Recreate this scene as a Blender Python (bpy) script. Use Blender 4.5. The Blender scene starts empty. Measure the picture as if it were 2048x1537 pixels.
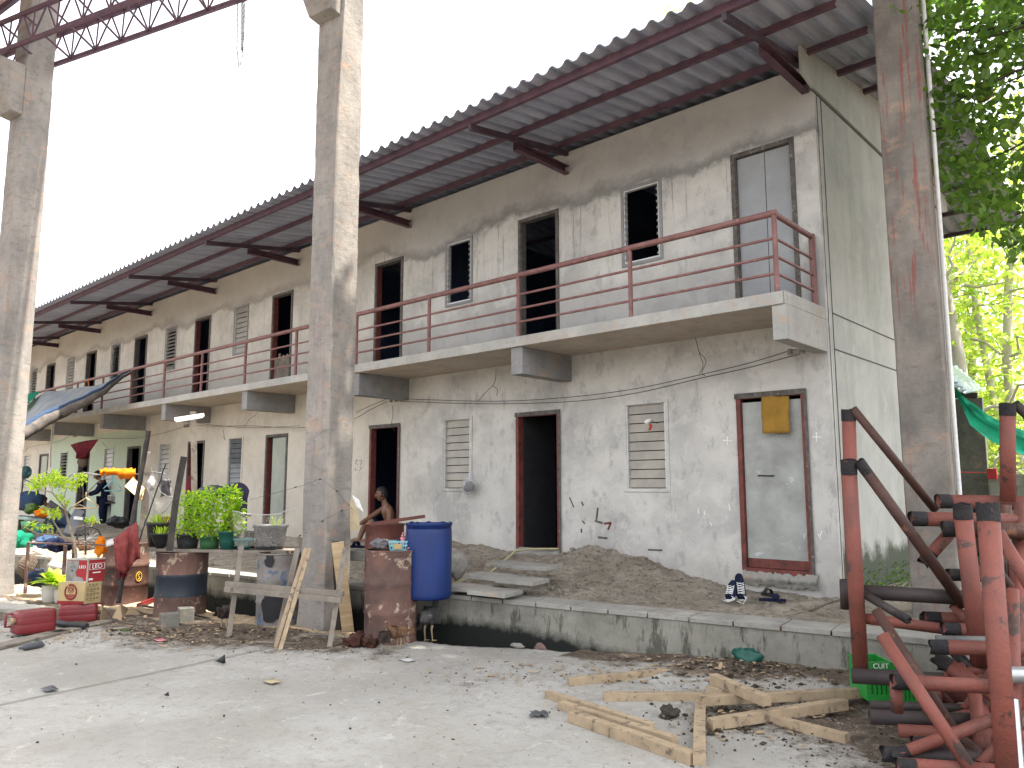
import bpy, math, random
from mathutils import Vector, Matrix, noise
R = math.radians
V = Vector
random.seed(7)
scene = bpy.context.scene
COL = scene.collection
# ---------------------------------------------------------------- camera
F = 1560.91218
CAM = V((3.11577, -8.58113, 1.6))
RT = V((0.73979217, 0.67283431, -0.00124195))
UP = V((0.08860951, -0.09559749, 0.99146834))
FW = V((-0.66697519, 0.73359056, 0.13034179))
cd = bpy.data.cameras.new('camera')
cam = bpy.data.objects.new('camera', cd)
COL.objects.link(cam)
m = Matrix((RT, UP, -FW)).transposed().to_4x4()
m.translation = CAM
cam.matrix_world = m
cd.sensor_fit = 'HORIZONTAL'
cd.sensor_width = 36
cd.lens = 36 * F / 2048
cd.clip_start = .05
cd.clip_end = 500
scene.camera = cam


def ray(x, y):
    return (x - 1024) / F * RT - (y - 768.5) / F * UP + FW


def G(x, y, z=0.):
    d = ray(x, y); return CAM + d * ((z - CAM.z) / d.z)


def D(x, y, dep):
    return CAM + ray(x, y) * dep


def onY(x, y, Y):
    d = ray(x, y); return CAM + d * ((Y - CAM.y) / d.y)


def onX(x, y, X):
    d = ray(x, y); return CAM + d * ((X - CAM.x) / d.x)


def onP(x, y, P, N):
    d = ray(x, y); return CAM + d * ((P - CAM).dot(N) / d.dot(N))


def dep(P):
    return (V(P) - CAM).dot(FW)


def ztop(P, y):
    """height at which the vertical through P crosses picture row y"""
    lo, hi = -3, 14
    for _ in range(40):
        m_ = (lo + hi) / 2
        d = V((P[0], P[1], m_)) - CAM
        yy = 768.5 - F * d.dot(UP) / d.dot(FW)
        if yy > y: lo = m_
        else: hi = m_
    return lo


def base(x, y, z, rad):
    g = G(x, y, z); d = g - CAM; d.z = 0; d.normalize()
    return g + d * rad


def pxr(wpx, P):
    return .5 * wpx * dep(P) / F


# ---------------------------------------------------------------- mesh helper
ORG = {}


class MB:
    def __init__(s):
        s.v = []; s.f = []; s.sm = []; s.mi = []; s.cur = 0

    def add(s, vs, fs, smooth=False):
        n = len(s.v)
        s.v += [V(a) for a in vs]
        for f in fs:
            s.f.append([i + n for i in f]); s.sm.append(smooth); s.mi.append(s.cur)
        return s

    def box(s, c, size, rot=None):
        c = V(c); hx, hy, hz = [a / 2 for a in size]
        vs = [V((x, y, z)) for z in (-hz, hz) for y in (-hy, hy) for x in (-hx, hx)]
        if rot is not None:
            if isinstance(rot, (int, float)): rot = Matrix.Rotation(rot, 3, 'Z')
            vs = [rot @ a for a in vs]
        return s.add([a + c for a in vs], [(0, 2, 3, 1), (4, 5, 7, 6), (0, 1, 5, 4), (2, 6, 7, 3), (0, 4, 6, 2), (1, 3, 7, 5)])

    def bb(s, x0, x1, y0, y1, z0, z1):
        return s.box(((x0 + x1) / 2, (y0 + y1) / 2, (z0 + z1) / 2), (abs(x1 - x0), abs(y1 - y0), abs(z1 - z0)))

    def bar(s, a, b, w, h, side=None):
        a = V(a); b = V(b); d = (b - a); L = d.length; d.normalize()
        if side is None:
            side = d.cross(V((0, 0, 1)))
            if side.length < .05: side = V((1, 0, 0))
        side = V(side); side = (side - d * side.dot(d)).normalized()
        u = side.cross(d).normalized()
        r = Matrix((d, side, u)).transposed()
        return s.box((a + b) / 2, (L, w, h), r)

    def tube(s, pts, r, n=8, cap=True, smooth=True, closed=False):
        pts = [V(p) for p in pts]
        k = len(pts)
        rs = r if isinstance(r, (list, tuple)) else [r] * k
        vs = []; fs = []; prev = None
        for i, p in enumerate(pts):
            if closed: t = pts[(i + 1) % k] - pts[i - 1]
            else: t = pts[min(i + 1, k - 1)] - pts[max(i - 1, 0)]
            if t.length < 1e-9: t = V((0, 0, 1))
            t.normalize()
            if prev is None:
                a = t.cross(V((0, 0, 1)))
                if a.length < .1: a = t.cross(V((1, 0, 0)))
            else:
                a = prev - t * prev.dot(t)
                if a.length < 1e-6: a = t.cross(V((.3, .5, 1)))
            a.normalize(); prev = a
            b = t.cross(a)
            for j in range(n):
                q = 2 * math.pi * j / n
                vs.append(p + (a * math.cos(q) + b * math.sin(q)) * rs[i])
        rng = k if closed else k - 1
        for i in range(rng):
            for j in range(n):
                i2 = (i + 1) % k
                fs.append((i * n + j, i * n + (j + 1) % n, i2 * n + (j + 1) % n, i2 * n + j))
        s.add(vs, fs, smooth)
        if cap and not closed:
            s.add(vs[:n], [tuple(range(n))[::-1]]); s.add(vs[-n:], [tuple(range(n))])
        return s

    def lathe(s, c, prof, n=28, axis=None, smooth=True, wob=0, cap0=True, cap1=False, mats=None):
        c = V(c)
        M = Matrix.Identity(3) if axis is None else V((0, 0, 1)).rotation_difference(V(axis).normalized()).to_matrix()
        vs = []
        for (r, z) in prof:
            for j in range(n):
                q = 2 * math.pi * j / n
                rr = r * (1 + wob * noise.noise(V((math.cos(q) * 1.5, math.sin(q) * 1.5, z * 3 + c.x))))
                vs.append(c + M @ V((rr * math.cos(q), rr * math.sin(q), z)))
        st = len(s.v); s.v += vs
        for i in range(len(prof) - 1):
            for j in range(n):
                s.f.append([st + i * n + j, st + i * n + (j + 1) % n, st + (i + 1) * n + (j + 1) % n, st + (i + 1) * n + j])
                s.sm.append(smooth); s.mi.append(mats[i] if mats else s.cur)
        if cap0: s.f.append([st + j for j in range(n)][::-1]); s.sm.append(False); s.mi.append(mats[0] if mats else s.cur)
        if cap1: s.f.append([st + (len(prof) - 1) * n + j for j in range(n)]); s.sm.append(False); s.mi.append(mats[-1] if mats else s.cur)
        return s

    def grid(s, P, smooth=True, closed=False):
        """P rows of points"""
        a = len(P); b = len(P[0])
        vs = [q for row in P for q in row]
        fs = []
        for i in range(a - 1):
            for j in range(b if closed else b - 1):
                fs.append((i * b + j, i * b + (j + 1) % b, (i + 1) * b + (j + 1) % b, (i + 1) * b + j))
        return s.add(vs, fs, smooth)

    def prism(s, pts, ext):
        pts = [V(p) for p in pts]; e = V(ext); n = len(pts)
        vs = pts + [p + e for p in pts]
        fs = [tuple(range(n))[::-1], tuple(range(n, 2 * n))] + [(i, (i + 1) % n, n + (i + 1) % n, n + i) for i in range(n)]
        return s.add(vs, fs)

    def blob(s, c, r, n=10, rough=.25, sq=(1, 1, 1), smooth=True, seed=0):
        c = V(c); vs = []; fs = []
        for i in range(n + 1):
            th = math.pi * i / n
            for j in range(2 * n):
                ph = math.pi * j / n
                d = V((math.sin(th) * math.cos(ph), math.sin(th) * math.sin(ph), math.cos(th)))
                k = r * (1 + rough * noise.noise(d * 1.7 + V((seed * 3.1, c.x, c.y))) + rough * .5 * noise.noise(d * 5 + V((c.y, seed, 0))))
                vs.append(c + V((d.x * sq[0], d.y * sq[1], d.z * sq[2])) * k)
        for i in range(n):
            for j in range(2 * n):
                fs.append((i * 2 * n + j, (i + 1) * 2 * n + j, (i + 1) * 2 * n + (j + 1) % (2 * n), i * 2 * n + (j + 1) % (2 * n)))
        return s.add(vs, fs, smooth)

    def build(s, name, mats, parent=None, loc=None, bevel=0, thick=0, rz=0):
        me = bpy.data.meshes.new(name)
        o = bpy.data.objects.new(name, me)
        if parent is not None:
            off = ORG[parent.name]; o.parent = parent
        else:
            off = V(loc) if loc is not None else V((0, 0, 0))
            o.location = off
        COL.objects.link(o)
        ORG[o.name] = off
        me.from_pydata([tuple(a - off) for a in s.v], [], s.f)
        me.polygons.foreach_set('use_smooth', s.sm)
        if not isinstance(mats, (list, tuple)): mats = [mats]
        for q in mats: me.materials.append(q)
        me.polygons.foreach_set('material_index', s.mi)
        me.update()
        if thick:
            q = o.modifiers.new('thick', 'SOLIDIFY'); q.thickness = thick; q.offset = 0
        if bevel:
            q = o.modifiers.new('bevel', 'BEVEL'); q.width = bevel; q.segments = 2; q.limit_method = 'ANGLE'; q.angle_limit = R(40)
            q.harden_normals = False
        return o


def tag(o, label, cat, group=None, kind=None):
    if label: o['label'] = label
    if cat: o['category'] = cat
    if group: o['group'] = group
    if kind: o['kind'] = kind
    return o


def thing(name, label, cat, loc, group=None):
    o = bpy.data.objects.new(name, None)
    COL.objects.link(o)
    o.location = V(loc); o.empty_display_size = .1
    ORG[o.name] = V(loc)
    return tag(o, label, cat, group)


def dup(root, loc, rz=0, label=None, sc=None):
    r = root.copy(); COL.objects.link(r); r.location = V(loc); r.rotation_euler = (0, 0, rz)
    if sc: r.scale = (sc, sc, sc)
    if label: r['label'] = label
    for ch in list(root.children):
        c = ch.copy(); COL.objects.link(c); c.parent = r
        for g in list(ch.children):
            d = g.copy(); COL.objects.link(d); d.parent = c
    return r


# ---------------------------------------------------------------- materials
def new_mat(name):
    m = bpy.data.materials.new(name); m.use_nodes = True
    nt = m.node_tree; nt.nodes.clear()
    out = nt.nodes.new('ShaderNodeOutputMaterial')
    return m, nt, out


class NT:
    def __init__(s, name):
        s.m, s.nt, s.out = new_mat(name)
        s.bsdf = s.nt.nodes.new('ShaderNodeBsdfPrincipled')
        s.nt.links.new(s.bsdf.outputs[0], s.out.inputs[0])
        s.pos = s.nt.nodes.new('ShaderNodeNewGeometry').outputs['Position']

    def L(s, a, b): s.nt.links.new(a, b)

    def map(s, scale=(1, 1, 1), loc=(0, 0, 0), src=None):
        n = s.nt.nodes.new('ShaderNodeMapping'); n.inputs['Scale'].default_value = scale; n.inputs['Location'].default_value = loc
        s.L(src or s.pos, n.inputs[0]); return n.outputs[0]

    def noise(s, scale, detail=6, rough=.6, vec=None, dist=0):
        n = s.nt.nodes.new('ShaderNodeTexNoise'); n.inputs['Scale'].default_value = scale; n.inputs['Detail'].default_value = detail
        n.inputs['Roughness'].default_value = rough; n.inputs['Distortion'].default_value = dist
        s.L(vec or s.pos, n.inputs['Vector']); return n.outputs[0]

    def ramp(s, src, a, b, ca=(0, 0, 0, 1), cb=(1, 1, 1, 1)):
        n = s.nt.nodes.new('ShaderNodeValToRGB'); e = n.color_ramp.elements
        e[0].position = a; e[1].position = b; e[0].color = ca; e[1].color = cb
        s.L(src, n.inputs[0]); return n.outputs[0]

    def rng(s, src, a, b, c=0, d=1):
        n = s.nt.nodes.new('ShaderNodeMapRange'); n.clamp = True
        for i, x in enumerate((a, b, c, d)): n.inputs[i + 1].default_value = x
        s.L(src, n.inputs[0]); return n.outputs[0]

    def math(s, op, a, b=None, clamp=False):
        n = s.nt.nodes.new('ShaderNodeMath'); n.operation = op; n.use_clamp = clamp
        for i, x in enumerate((a, b)):
            if x is None: continue
            if isinstance(x, (int, float)): n.inputs[i].default_value = x
            else: s.L(x, n.inputs[i])
        return n.outputs[0]

    def mix(s, fac, a, b, mode='MIX'):
        n = s.nt.nodes.new('ShaderNodeMix'); n.data_type = 'RGBA'; n.blend_type = mode
        for i, x in ((0, fac), (6, a), (7, b)):
            if isinstance(x, (int, float)): n.inputs[i].default_value = x
            elif isinstance(x, tuple): n.inputs[i].default_value = (*x[:3], 1)
            else: s.L(x, n.inputs[i])
        return n.outputs[2]

    def xyz(s):
        n = s.nt.nodes.new('ShaderNodeSeparateXYZ'); s.L(s.pos, n.inputs[0]); return n.outputs

    def attr(s, name):
        n = s.nt.nodes.new('ShaderNodeAttribute'); n.attribute_name = name; return n.outputs['Fac']

    def bump(s, h, strength=.3, dist=.02):
        n = s.nt.nodes.new('ShaderNodeBump'); n.inputs['Strength'].default_value = strength; n.inputs['Distance'].default_value = dist
        s.L(h, n.inputs['Height']); s.L(n.outputs[0], s.bsdf.inputs['Normal'])

    def fin(s, col, rough=.8, metal=0, spec=.3):
        if isinstance(col, tuple): s.bsdf.inputs['Base Color'].default_value = (*col[:3], 1)
        else: s.L(col, s.bsdf.inputs['Base Color'])
        if isinstance(rough, (int, float)): s.bsdf.inputs['Roughness'].default_value = rough
        else: s.L(rough, s.bsdf.inputs['Roughness'])
        s.bsdf.inputs['Metallic'].default_value = metal
        s.bsdf.inputs['Specular IOR Level'].default_value = spec
        return s.m


def mottled(name, c1, c2, scale=4, rough=.8, bump=.2, c3=None, t3=.62, s3=9, metal=0, spec=.3, stretch=(1, 1, 1), bs=60):
    t = NT(name)
    v = t.map(stretch)
    c = t.mix(t.ramp(t.noise(scale, 8, .65, v), .35, .65), c1, c2)
    if c3: c = t.mix(t.ramp(t.noise(s3, 8, .7, v, .4), t3, t3 + .05), c, c3)
    if bump: t.bump(t.noise(bs, 4, .6), bump, .01)
    return t.fin(c, rough, metal, spec)


MAT = {}


def leafmat(name, c1, c2, tr=.45):
    t = NT(name)
    isl = [n for n in t.nt.nodes if n.bl_idname == 'ShaderNodeNewGeometry'][0].outputs['Random Per Island']
    col = t.mix(isl, c1, c2)
    t.fin(col, .45, 0, .35)
    trn = t.nt.nodes.new('ShaderNodeBsdfTranslucent')
    br = t.mix(1.0, col, (1.5, 1.6, .6), 'MULTIPLY')
    t.L(br, trn.inputs[0])
    ms = t.nt.nodes.new('ShaderNodeMixShader'); ms.inputs[0].default_value = tr
    t.L(t.bsdf.outputs[0], ms.inputs[1]); t.L(trn.outputs[0], ms.inputs[2]); t.L(ms.outputs[0], t.out.inputs[0])
    return t.m


def clothmat(name, c1, c2, tr=.25, scale=8):
    t = NT(name)
    col = t.mix(t.ramp(t.noise(scale, 5, .6), .35, .65), c1, c2)
    t.fin(col, .9, 0, .1)
    t.bump(t.noise(40, 4, .6), .3, .01)
    trn = t.nt.nodes.new('ShaderNodeBsdfTranslucent'); t.L(col, trn.inputs[0])
    ms = t.nt.nodes.new('ShaderNodeMixShader'); ms.inputs[0].default_value = tr
    t.L(t.bsdf.outputs[0], ms.inputs[1]); t.L(trn.outputs[0], ms.inputs[2]); t.L(ms.outputs[0], t.out.inputs[0])
    return t.m


def make_wall(name, side=False):
    t = NT(name); X, Y, Z = t.xyz()
    big = t.noise(.9, 6, .6, t.map((1, 1, 1.2)))
    c = t.mix(t.ramp(big, .40, .60), (.52, .505, .475), (.365, .357, .34))
    med = t.noise(3.2, 9, .7, None, .5)
    c = t.mix(t.math('MULTIPLY', t.ramp(med, .50, .60), .55), c, (.55, .535, .50))
    c = t.mix(t.math('MULTIPLY', t.ramp(t.noise(5.5, 9, .75, t.map((1, 1, .5), (3, 0, 5))), .54, .60), .5), c, (.26, .26, .258))
    if not side:
        # newer dark render along the top of the upper storey with a wandering lower edge
        wav = t.math('ADD', t.math('MULTIPLY', t.noise(.55, 3, .5), 1.1), t.math('MULTIPLY', t.noise(3, 9, .78), .5))
        zz = t.math('ADD', Z, wav)
        zz = t.math('SUBTRACT', zz, .07); band = t.rng(zz, 6.32, 6.36)
        edge = t.math('MULTIPLY', t.rng(zz, 6.28, 6.37), t.math('SUBTRACT', 1, t.rng(zz, 6.40, 6.56)))
        c = t.mix(t.math('MULTIPLY', band, .6), c, (.34, .34, .338))
        c = t.mix(t.math('MULTIPLY', edge, .85), c, (.2, .195, .19))
        # thin drips below the edge
        dr = t.ramp(t.noise(1, 5, .75, t.map((13, 1, .55))), .56, .62)
        dm = t.math('MULTIPLY', t.rng(zz, 5.2, 6.2), t.math('SUBTRACT', 1, t.rng(zz, 6.25, 6.4)))
        c = t.mix(t.math('MULTIPLY', t.math('MULTIPLY', dr, dm), .9), c, (.22, .21, .19))
        # bluish smooth patches low on the upper storey
        lo = t.math('MULTIPLY', t.math('SUBTRACT', 1, t.rng(t.math('ADD', Z, t.math('MULTIPLY', t.noise(1.1, 5, .6), .9)), 4.65, 4.8)), t.rng(Z, 3.5, 3.52))
        c = t.mix(t.math('MULTIPLY', lo, .45), c, (.33, .33, .33))
        # damp foot of the wall
        ft = t.math('SUBTRACT', 1, t.rng(t.math('ADD', Z, t.math('MULTIPLY', t.noise(3, 7, .7), .5)), .8, 1.15))
        c = t.mix(t.math('MULTIPLY', ft, .45), c, (.28, .265, .24))
        # warm bounce light painted into the far units, stronger below the balcony
        bounce_warm = t.rng(X, -6.2, -8.5, 0, .45)
        bounce_warm = t.math('MULTIPLY', bounce_warm, t.math('SUBTRACT', 1, t.rng(Z, 3.2, 3.6, 0, .45)))
        c = t.mix(bounce_warm, c, (.58, .5, .38))
        # green painted unit
        gm = t.math('MULTIPLY', t.rng(X, -17.5, -17.52), t.rng(X, -24.5, -24.48))
        gm = t.math('MULTIPLY', gm, t.math('SUBTRACT', 1, t.rng(Z, 3.1, 3.12)))
        c = t.mix(t.math('MULTIPLY', gm, .7), c, (.36, .47, .36))
    else:
        c = t.mix(.6, c, (.33, .34, .31))
        st = t.ramp(t.noise(1, 6, .7, t.map((1, 2.2, .35))), .5, .68)
        c = t.mix(t.math('MULTIPLY', st, .4), c, (.22, .235, .19))
        zz = t.math('ADD', Z, t.math('MULTIPLY', t.noise(2.2, 8, .7), .8))
        ms = t.math('SUBTRACT', 1, t.rng(zz, 1.2, 1.35))
        c = t.mix(t.math('MULTIPLY', ms, .85), c, (.03, .04, .018))
    spk = t.ramp(t.noise(38, 3, .5), .68, .72)
    c = t.mix(t.math('MULTIPLY', spk, .6), c, (.10, .095, .09))
    h = t.math('ADD', t.noise(5, 8, .7), t.math('MULTIPLY', t.noise(70, 3, .6), .25))
    t.bump(h, .35, .02)
    return t.fin(c, .9, 0, .15)


def make_conc(name, c1, c2, red=0, stain=(.14, .13, .12), formlines=True, amt=.5, bump=.4):
    t = NT(name); X, Y, Z = t.xyz()
    c = t.mix(t.ramp(t.noise(2.2, 9, .7, t.map((1, 1, .6))), .36, .64), c1, c2)
    c = t.mix(t.math('MULTIPLY', t.ramp(t.noise(6, 9, .8, t.map((1, 1, 2.5))), .52, .66), amt), c, stain)
    c = t.mix(t.math('MULTIPLY', t.ramp(t.noise(3, 6, .7, t.map((1, 1, 1.5), (9, 2, 4))), .56, .66), .4), c, (.42, .27, .18))
    c = t.mix(t.math('MULTIPLY', t.ramp(t.noise(55, 3, .6), .66, .70), .7), c, (.07, .065, .06))
    if red:
        rr = t.ramp(t.noise(1, 6, .75, t.map((16, 16, .9), (2.2, 1, 3))), .55, .60)
        rm = t.ramp(t.noise(1, 2, .5, t.map((1.5, 1.5, .7), (0, 0, 7))), .42, .52)
        c = t.mix(t.math('MULTIPLY', t.math('MULTIPLY', rr, rm), red), c, (.22, .06, .05))
    t.bump(t.math('ADD', t.noise(14, 8, .7), t.math('MULTIPLY', t.noise(80, 3, .6), .4)), bump, .015)
    return t.fin(c, .9, 0, .15)


def make_kerb():
    t = NT('kerb_concrete_dark_foot'); X, Y, Z = t.xyz()
    c = t.mix(t.ramp(t.noise(2.2, 9, .7), .36, .64), (.25, .24, .205), (.14, .135, .115))
    c = t.mix(t.math('MULTIPLY', t.ramp(t.noise(1, 8, .75, t.map((9, 9, 2.2))), .52, .60), .75), c, (.04, .042, .035))
    c = t.mix(t.math('MULTIPLY', t.ramp(t.noise(3, 6, .7, t.map((1, 1, 1), (5, 5, 5))), .58, .68), .5), c, (.10, .11, .07))
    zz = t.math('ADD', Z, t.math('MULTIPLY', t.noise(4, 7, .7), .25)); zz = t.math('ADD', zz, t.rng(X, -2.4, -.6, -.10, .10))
    c = t.mix(t.math('SUBTRACT', 1, t.rng(zz, .13, .24)), c, (.012, .014, .012))  # kerb foot blended to near-black, higher towards the left
    t.bump(t.math('ADD', t.noise(14, 8, .7), t.math('MULTIPLY', t.noise(80, 3, .6), .4)), .5, .015)
    return t.fin(c, .85, 0, .2)


def build_mats():
    M = MAT
    M['wall'] = make_wall('facade_render'); M['side'] = make_wall('side_render', True)
    M['slab'] = make_conc('slab_concrete', (.42, .41, .38), (.30, .30, .285), stain=(.22, .215, .2), amt=.5)
    M['soffit'] = make_conc('soffit_concrete', (.44, .39, .33), (.36, .32, .27), stain=(.24, .15, .1), amt=.5)
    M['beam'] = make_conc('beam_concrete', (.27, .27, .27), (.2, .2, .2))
    M['pillar'] = make_conc('pillar_concrete', (.31, .285, .258), (.19, .178, .165), red=.2, amt=.8, bump=.6)
    M['pillar_red'] = make_conc('pillar_concrete_red', (.24, .215, .19), (.13, .12, .108), red=.7, amt=.85, bump=.6)
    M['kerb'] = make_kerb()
    M['tile'] = make_conc('paving_concrete', (.30, .29, .26), (.21, .205, .19), stain=(.12, .11, .09), amt=.6)
    M['sheet'] = mottled('fibre_cement', (.36, .38, .46), (.24, .255, .32), 2, .85, .2, (.42, .43, .48), .62, 7, stretch=(3, .5, 1))  # blue lens haze under the eaves mixed into the sheet colour
    M['dark'] = mottled('interior_wall', (.10, .14, .24), (.06, .09, .17), 1.5, .9, 0)  # gloom of the unlit rooms put into a dark blue colour
    M['purlin'] = mottled('red_oxide_steel', (.12, .062, .082), (.065, .04, .058), 6, .65, .15, (.22, .10, .10), .62, 12)  # violet cast of lens flare mixed into the oxide red
    M['purlin2'] = mottled('faded_oxide_steel', (.085, .052, .072), (.045, .034, .048), 5, .6, .15)  # same flare cast in a darker tone
    M['rail'] = mottled('railing_paint', (0.2295, 0.1148, 0.1062), (0.153, 0.07225, 0.068), 9, .55, .15, (0.357, 0.2125, 0.187), .62, 20)
    M['frame_grey'] = mottled('weathered_frame', (.12, .11, .10), (.065, .055, .05), 12, .8, .2, (.3, .28, .25), .6, 25)
    M['frame_red'] = mottled('red_door_frame', (0.18, 0.045, 0.036), (0.075, 0.02625, 0.0225), 10, .6, .15, (0.0375, 0.0225, 0.021), .6, 18)
    M['doorleaf'] = mottled('grey_door_panel', (.30, .31, .32), (.23, .24, .25), 2, .6, .05)
    M['doordirty'] = mottled('dirty_door_panel', (.36, .37, .35), (.22, .225, .21), 2.2, .6, .1, (.44, .45, .44), .60, 4)
    M['doorpale'] = mottled('pale_door_panel', (.36, .38, .33), (.28, .3, .26), 2, .6, .1)
    M['louvre'] = mottled('wired_glass_louvre', (.33, .30, .25), (.23, .215, .185), 3, .35, .05, spec=.5)
    M['louvre_dark'] = mottled('dark_glass_louvre', (.09, .095, .10), (.05, .055, .06), 3, .2, 0, spec=.6)
    M['alu'] = mottled('aluminium', (.62, .62, .62), (.45, .45, .45), 20, .4, 0, metal=.3)
    M['timber'] = mottled('sawn_timber', (.36, .275, .18), (.25, .19, .125), 3, .8, .4, (.13, .10, .075), .57, 6, stretch=(2.5, 2.5, 2.5))
    M['timber_grey'] = mottled('old_timber', (.23, .20, .165), (.14, .12, .10), 4, .85, .3, (.09, .08, .07), .58, 8)
    M['timber_dark'] = mottled('dark_timber', (0.066, 0.0561, 0.0495), (0.0297, 0.0264, 0.02508), 5, .9, .4, (0.1122, 0.099, 0.0858), .6, 12)
    M['ply'] = mottled('plywood_strip', (.62, .47, .29), (.45, .32, .19), 3, .8, .2, stretch=(1, 1, 9))
    M['redpipe'] = mottled('red_primer_pipe', (.22, .068, .05), (.13, .05, .04), 3, .6, .4, (.065, .042, .036), .55, 5)
    M['brownpipe'] = mottled('bare_pipe', (0.0561, 0.0396, 0.0363), (0.033, 0.0264, 0.0264), 4, .6, .25, (0.132, 0.0462, 0.033), .62, 7)
    M['greypipe'] = mottled('grey_steel', (0.165, 0.1584, 0.1518), (0.0924, 0.0891, 0.0891), 4, .5, .2, (0.198, 0.066, 0.0462), .64, 7)
    M['char'] = mottled('cut_pipe_end', (.03, .026, .026), (.012, .012, .014), 9, .8, .8)
    M['rust'] = mottled('rusty_drum', (.16, .085, .065), (.065, .042, .038), 2.6, .7, .5, (.33, .25, .19), .57, 5)
    M['rust2'] = mottled('brown_drum_paint', (0.1386, 0.0462, 0.033), (0.0858, 0.0297, 0.0231), 4, .5, .15, (0.0396, 0.0198, 0.0165), .62, 8)
    M['rust_dark'] = mottled('dark_rust', (0.0792, 0.0363, 0.0264), (0.0396, 0.0198, 0.0165), 4, .6, .3, (0.1452, 0.066, 0.0396), .6, 7)
    M['drumblue'] = mottled('faded_drum_blue', (0.0231, 0.033, 0.0495), (0.0165, 0.02112, 0.0297), 4, .5, .2, (0.066, 0.0396, 0.033), .6, 8)
    M['blueplastic'] = mottled('blue_plastic', (.004, .022, .12), (.0035, .018, .095), 3, .45, .08, spec=.4)
    M['cement_drum'] = mottled('peeling_drum', (.24, .22, .20), (.13, .11, .10), 3, .7, .4, (.06, .10, .16), .56, 2.2)
    M['redplastic'] = mottled('red_jerrycan', (0.1782, 0.01452, 0.01848), (0.132, 0.0132, 0.0165), 5, .45, .1, (0.33, 0.132, 0.1122), .66, 9, spec=.5)
    M['blackplastic'] = mottled('black_plastic', (0.0297, 0.03168, 0.033), (0.0198, 0.02112, 0.0231), 5, .5, .1, (0.0726, 0.0726, 0.0726), .62, 14)
    M['greyplastic'] = mottled('grey_bucket', (0.0858, 0.0891, 0.0957), (0.0561, 0.0594, 0.066), 5, .5, .1)
    M['greenplastic'] = mottled('green_pot', (0.0198, 0.1122, 0.0462), (0.033, 0.0792, 0.0297), 4, .45, .1, (0.165, 0.1584, 0.1056), .64, 5)
    M['tealplastic'] = mottled('teal_green_pot', (0.0132, 0.0858, 0.066), (0.0099, 0.066, 0.0528), 5, .4, .1)
    M['teal2'] = mottled('teal_bowl', (0.0396, 0.165, 0.1716), (0.0297, 0.132, 0.1386), 5, .45, .1)
    M['lime'] = mottled('green_crate', (.02, .26, .04), (.015, .2, .03), 5, .35, .05, spec=.5)
    M['cyan'] = mottled('light_blue_plastic', (0.1725, 0.4125, 0.48), (0.135, 0.36, 0.435), 8, .4, .05, spec=.5)
    M['pink'] = mottled('pink_plastic', (0.54, 0.1875, 0.21), (0.45, 0.15, 0.18), 8, .3, .05, spec=.5)
    M['white'] = mottled('white_plastic', (.68, .68, .66), (.55, .55, .53), 8, .4, .05, spec=.4)
    M['whitepaint'] = mottled('white_paint', (.75, .75, .73), (.62, .62, .6), 30, .6, .05)
    M['cream'] = mottled('cream_plastic', (.72, .50, .27), (.62, .42, .22), 5, .5, .1)
    M['card'] = mottled('cardboard', (0.315, 0.2325, 0.1425), (0.2475, 0.18, 0.1125), 5, .85, .15)
    M['cardcream'] = mottled('cream_carton', (.40, .30, .15), (.34, .26, .13), 7, .8, .1)
    M['cardred'] = mottled('red_carton', (.30, .022, .026), (.24, .02, .022), 7, .7, .1)
    M['cardwhite'] = mottled('white_carton', (.42, .39, .34), (.33, .31, .27), 7, .7, .1)
    M['ink'] = mottled('dark_red_ink', (.22, .02, .025), (.17, .018, .02), 9, .8, 0)
    M['rag'] = clothmat('dusty_rag', (.22, .14, .12), (.13, .09, .08), .1); M['black'] = mottled('black', (.02, .02, .022), (.012, .012, .014), 9, .6, .1)
    M['blackink'] = mottled('black_ink', (.03, .028, .028), (.02, .02, .02), 9, .8, 0)
    M['yellow'] = mottled('yellow_paint', (.62, .42, .05), (.5, .33, .04), 9, .6, 0)
    M['orange'] = clothmat('orange_cloth', (.85, .30, .02), (.62, .17, .01), .4)
    M['towel'] = clothmat('ochre_towel', (0.352, 0.2, 0.04), (0.24, 0.136, 0.032), .1, 5)
    M['redcloth'] = clothmat('dusty_red_cloth', (0.2772, 0.066, 0.0594), (0.1716, 0.0396, 0.0396), .25)
    M['maroon'] = clothmat('maroon_cloth', (0.198, 0.033, 0.0462), (0.1188, 0.0198, 0.033), .2)
    M['whitecloth'] = clothmat('white_cloth', (.62, .6, .58), (.45, .43, .42), .3)
    M['sackcloth'] = clothmat('sack_cloth', (.5, .42, .28), (.38, .31, .2), .2)
    M['navy'] = clothmat('navy_cloth', (.012, .016, .04), (.008, .01, .025), .03)
    M['purple'] = mottled('violet_plastic', (.03, .025, .07), (.02, .018, .05), 5, .5, .05)
    M['tarp'] = clothmat('blue_tarp', (.22, .25, .30), (.34, .35, .34), .35, 2.5)
    M['tarp2'] = clothmat('dark_blue_tarp', (0.033, 0.066, 0.132), (0.0528, 0.0792, 0.132), .25, 3)
    M['mat_roll'] = mottled('woven_mat', (.11, .095, .085), (.05, .045, .042), 6, .9, .6, (.17, .14, .11), .6, 20)
    M['net'] = None
    M['jeans'] = clothmat('jeans', (.06, .10, .18), (.04, .07, .13), .03)
    M['pattern'] = clothmat('grey_patterned_shirt', (.24, .22, .23), (.06, .06, .07), .05, 30)
    M['bag'] = None
    M['skin'] = mottled('skin', (.18, .088, .052), (.14, .07, .042), 8, .5, .05, spec=.4)
    M['hair'] = mottled('hair', (.012, .01, .01), (.02, .016, .014), 30, .6, .4)
    M['feather'] = mottled('grey_feathers', (0.0792, 0.0759, 0.0726), (0.033, 0.03168, 0.03168), 22, .8, .5, (0.198, 0.1914, 0.1782), .6, 40)
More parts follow.
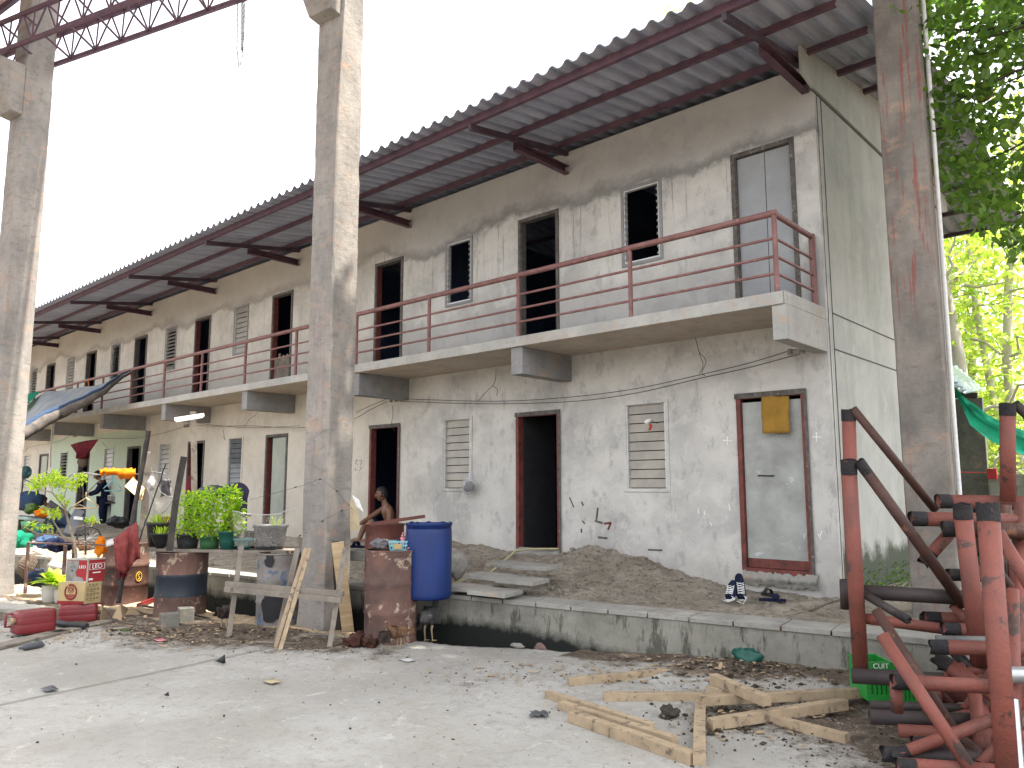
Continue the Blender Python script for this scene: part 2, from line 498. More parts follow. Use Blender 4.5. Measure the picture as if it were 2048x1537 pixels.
    M['featherdark'] = mottled('dark_feathers', (0.0396, 0.0264, 0.02112), (0.0198, 0.01452, 0.0132), 22, .7, .5, (0.132, 0.0726, 0.0396), .62, 40)
    M['featherbrown'] = mottled('brown_feathers', (0.1716, 0.0924, 0.0462), (0.0792, 0.0396, 0.0231), 22, .8, .5, (0.0264, 0.0198, 0.0198), .58, 30)
    M['comb'] = mottled('red_comb', (.4, .03, .03), (.3, .02, .025), 9, .5, .1)
    M['beak'] = mottled('horn', (.35, .27, .16), (.25, .19, .12), 9, .5, .1)
    M['soil'] = mottled('soil', (.06, .045, .03), (.03, .024, .018), 12, .95, .6)
    M['clod'] = mottled('dark_clod', (.05, .042, .035), (.025, .021, .018), 15, .95, .8)
    M['stone'] = mottled('stone', (0.272, 0.256, 0.232), (0.16, 0.152, 0.136), 9, .9, .5)
    M['husk'] = mottled('coconut_husk', (0.0792, 0.0297, 0.0198), (0.033, 0.0132, 0.01056), 9, .9, .7)
    M['hose'] = mottled('yellow_hose', (.45, .40, .22), (.36, .32, .18), 9, .5, 0)
    M['wire'] = mottled('black_wire', (.05, .045, .04), (.03, .028, .026), 9, .6, 0)
    M['ceramic'] = mottled('porcelain', (.30, .28, .26), (.12, .11, .10), 30, .4, .1)
    M['galv'] = mottled('galvanised', (.5, .52, .53), (.38, .4, .41), 6, .35, .05, metal=.6)
    M['bark'] = mottled('pale_bark', (.5, .47, .42), (.3, .28, .24), 3, .9, .5, (.42, .41, .36), .6, 7, stretch=(1, 1, .6))
    M['barkdark'] = mottled('dark_bark', (.07, .055, .04), (.035, .03, .024), 5, .9, .5)
    M['twig'] = mottled('sapling_bark', (.34, .28, .21), (.22, .17, .13), 6, .85, .3)
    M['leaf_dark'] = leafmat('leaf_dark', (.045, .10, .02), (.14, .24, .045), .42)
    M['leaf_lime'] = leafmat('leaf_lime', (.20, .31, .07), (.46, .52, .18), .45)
    M['leaf_pale'] = leafmat('leaf_pale', (.28, .40, .08), (.55, .60, .2), .55)
    M['leaf_pot'] = leafmat('leaf_pot', (.12, .28, .02), (.46, .60, .05), .55)
    M['leaf_sap'] = leafmat('leaf_sapling', (.20, .33, .03), (.50, .60, .08), .5)
    M['fruit'] = mottled('scaly_fruit', (.14, .12, .05), (.08, .07, .03), 30, .8, .8)
    M['brick'] = make_conc('brick_concrete', (.2, .195, .17), (.12, .12, .1)); M['block'] = make_conc('block_wall', (.15, .155, .13), (.09, .095, .08), stain=(.03, .03, .025))
    M['blockpale'] = make_conc('block_wall_pale', (.30, .31, .26), (.2, .21, .17), stain=(.1, .1, .08))
    M['tin'] = mottled('tin_sheet', (.20, .26, .25), (.12, .16, .16), 2, .4, .1, metal=.4)
    M['greentarp'] = clothmat('green_net_cloth', (.02, .33, .20), (.03, .22, .14), .55, 3)
    M['wicker'] = mottled('wicker', (.16, .12, .085), (.08, .06, .045), 30, .8, .5)
    M['led'] = mottled('lamp_tube', (.85, .85, .85), (.8, .8, .8), 9, .3, 0)
    M['teal_dark'] = mottled('dark_teal_fan', (.02, .08, .08), (.015, .05, .055), 9, .4, 0)
    M['paleroof'] = mottled('pink_sheet', (.55, .40, .38), (.45, .33, .31), 2, .6, .05)
    # nets and bag (partly see-through, real strands too fine to model)
    for nm, col, sc, th in (('net', (.3, .28, .24), 55, .86), ('chickenwire', (.35, .32, .27), 60, .80)):
        t = NT(nm)
        v = t.nt.nodes.new('ShaderNodeTexVoronoi'); v.feature = 'DISTANCE_TO_EDGE'; v.inputs['Scale'].default_value = sc
        t.L(t.pos, v.inputs['Vector'])
        t.fin(col, .8)
        tr = t.nt.nodes.new('ShaderNodeBsdfTransparent')
        ms = t.nt.nodes.new('ShaderNodeMixShader')
        t.L(t.rng(v.outputs['Distance'], .03, .05), ms.inputs[0])
        t.L(t.bsdf.outputs[0], ms.inputs[1]); t.L(tr.outputs[0], ms.inputs[2]); t.L(ms.outputs[0], t.out.inputs[0])
        M[nm] = t.m
    t = NT('clear_bag'); t.fin((.6, .6, .62), .35, 0, .5)
    t.bump(t.noise(30, 4, .6), .8, .02)
    tr = t.nt.nodes.new('ShaderNodeBsdfTransparent'); ms = t.nt.nodes.new('ShaderNodeMixShader'); ms.inputs[0].default_value = .72
    t.L(t.bsdf.outputs[0], ms.inputs[1]); t.L(tr.outputs[0], ms.inputs[2]); t.L(ms.outputs[0], t.out.inputs[0])
    M['bag'] = t.m
    # yard ground: pale concrete, brown soil where the 'dirt' attribute says
    t = NT('yard_ground')
    d = t.attr('dirt')
    c = t.mix(t.ramp(t.noise(.55, 7, .6), .35, .66), (.36, .35, .325), (.25, .24, .218))
    c = t.mix(t.math('MULTIPLY', t.ramp(t.noise(2.3, 9, .75, None, .6), .52, .66), .5), c, (.23, .215, .19))
    c = t.mix(t.math('MULTIPLY', t.ramp(t.noise(11, 8, .8), .53, .62), .6), c, (.2, .185, .16))
    c = t.mix(t.math('MULTIPLY', t.ramp(t.noise(1.1, 9, .8, t.map((1, 1, 1), (4, 7, 0)), .8), .50, .62), .35), c, (.25, .22, .17))
    c = t.mix(t.math('MULTIPLY', t.ramp(t.noise(4, 9, .8, t.map((1, 1, 1), (4, 17, 0)), 1.2), .57, .63), .4), c, (.52, .51, .49))
    c = t.mix(t.math('MULTIPLY', t.ramp(t.noise(45, 4, .7), .58, .66), .55), c, (.17, .155, .135))
    dn = t.math('ADD', d, t.math('MULTIPLY', t.math('SUBTRACT', t.noise(3.5, 9, .78), .5), 1.3))
    dm = t.rng(dn, .35, .62)
    soil = t.mix(t.ramp(t.noise(7, 8, .75), .38, .62), (.13, .10, .075), (.055, .042, .032))
    soil = t.mix(t.math('MULTIPLY', t.ramp(t.noise(26, 6, .8), .56, .62), .8), soil, (.24, .21, .17))
    c = t.mix(dm, c, soil)
    c = t.mix(t.math('MULTIPLY', t.rng(t.attr('joint'), .3, .8), .75), c, (.12, .105, .09))
    c = t.mix(t.math('MULTIPLY', t.rng(t.math('ADD', t.attr('sunlit_sand'), t.math('MULTIPLY', t.math('SUBTRACT', t.noise(5, 8, .75), .5), .9)), .35, .6), .9), c, t.mix(t.ramp(t.noise(9, 8, .75), .4, .6), (.46, .36, .23), (.27, .2, .13)))  # pale sand strip, its sunlit tone put into the colour
    w = t.attr('trench')
    c = t.mix(t.rng(w, .3, .8), c, (.018, .02, .022))  # trench bottom drawn near-black and smoother
    t.bump(t.math('ADD', t.noise(18, 8, .75), t.math('MULTIPLY', t.noise(90, 3, .6), .4)), .5, .02)
    M['ground'] = t.fin(c, t.rng(w, .3, .8, .92, .25), 0, .2)
    t = NT('bank_dirt')
    c = t.mix(t.ramp(t.noise(2.5, 9, .75), .38, .62), (.36, .32, .265), (.22, .19, .15))
    c = t.mix(t.math('MULTIPLY', t.ramp(t.noise(14, 8, .8), .53, .6), .7), c, (.085, .07, .055))
    c = t.mix(t.math('MULTIPLY', t.ramp(t.noise(30, 6, .8), .6, .66), .6), c, (.40, .37, .32))
    t.bump(t.noise(20, 9, .8), 1, .04)
    M['bank'] = t.fin(c, .95, 0, .1)


build_mats()


def text(body, size, P, right, up, matr, parent, name='lettering', ext=.0015):
    cu = bpy.data.curves.new('t', 'FONT'); cu.body = body; cu.size = size; cu.extrude = ext; cu.align_x = 'CENTER'; cu.align_y = 'CENTER'
    to = bpy.data.objects.new('t', cu); COL.objects.link(to)
    dg = bpy.context.evaluated_depsgraph_get(); dg.update()
    me = bpy.data.meshes.new_from_object(to.evaluated_get(dg))
    bpy.data.objects.remove(to)
    rt = V(right).normalized(); u = V(up).normalized(); n = rt.cross(u)
    M4 = Matrix((rt, u, n)).transposed().to_4x4(); M4.translation = V(P)
    b = MB(); b.add([M4 @ v.co for v in me.vertices], [tuple(p.vertices) for p in me.polygons])
    return b.build(name, matr, parent)


def skin(nodes, edges, sub=2):
    """nodes: list of (pos, radius or (rx,ry)); returns verts, faces of the skinned surface"""
    me = bpy.data.meshes.new('s'); me.from_pydata([tuple(n[0]) for n in nodes], edges, [])
    o = bpy.data.objects.new('s', me); COL.objects.link(o)
    sk = o.modifiers.new('k', 'SKIN')
    lay = me.skin_vertices[0].data
    for i, n in enumerate(nodes):
        r = n[1]; lay[i].radius = (r, r) if isinstance(r, (int, float)) else r
        lay[i].use_root = (i == 0)
    sk.branch_smoothing = .6
    s_ = o.modifiers.new('u', 'SUBSURF'); s_.levels = sub; s_.render_levels = sub
    dg = bpy.context.evaluated_depsgraph_get(); dg.update()
    m2 = bpy.data.meshes.new_from_object(o.evaluated_get(dg))
    vs = [v.co.copy() for v in m2.vertices]; fs = [tuple(p.vertices) for p in m2.polygons]
    bpy.data.objects.remove(o); bpy.data.meshes.remove(me); bpy.data.meshes.remove(m2)
    return vs, fs


def leaf(b, p, d, n, L, W, fold=.15, droop=.1):
    d = d.normalized(); s = d.cross(n)
    if s.length < .05: s = d.cross(V((.3, .7, .2)))
    s.normalize(); n = s.cross(d)
    a = p; e = p + d * L - n * L * droop
    m1 = p + d * L * .35 + n * L * .02; m2 = p + d * L * .72 - n * L * droop * .4
    b.add([a, m1 + s * W * .45 + n * W * fold, m2 + s * W * .38 + n * W * fold, e, m2 - s * W * .38 + n * W * fold, m1 - s * W * .45 + n * W * fold, m1, m2],
          [(0, 6, 1), (6, 7, 2, 1), (7, 3, 2), (0, 5, 6), (5, 4, 7, 6), (4, 3, 7)], True)


def rv(s=1.):
    return V((random.uniform(-1, 1), random.uniform(-1, 1), random.uniform(-1, 1))) * s
# ---------------------------------------------------------------- light
SUN_EL = R(70); SUN_AZ = R(20)          # azimuth measured from +X towards +Y
sdir = V((math.cos(SUN_EL) * math.cos(SUN_AZ), math.cos(SUN_EL) * math.sin(SUN_AZ), math.sin(SUN_EL)))
ld = bpy.data.lights.new('sun', 'SUN'); ld.energy = 3.6; ld.angle = R(.8); ld.color = (1, .93, .82)
lo = bpy.data.objects.new('sun', ld); COL.objects.link(lo)
lo.rotation_euler = sdir.to_track_quat('Z', 'Y').to_euler(); lo.location = sdir * 40
w = bpy.data.worlds.new('World'); scene.world = w; w.use_nodes = True
wn = w.node_tree; wn.nodes.clear()
sky = wn.nodes.new('ShaderNodeTexSky'); sky.sky_type = 'NISHITA'; sky.sun_disc = False
sky.sun_elevation = SUN_EL; sky.sun_rotation = R(90) - SUN_AZ
sky.air_density = 1.0; sky.dust_density = 4.0; sky.ozone_density = 1.0; sky.altitude = 0
bg = wn.nodes.new('ShaderNodeBackground'); bg.inputs[1].default_value = .15
wo = wn.nodes.new('ShaderNodeOutputWorld')
hs = wn.nodes.new('ShaderNodeHueSaturation'); hs.inputs['Saturation'].default_value = .22   # hazy white tropical sky
wn.links.new(sky.outputs[0], hs.inputs['Color']); wn.links.new(hs.outputs[0], bg.inputs[0]); wn.links.new(bg.outputs[0], wo.inputs[0])
scene.view_settings.view_transform = 'Standard'; scene.view_settings.look = 'None'
scene.view_settings.exposure = 2.32; scene.view_settings.gamma = 1
scene.cycles.max_bounces = 6; scene.cycles.diffuse_bounces = 4; scene.cycles.transparent_max_bounces = 12
scene.cycles.use_denoising = True
scene.cycles.sample_clamp_indirect = 4

# ---------------------------------------------------------------- yard ground
SK = .16


def YK(x): return -2.03 + SK * x      # front face line of the kerb


def sm(a, b, x):
    t = max(0, min(1, (x - a) / (b - a))); return t * t * (3 - 2 * t)


def gap(x):
    return .42 - .36 * sm(-3.0, -1.9, x) if x < -1.75 else 0


DB = [(G(200, 1235), 1.6, .9, .9), (G(420, 1265), 1.5, .85, 1.0), (G(620, 1290), .9, .6, .75), (G(760, 1310), .8, .4, .45), (G(1250, 1335), .5, .28, .5), (G(1600, 1350), .9, .5, 1.0), (G(1440, 1362), .7, .22, .95), (G(1500, 1400), .55, .2, .8), (G(1700, 1450), .8, .5, .9),
      (G(1560, 1440), .8, .5, .75), (G(1850, 1480), 1.0, 1.2, .8), (G(940, 1370), .55, .35, .36), (G(1000, 1340), .9, .3, .25), (G(0, 1235), 1.5, .6, .6), (G(1420, 1335), .7, .25, .65), (G(300, 1300), 1.6, .3, .45)]
# front axis for elongated patches is the pillar line
PLD = V((.9715, .237, 0)); PLN = V((-.237, .9715, 0))


def dirt(x, y):
    s = 0
    for c, a, b, k in DB:
        d = V((x, y, 0)) - c
        s = max(s, k * math.exp(-((d.dot(PLD) / a) ** 2 + (d.dot(PLN) / b) ** 2)))
    if x < -4.5 and y > YK(x) - 1.35: s = max(s, .8)
    if x > 1.2: s = max(s, .8 * sm(1.2, 1.9, x))
    if x > -1.7: s = max(s, .8 * sm(YK(x) - .55, YK(x) - .2, y))
    if x < -16 or x > 5 or y < -16 or y > 1: s = max(s, .9)
    return s


def gz(x, y):
    z = 0
    k = YK(x); e = k - gap(x)
    if -30 < x < -1.7 and gap(x) > .05:
        if y > e: z -= .34 * sm(e, e + .05, y)
    d = dirt(x, y)
    z += d * .025 * (1 + 1.5 * noise.noise(V((x * 3, y * 3, 0)))) + d * .016 * noise.noise(V((x * 11, y * 11, 2)))
    if x > -1.7:
        z += .10 * sm(-1.9, 0.2, x) * sm(k - .9, k - .1, y)
    if y > k + .2: z = min(z, -.02) if x < 1.7 else z
    if x < -30: z -= 0
    return z


def axis(lo, hi, fine_lo, fine_hi, st):
    a = []
    x = fine_lo
    while x < fine_hi: a.append(x); x += st
    s_ = st; x = fine_hi
    while x < hi: a.append(x); s_ *= 1.35; x += s_
    a.append(hi)
    s_ = st; x = fine_lo
    pre = []
    while x > lo:
        s_ *= 1.35; x -= s_; pre.append(max(x, lo))
    return pre[::-1] + a


def ground():
    xs = axis(-150, 150, -12, 3.2, .05); ys = axis(-60, 200, -7.6, -1.2, .045)
    me = bpy.data.meshes.new('ground'); vs = []; dv = []; wv = []; jv = []; sv = []
    ja = G(0, 1410); jb = G(690, 1268)
    jd = (jb - ja).normalized(); jn = V((-jd.y, jd.x, 0))
    for y in ys:
        for x in xs:
            z = gz(x, y)
            vs.append((x, y, z)); dv.append(dirt(x, y)); wv.append(1. if z < -.14 and x < -1.7 else 0.)
            of = (V((x, y, 0)) - G(645, 1265)).dot(PLN); sv.append(sm(-.30, .10, of) * sm(-3.2, -3.8, x) * (1 - sm(YK(x) - .1, YK(x), y)))
            d = V((x, y, 0)) - ja
            jv.append(max(0, 1 - abs(d.dot(jn) + .02 * noise.noise(V((x * 2, y * 2, 0)))) / .07) if d.dot(jd) < 5 else 0)
    n = len(xs)
    fs = [(j * n + i, j * n + i + 1, (j + 1) * n + i + 1, (j + 1) * n + i) for j in range(len(ys) - 1) for i in range(n - 1)]
    me.from_pydata(vs, [], fs)
    for nm, dd in (('dirt', dv), ('trench', wv), ('joint', jv), ('sunlit_sand', sv)):
        a = me.attributes.new(nm, 'FLOAT', 'POINT'); a.data.foreach_set('value', dd)
    me.polygons.foreach_set('use_smooth', [True] * len(fs))
    me.materials.append(MAT['ground'])
    o = bpy.data.objects.new('ground', me); COL.objects.link(o); o['kind'] = 'structure'


ground()


def pk(x, off, z):   # point on the kerb frame: off metres behind its front face
    n = V((-SK, 1, 0)).normalized()
    return V((x, YK(x), z)) + n * off


# kerb
b = MB()
N_ = 60
rows = []
for i in range(N_ + 1):
    x = -32 + (1.42 + 32) * i / N_
    rows.append([pk(x, .0, -.45), pk(x, .0, .385), pk(x, .36, .385), pk(x, .36, -.2)])
b.grid(rows, False)
b.add(rows[-1], [(0, 1, 2, 3)])
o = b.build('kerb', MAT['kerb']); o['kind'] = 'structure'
# paving tiles on the kerb
b = MB(); x = 1.40; random.seed(3)
while x > -31:
    j = random.uniform(-.006, .006)
    p = [pk(x, -.015 + j, .388), pk(x - .385, -.015 + j, .388), pk(x - .385, .36 + j, .388), pk(x, .36 + j, .388)]
    b.prism(p, (0, 0, .045 + random.uniform(-.004, .004)))
    x -= .40
o = b.build('path', MAT['tile'], bevel=.004); o['kind'] = 'structure'


# dirt bank between kerb and wall
def bz(x, y):
    k = YK(x) + .36; t = (y - k) / max(.1, -k)
    t = max(0, min(1.2, t))
    wz = .43 + .20 * sm(-.9, -3.2, x)
    z = .405 + (wz - .405) * t ** 1.3
    z += .13 * math.exp(-((x + 2.75) / .85) ** 2) * sm(-.95, -.15, y) * (1 if x > -3.55 else .6)
    z += .08 * math.exp(-((x + 3.3) / .4) ** 2) * sm(-.9, -.3, y)
    z += .16 * math.exp(-((x + 6.6) / 1.6) ** 2) * sm(-2.3, -1.3, y)
    a = sm(0, .25, t)
    hm = math.exp(-((x + 2.7) / .9) ** 2) * sm(-.95, -.3, y); z += hm * (.06 * noise.noise(V((x * 6, y * 6, 9))) + .05 * noise.noise(V((x * 17, y * 17, 4))))
    z += a * (.035 * noise.noise(V((x * 2.2, y * 2.2, 0))) + .03 * noise.noise(V((x * 8, y * 8, 1))) + .018 * noise.noise(V((x * 22, y * 22, 1))))
    return z


b = MB()
rows = []
nx = 420
for i in range(nx + 1):
    x = -13 + (14.4) * i / nx
    k = YK(x) + .37
    y1 = .06 if x < .05 else 2.0
    rows.append([V((x, k + (y1 - k) * j / 46, bz(x, k + (y1 - k) * j / 46))) for j in range(47)])
b.grid(rows)
rows = []
for i in range(60):
    x = -32 + 19 * i / 59; k = YK(x) + .37
    rows.append([V((x, k + (.06 - k) * j / 10, bz(x, k + (.06 - k) * j / 10))) for j in range(11)])
b.grid(rows)
o = b.build('dirt_bank', MAT['bank']); o['kind'] = 'structure'

# ---------------------------------------------------------------- the row building
NU = 10
BW = 3.5
XL = -BW * NU
BD = 5.3


def rz_(y):   # underside of the roof
    y0 = 2.65
    return 6.27 + .14 * (y + 1.95) if y < y0 else 6.27 + .14 * (2 * y0 - y + 1.95)


bld = thing('row_house', 'long two storey grey concrete row house with corrugated roof and outside balcony', 'building', (0, 0, .4))
DOORU = (-1.05, -.26, 3.55, 5.63); DOORL = (-1.10, -.27, .65, 2.67)
WINU = (-2.67, -2.03, 4.52, 5.63); WINL = (-2.70, -2.02, 1.53, 2.70)
xs = [XL, 0]; ops = []
for k in range(NU):
    for q in (DOORU, DOORL, WINU, WINL):
        a = (q[0] - BW * k, q[1] - BW * k, q[2], q[3]); ops.append(a); xs += [a[0], a[1]]
xs = sorted(set(round(a, 4) for a in xs))
zs = sorted(set([.1, 6.44] + [round(q, 4) for o_ in ops for q in o_[2:]]))


def solid(i, j):
    if i < 0 or j < 0 or i >= len(xs) - 1 or j >= len(zs) - 1: return False
    cx = (xs[i] + xs[i + 1]) / 2; cz = (zs[j] + zs[j + 1]) / 2
    return not any(a[0] < cx < a[1] and a[2] < cz < a[3] for a in ops)


b = MB(); T = .12
for i in range(len(xs) - 1):
    for j in range(len(zs) - 1):
        if not solid(i, j): continue
        x0, x1, z0, z1 = xs[i], xs[i + 1], zs[j], zs[j + 1]
        b.add([(x0, 0, z0), (x1, 0, z0), (x1, 0, z1), (x0, 0, z1)], [(0, 1, 2, 3)])
        b.add([(x0, T, z0), (x1, T, z0), (x1, T, z1), (x0, T, z1)], [(3, 2, 1, 0)])
        if not solid(i - 1, j): b.add([(x0, 0, z0), (x0, 0, z1), (x0, T, z1), (x0, T, z0)], [(0, 1, 2, 3)])
        if not solid(i + 1, j): b.add([(x1, 0, z0), (x1, 0, z1), (x1, T, z1), (x1, T, z0)], [(3, 2, 1, 0)])
        if not solid(i, j - 1): b.add([(x0, 0, z0), (x1, 0, z0), (x1, T, z0), (x0, T, z0)], [(3, 2, 1, 0)])
        if not solid(i, j + 1): b.add([(x0, 0, z1), (x1, 0, z1), (x1, T, z1), (x0, T, z1)], [(0, 1, 2, 3)])
b.build('facade_wall', MAT['wall'], bld)
b = MB(); b.bb(-.12, -.002, T + .001, BD - .12, .1, 6.3)
b.prism([(-.12, T, 6.3), (-.12, BD - .12, 6.3), (-.12, BD - .12, rz_(BD) - .12), (-.12, 2.65, rz_(2.65) - .06), (-.12, T, 6.5)], (.118, 0, 0))
b.build('side_wall', MAT['side'], bld)
b = MB(); b.bb(XL, 0, BD - .11, BD, .1, 6.5)
b.build('rear_wall', MAT['side'], bld)
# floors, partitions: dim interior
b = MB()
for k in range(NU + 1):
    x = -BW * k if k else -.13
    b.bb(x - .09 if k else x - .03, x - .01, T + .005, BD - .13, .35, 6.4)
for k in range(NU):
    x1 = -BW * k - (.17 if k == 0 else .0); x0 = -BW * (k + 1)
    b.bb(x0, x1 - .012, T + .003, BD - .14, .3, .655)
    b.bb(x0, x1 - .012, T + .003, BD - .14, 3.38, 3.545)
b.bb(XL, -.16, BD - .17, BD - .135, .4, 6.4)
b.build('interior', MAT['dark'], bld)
# some dim furniture outlines inside lit doors
# grooves and gable
b = MB()
for yy in (.07, .2): b.bb(0, .004, yy - .005, yy + .005, .45, 6.08)
for zz in (3.53, 3.12, 6.085): b.bb(-.001, .005, .21 if zz < 6 else -.1, BD, zz - .007, zz + .007)
b.build('panel_joint', MAT['black'], bld)
b = MB()
b.prism([(.0, -.40, 6.16), (.0, -.12, 6.10), (.0, BD + .15, 6.10), (.0, BD + .45, 6.2), (.0, BD + .45, rz_(BD + .45) - .012), (0, 2.65, rz_(2.65) - .012), (0, -.40, rz_(-.4) - .012)], (.028, 0, 0))
b.build('gable_board', MAT['side'], bld)
# slab and beams
b = MB(); b.bb(XL, -.022, -1.09, -.002, 3.42, 3.552)
sl = b.build('balcony_slab', [MAT['slab'], MAT['soffit']], bld, bevel=.006)
for p in sl.data.polygons:
    if p.normal.z < -.5: p.material_index = 1
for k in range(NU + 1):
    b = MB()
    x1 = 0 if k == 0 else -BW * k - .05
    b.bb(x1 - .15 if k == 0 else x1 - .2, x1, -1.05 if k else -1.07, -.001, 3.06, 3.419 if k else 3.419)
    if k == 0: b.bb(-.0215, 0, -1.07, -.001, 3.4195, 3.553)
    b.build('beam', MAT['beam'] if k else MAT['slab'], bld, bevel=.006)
# railing
rail = MB(); rail.tube([(-.09, -.06, 4.37), (-.09, -1.05, 4.38)], .032, 10); rail.tube([(-.06, -1.05, 4.385), (XL, -1.05, 4.385)], .035, 10)
railing = rail.build('railing', MAT['rail'], bld)
ORG[railing.name] = V((0, 0, .4))
for z in (4.12, 3.93, 3.75):
    q = MB(); q.tube([(-.09, -.06, z), (-.09, -1.05, z)], .016, 8); q.tube([(-.09, -1.05, z), (XL, -1.05, z)], .016, 8); q.build('rail', MAT['rail'], railing)
for i in range(20):
    q = MB(); q.tube([(-.09 - 1.764 * i, -1.05, 3.55), (-.09 - 1.764 * i, -1.05, 4.37)], .027, 10); q.build('post', MAT['rail'], railing)
q = MB(); q.tube([(-.09, -.06, 3.55), (-.09, -.06, 4.40)], .034, 10); q.build('post', MAT['rail'], railing)
# roof
b = MB(); P_ = .218; A_ = .030
cols = []
x = .86
ncol = int((.86 - XL + .5) / (P_ / 8))
rows_y = [(-2.17, -.9, 0), (-.95, 1.3, .012), (1.25, 2.65, .024)]


def wave(i):
    q = (i % 8) / 8
    return (-1, -1, -1, -.35, .75, 1, .75, -.35)[i % 8] * A_


for (ya, yb, dz) in rows_y:
    b.grid([[V((.86 - i * P_ / 8, y, rz_(y) + .03 + dz + wave(i))) for i in range(ncol)] for y in (ya, yb)], False)
for (ya, yb, dz) in [(2.65, 5, .024), (4.95, 7.5, .012)]:
    b.grid([[V((.86 - i * P_ / 8, y, rz_(y) + .03 + dz + wave(i))) for i in range(ncol)] for y in (ya, yb)], False)
b.build('roof', MAT['sheet'], bld, thick=.007)
for i, y in enumerate((-1.95, -1.1, -.2, .75, 1.7, 2.55, 3.6, 4.55, 5.5, 6.4, 7.3)):
    q = MB(); z = rz_(y); ph_ = .100 if i == 0 else .068
    x1 = (.75, .66, .68, .62, .66, .7, .6, .7, .62, .72, .76)[i]
    # C section: web and two flanges
    q.bb(XL - .4, x1, y - .025, y - .019, z - ph_ - .002, z - .003); q.bb(XL - .4, x1, y - .018, y + .03, z - ph_ - .002, z - ph_ + .003); q.bb(XL - .4, x1, y - .018, y + .03, z - .009, z - .003)
    q.build('purlin', MAT['purlin'] if i < 6 else MAT['purlin2'], bld)
for k in range(NU + 1):
    x = -BW * k - .09
    q = MB(); q.bar((x, -2.0, rz_(-2.0) - .148), (x, .12, rz_(.12) - .12), .05, .08); q.build('rafter', MAT['purlin2'], bld)
    q = MB(); q.bb(x - .045, x - .04, -1.13, -.001, 6.10, 6.22); q.bb(x - .039, x + .04, -1.13, -.001, 6.10, 6.106); q.bb(x - .039, x + .04, -1.13, -.001, 6.214, 6.22)
    q.build('bracket', MAT['purlin'], bld)


# doors and windows
def frame(q, a, w, y0, y1, name, mt, sill=True, mats=None):
    x0, x1, z0, z1 = a
    q.bb(x0, x0 + w, y0, y1, z0, z1); q.bb(x1 - w, x1, y0, y1, z0, z1)
    q.bb(x0 + w, x1 - w, y0, y1, z1 - w, z1)
    if sill: q.bb(x0 + w, x1 - w, y0, y1, z0, z0 + w)


def louvres(parent, a, mt, ang, w=.05, n=9, miss=()):
    x0, x1, z0, z1 = a
    q = MB(); H = (z1 - z0 - 2 * w) / n
    for i in range(n):
        if i in miss: continue
        zc = z0 + w + H * (i + .5)
        r = Matrix.Rotation(R(ang + random.uniform(-2, 2)), 3, 'X')
        q.box(((x0 + x1) / 2, .03, zc), (x1 - x0 - 2 * w - .03, .006, H * (.92 if abs(ang) < 15 else 1.05)), r)
    q.build('louvre', mt, parent)


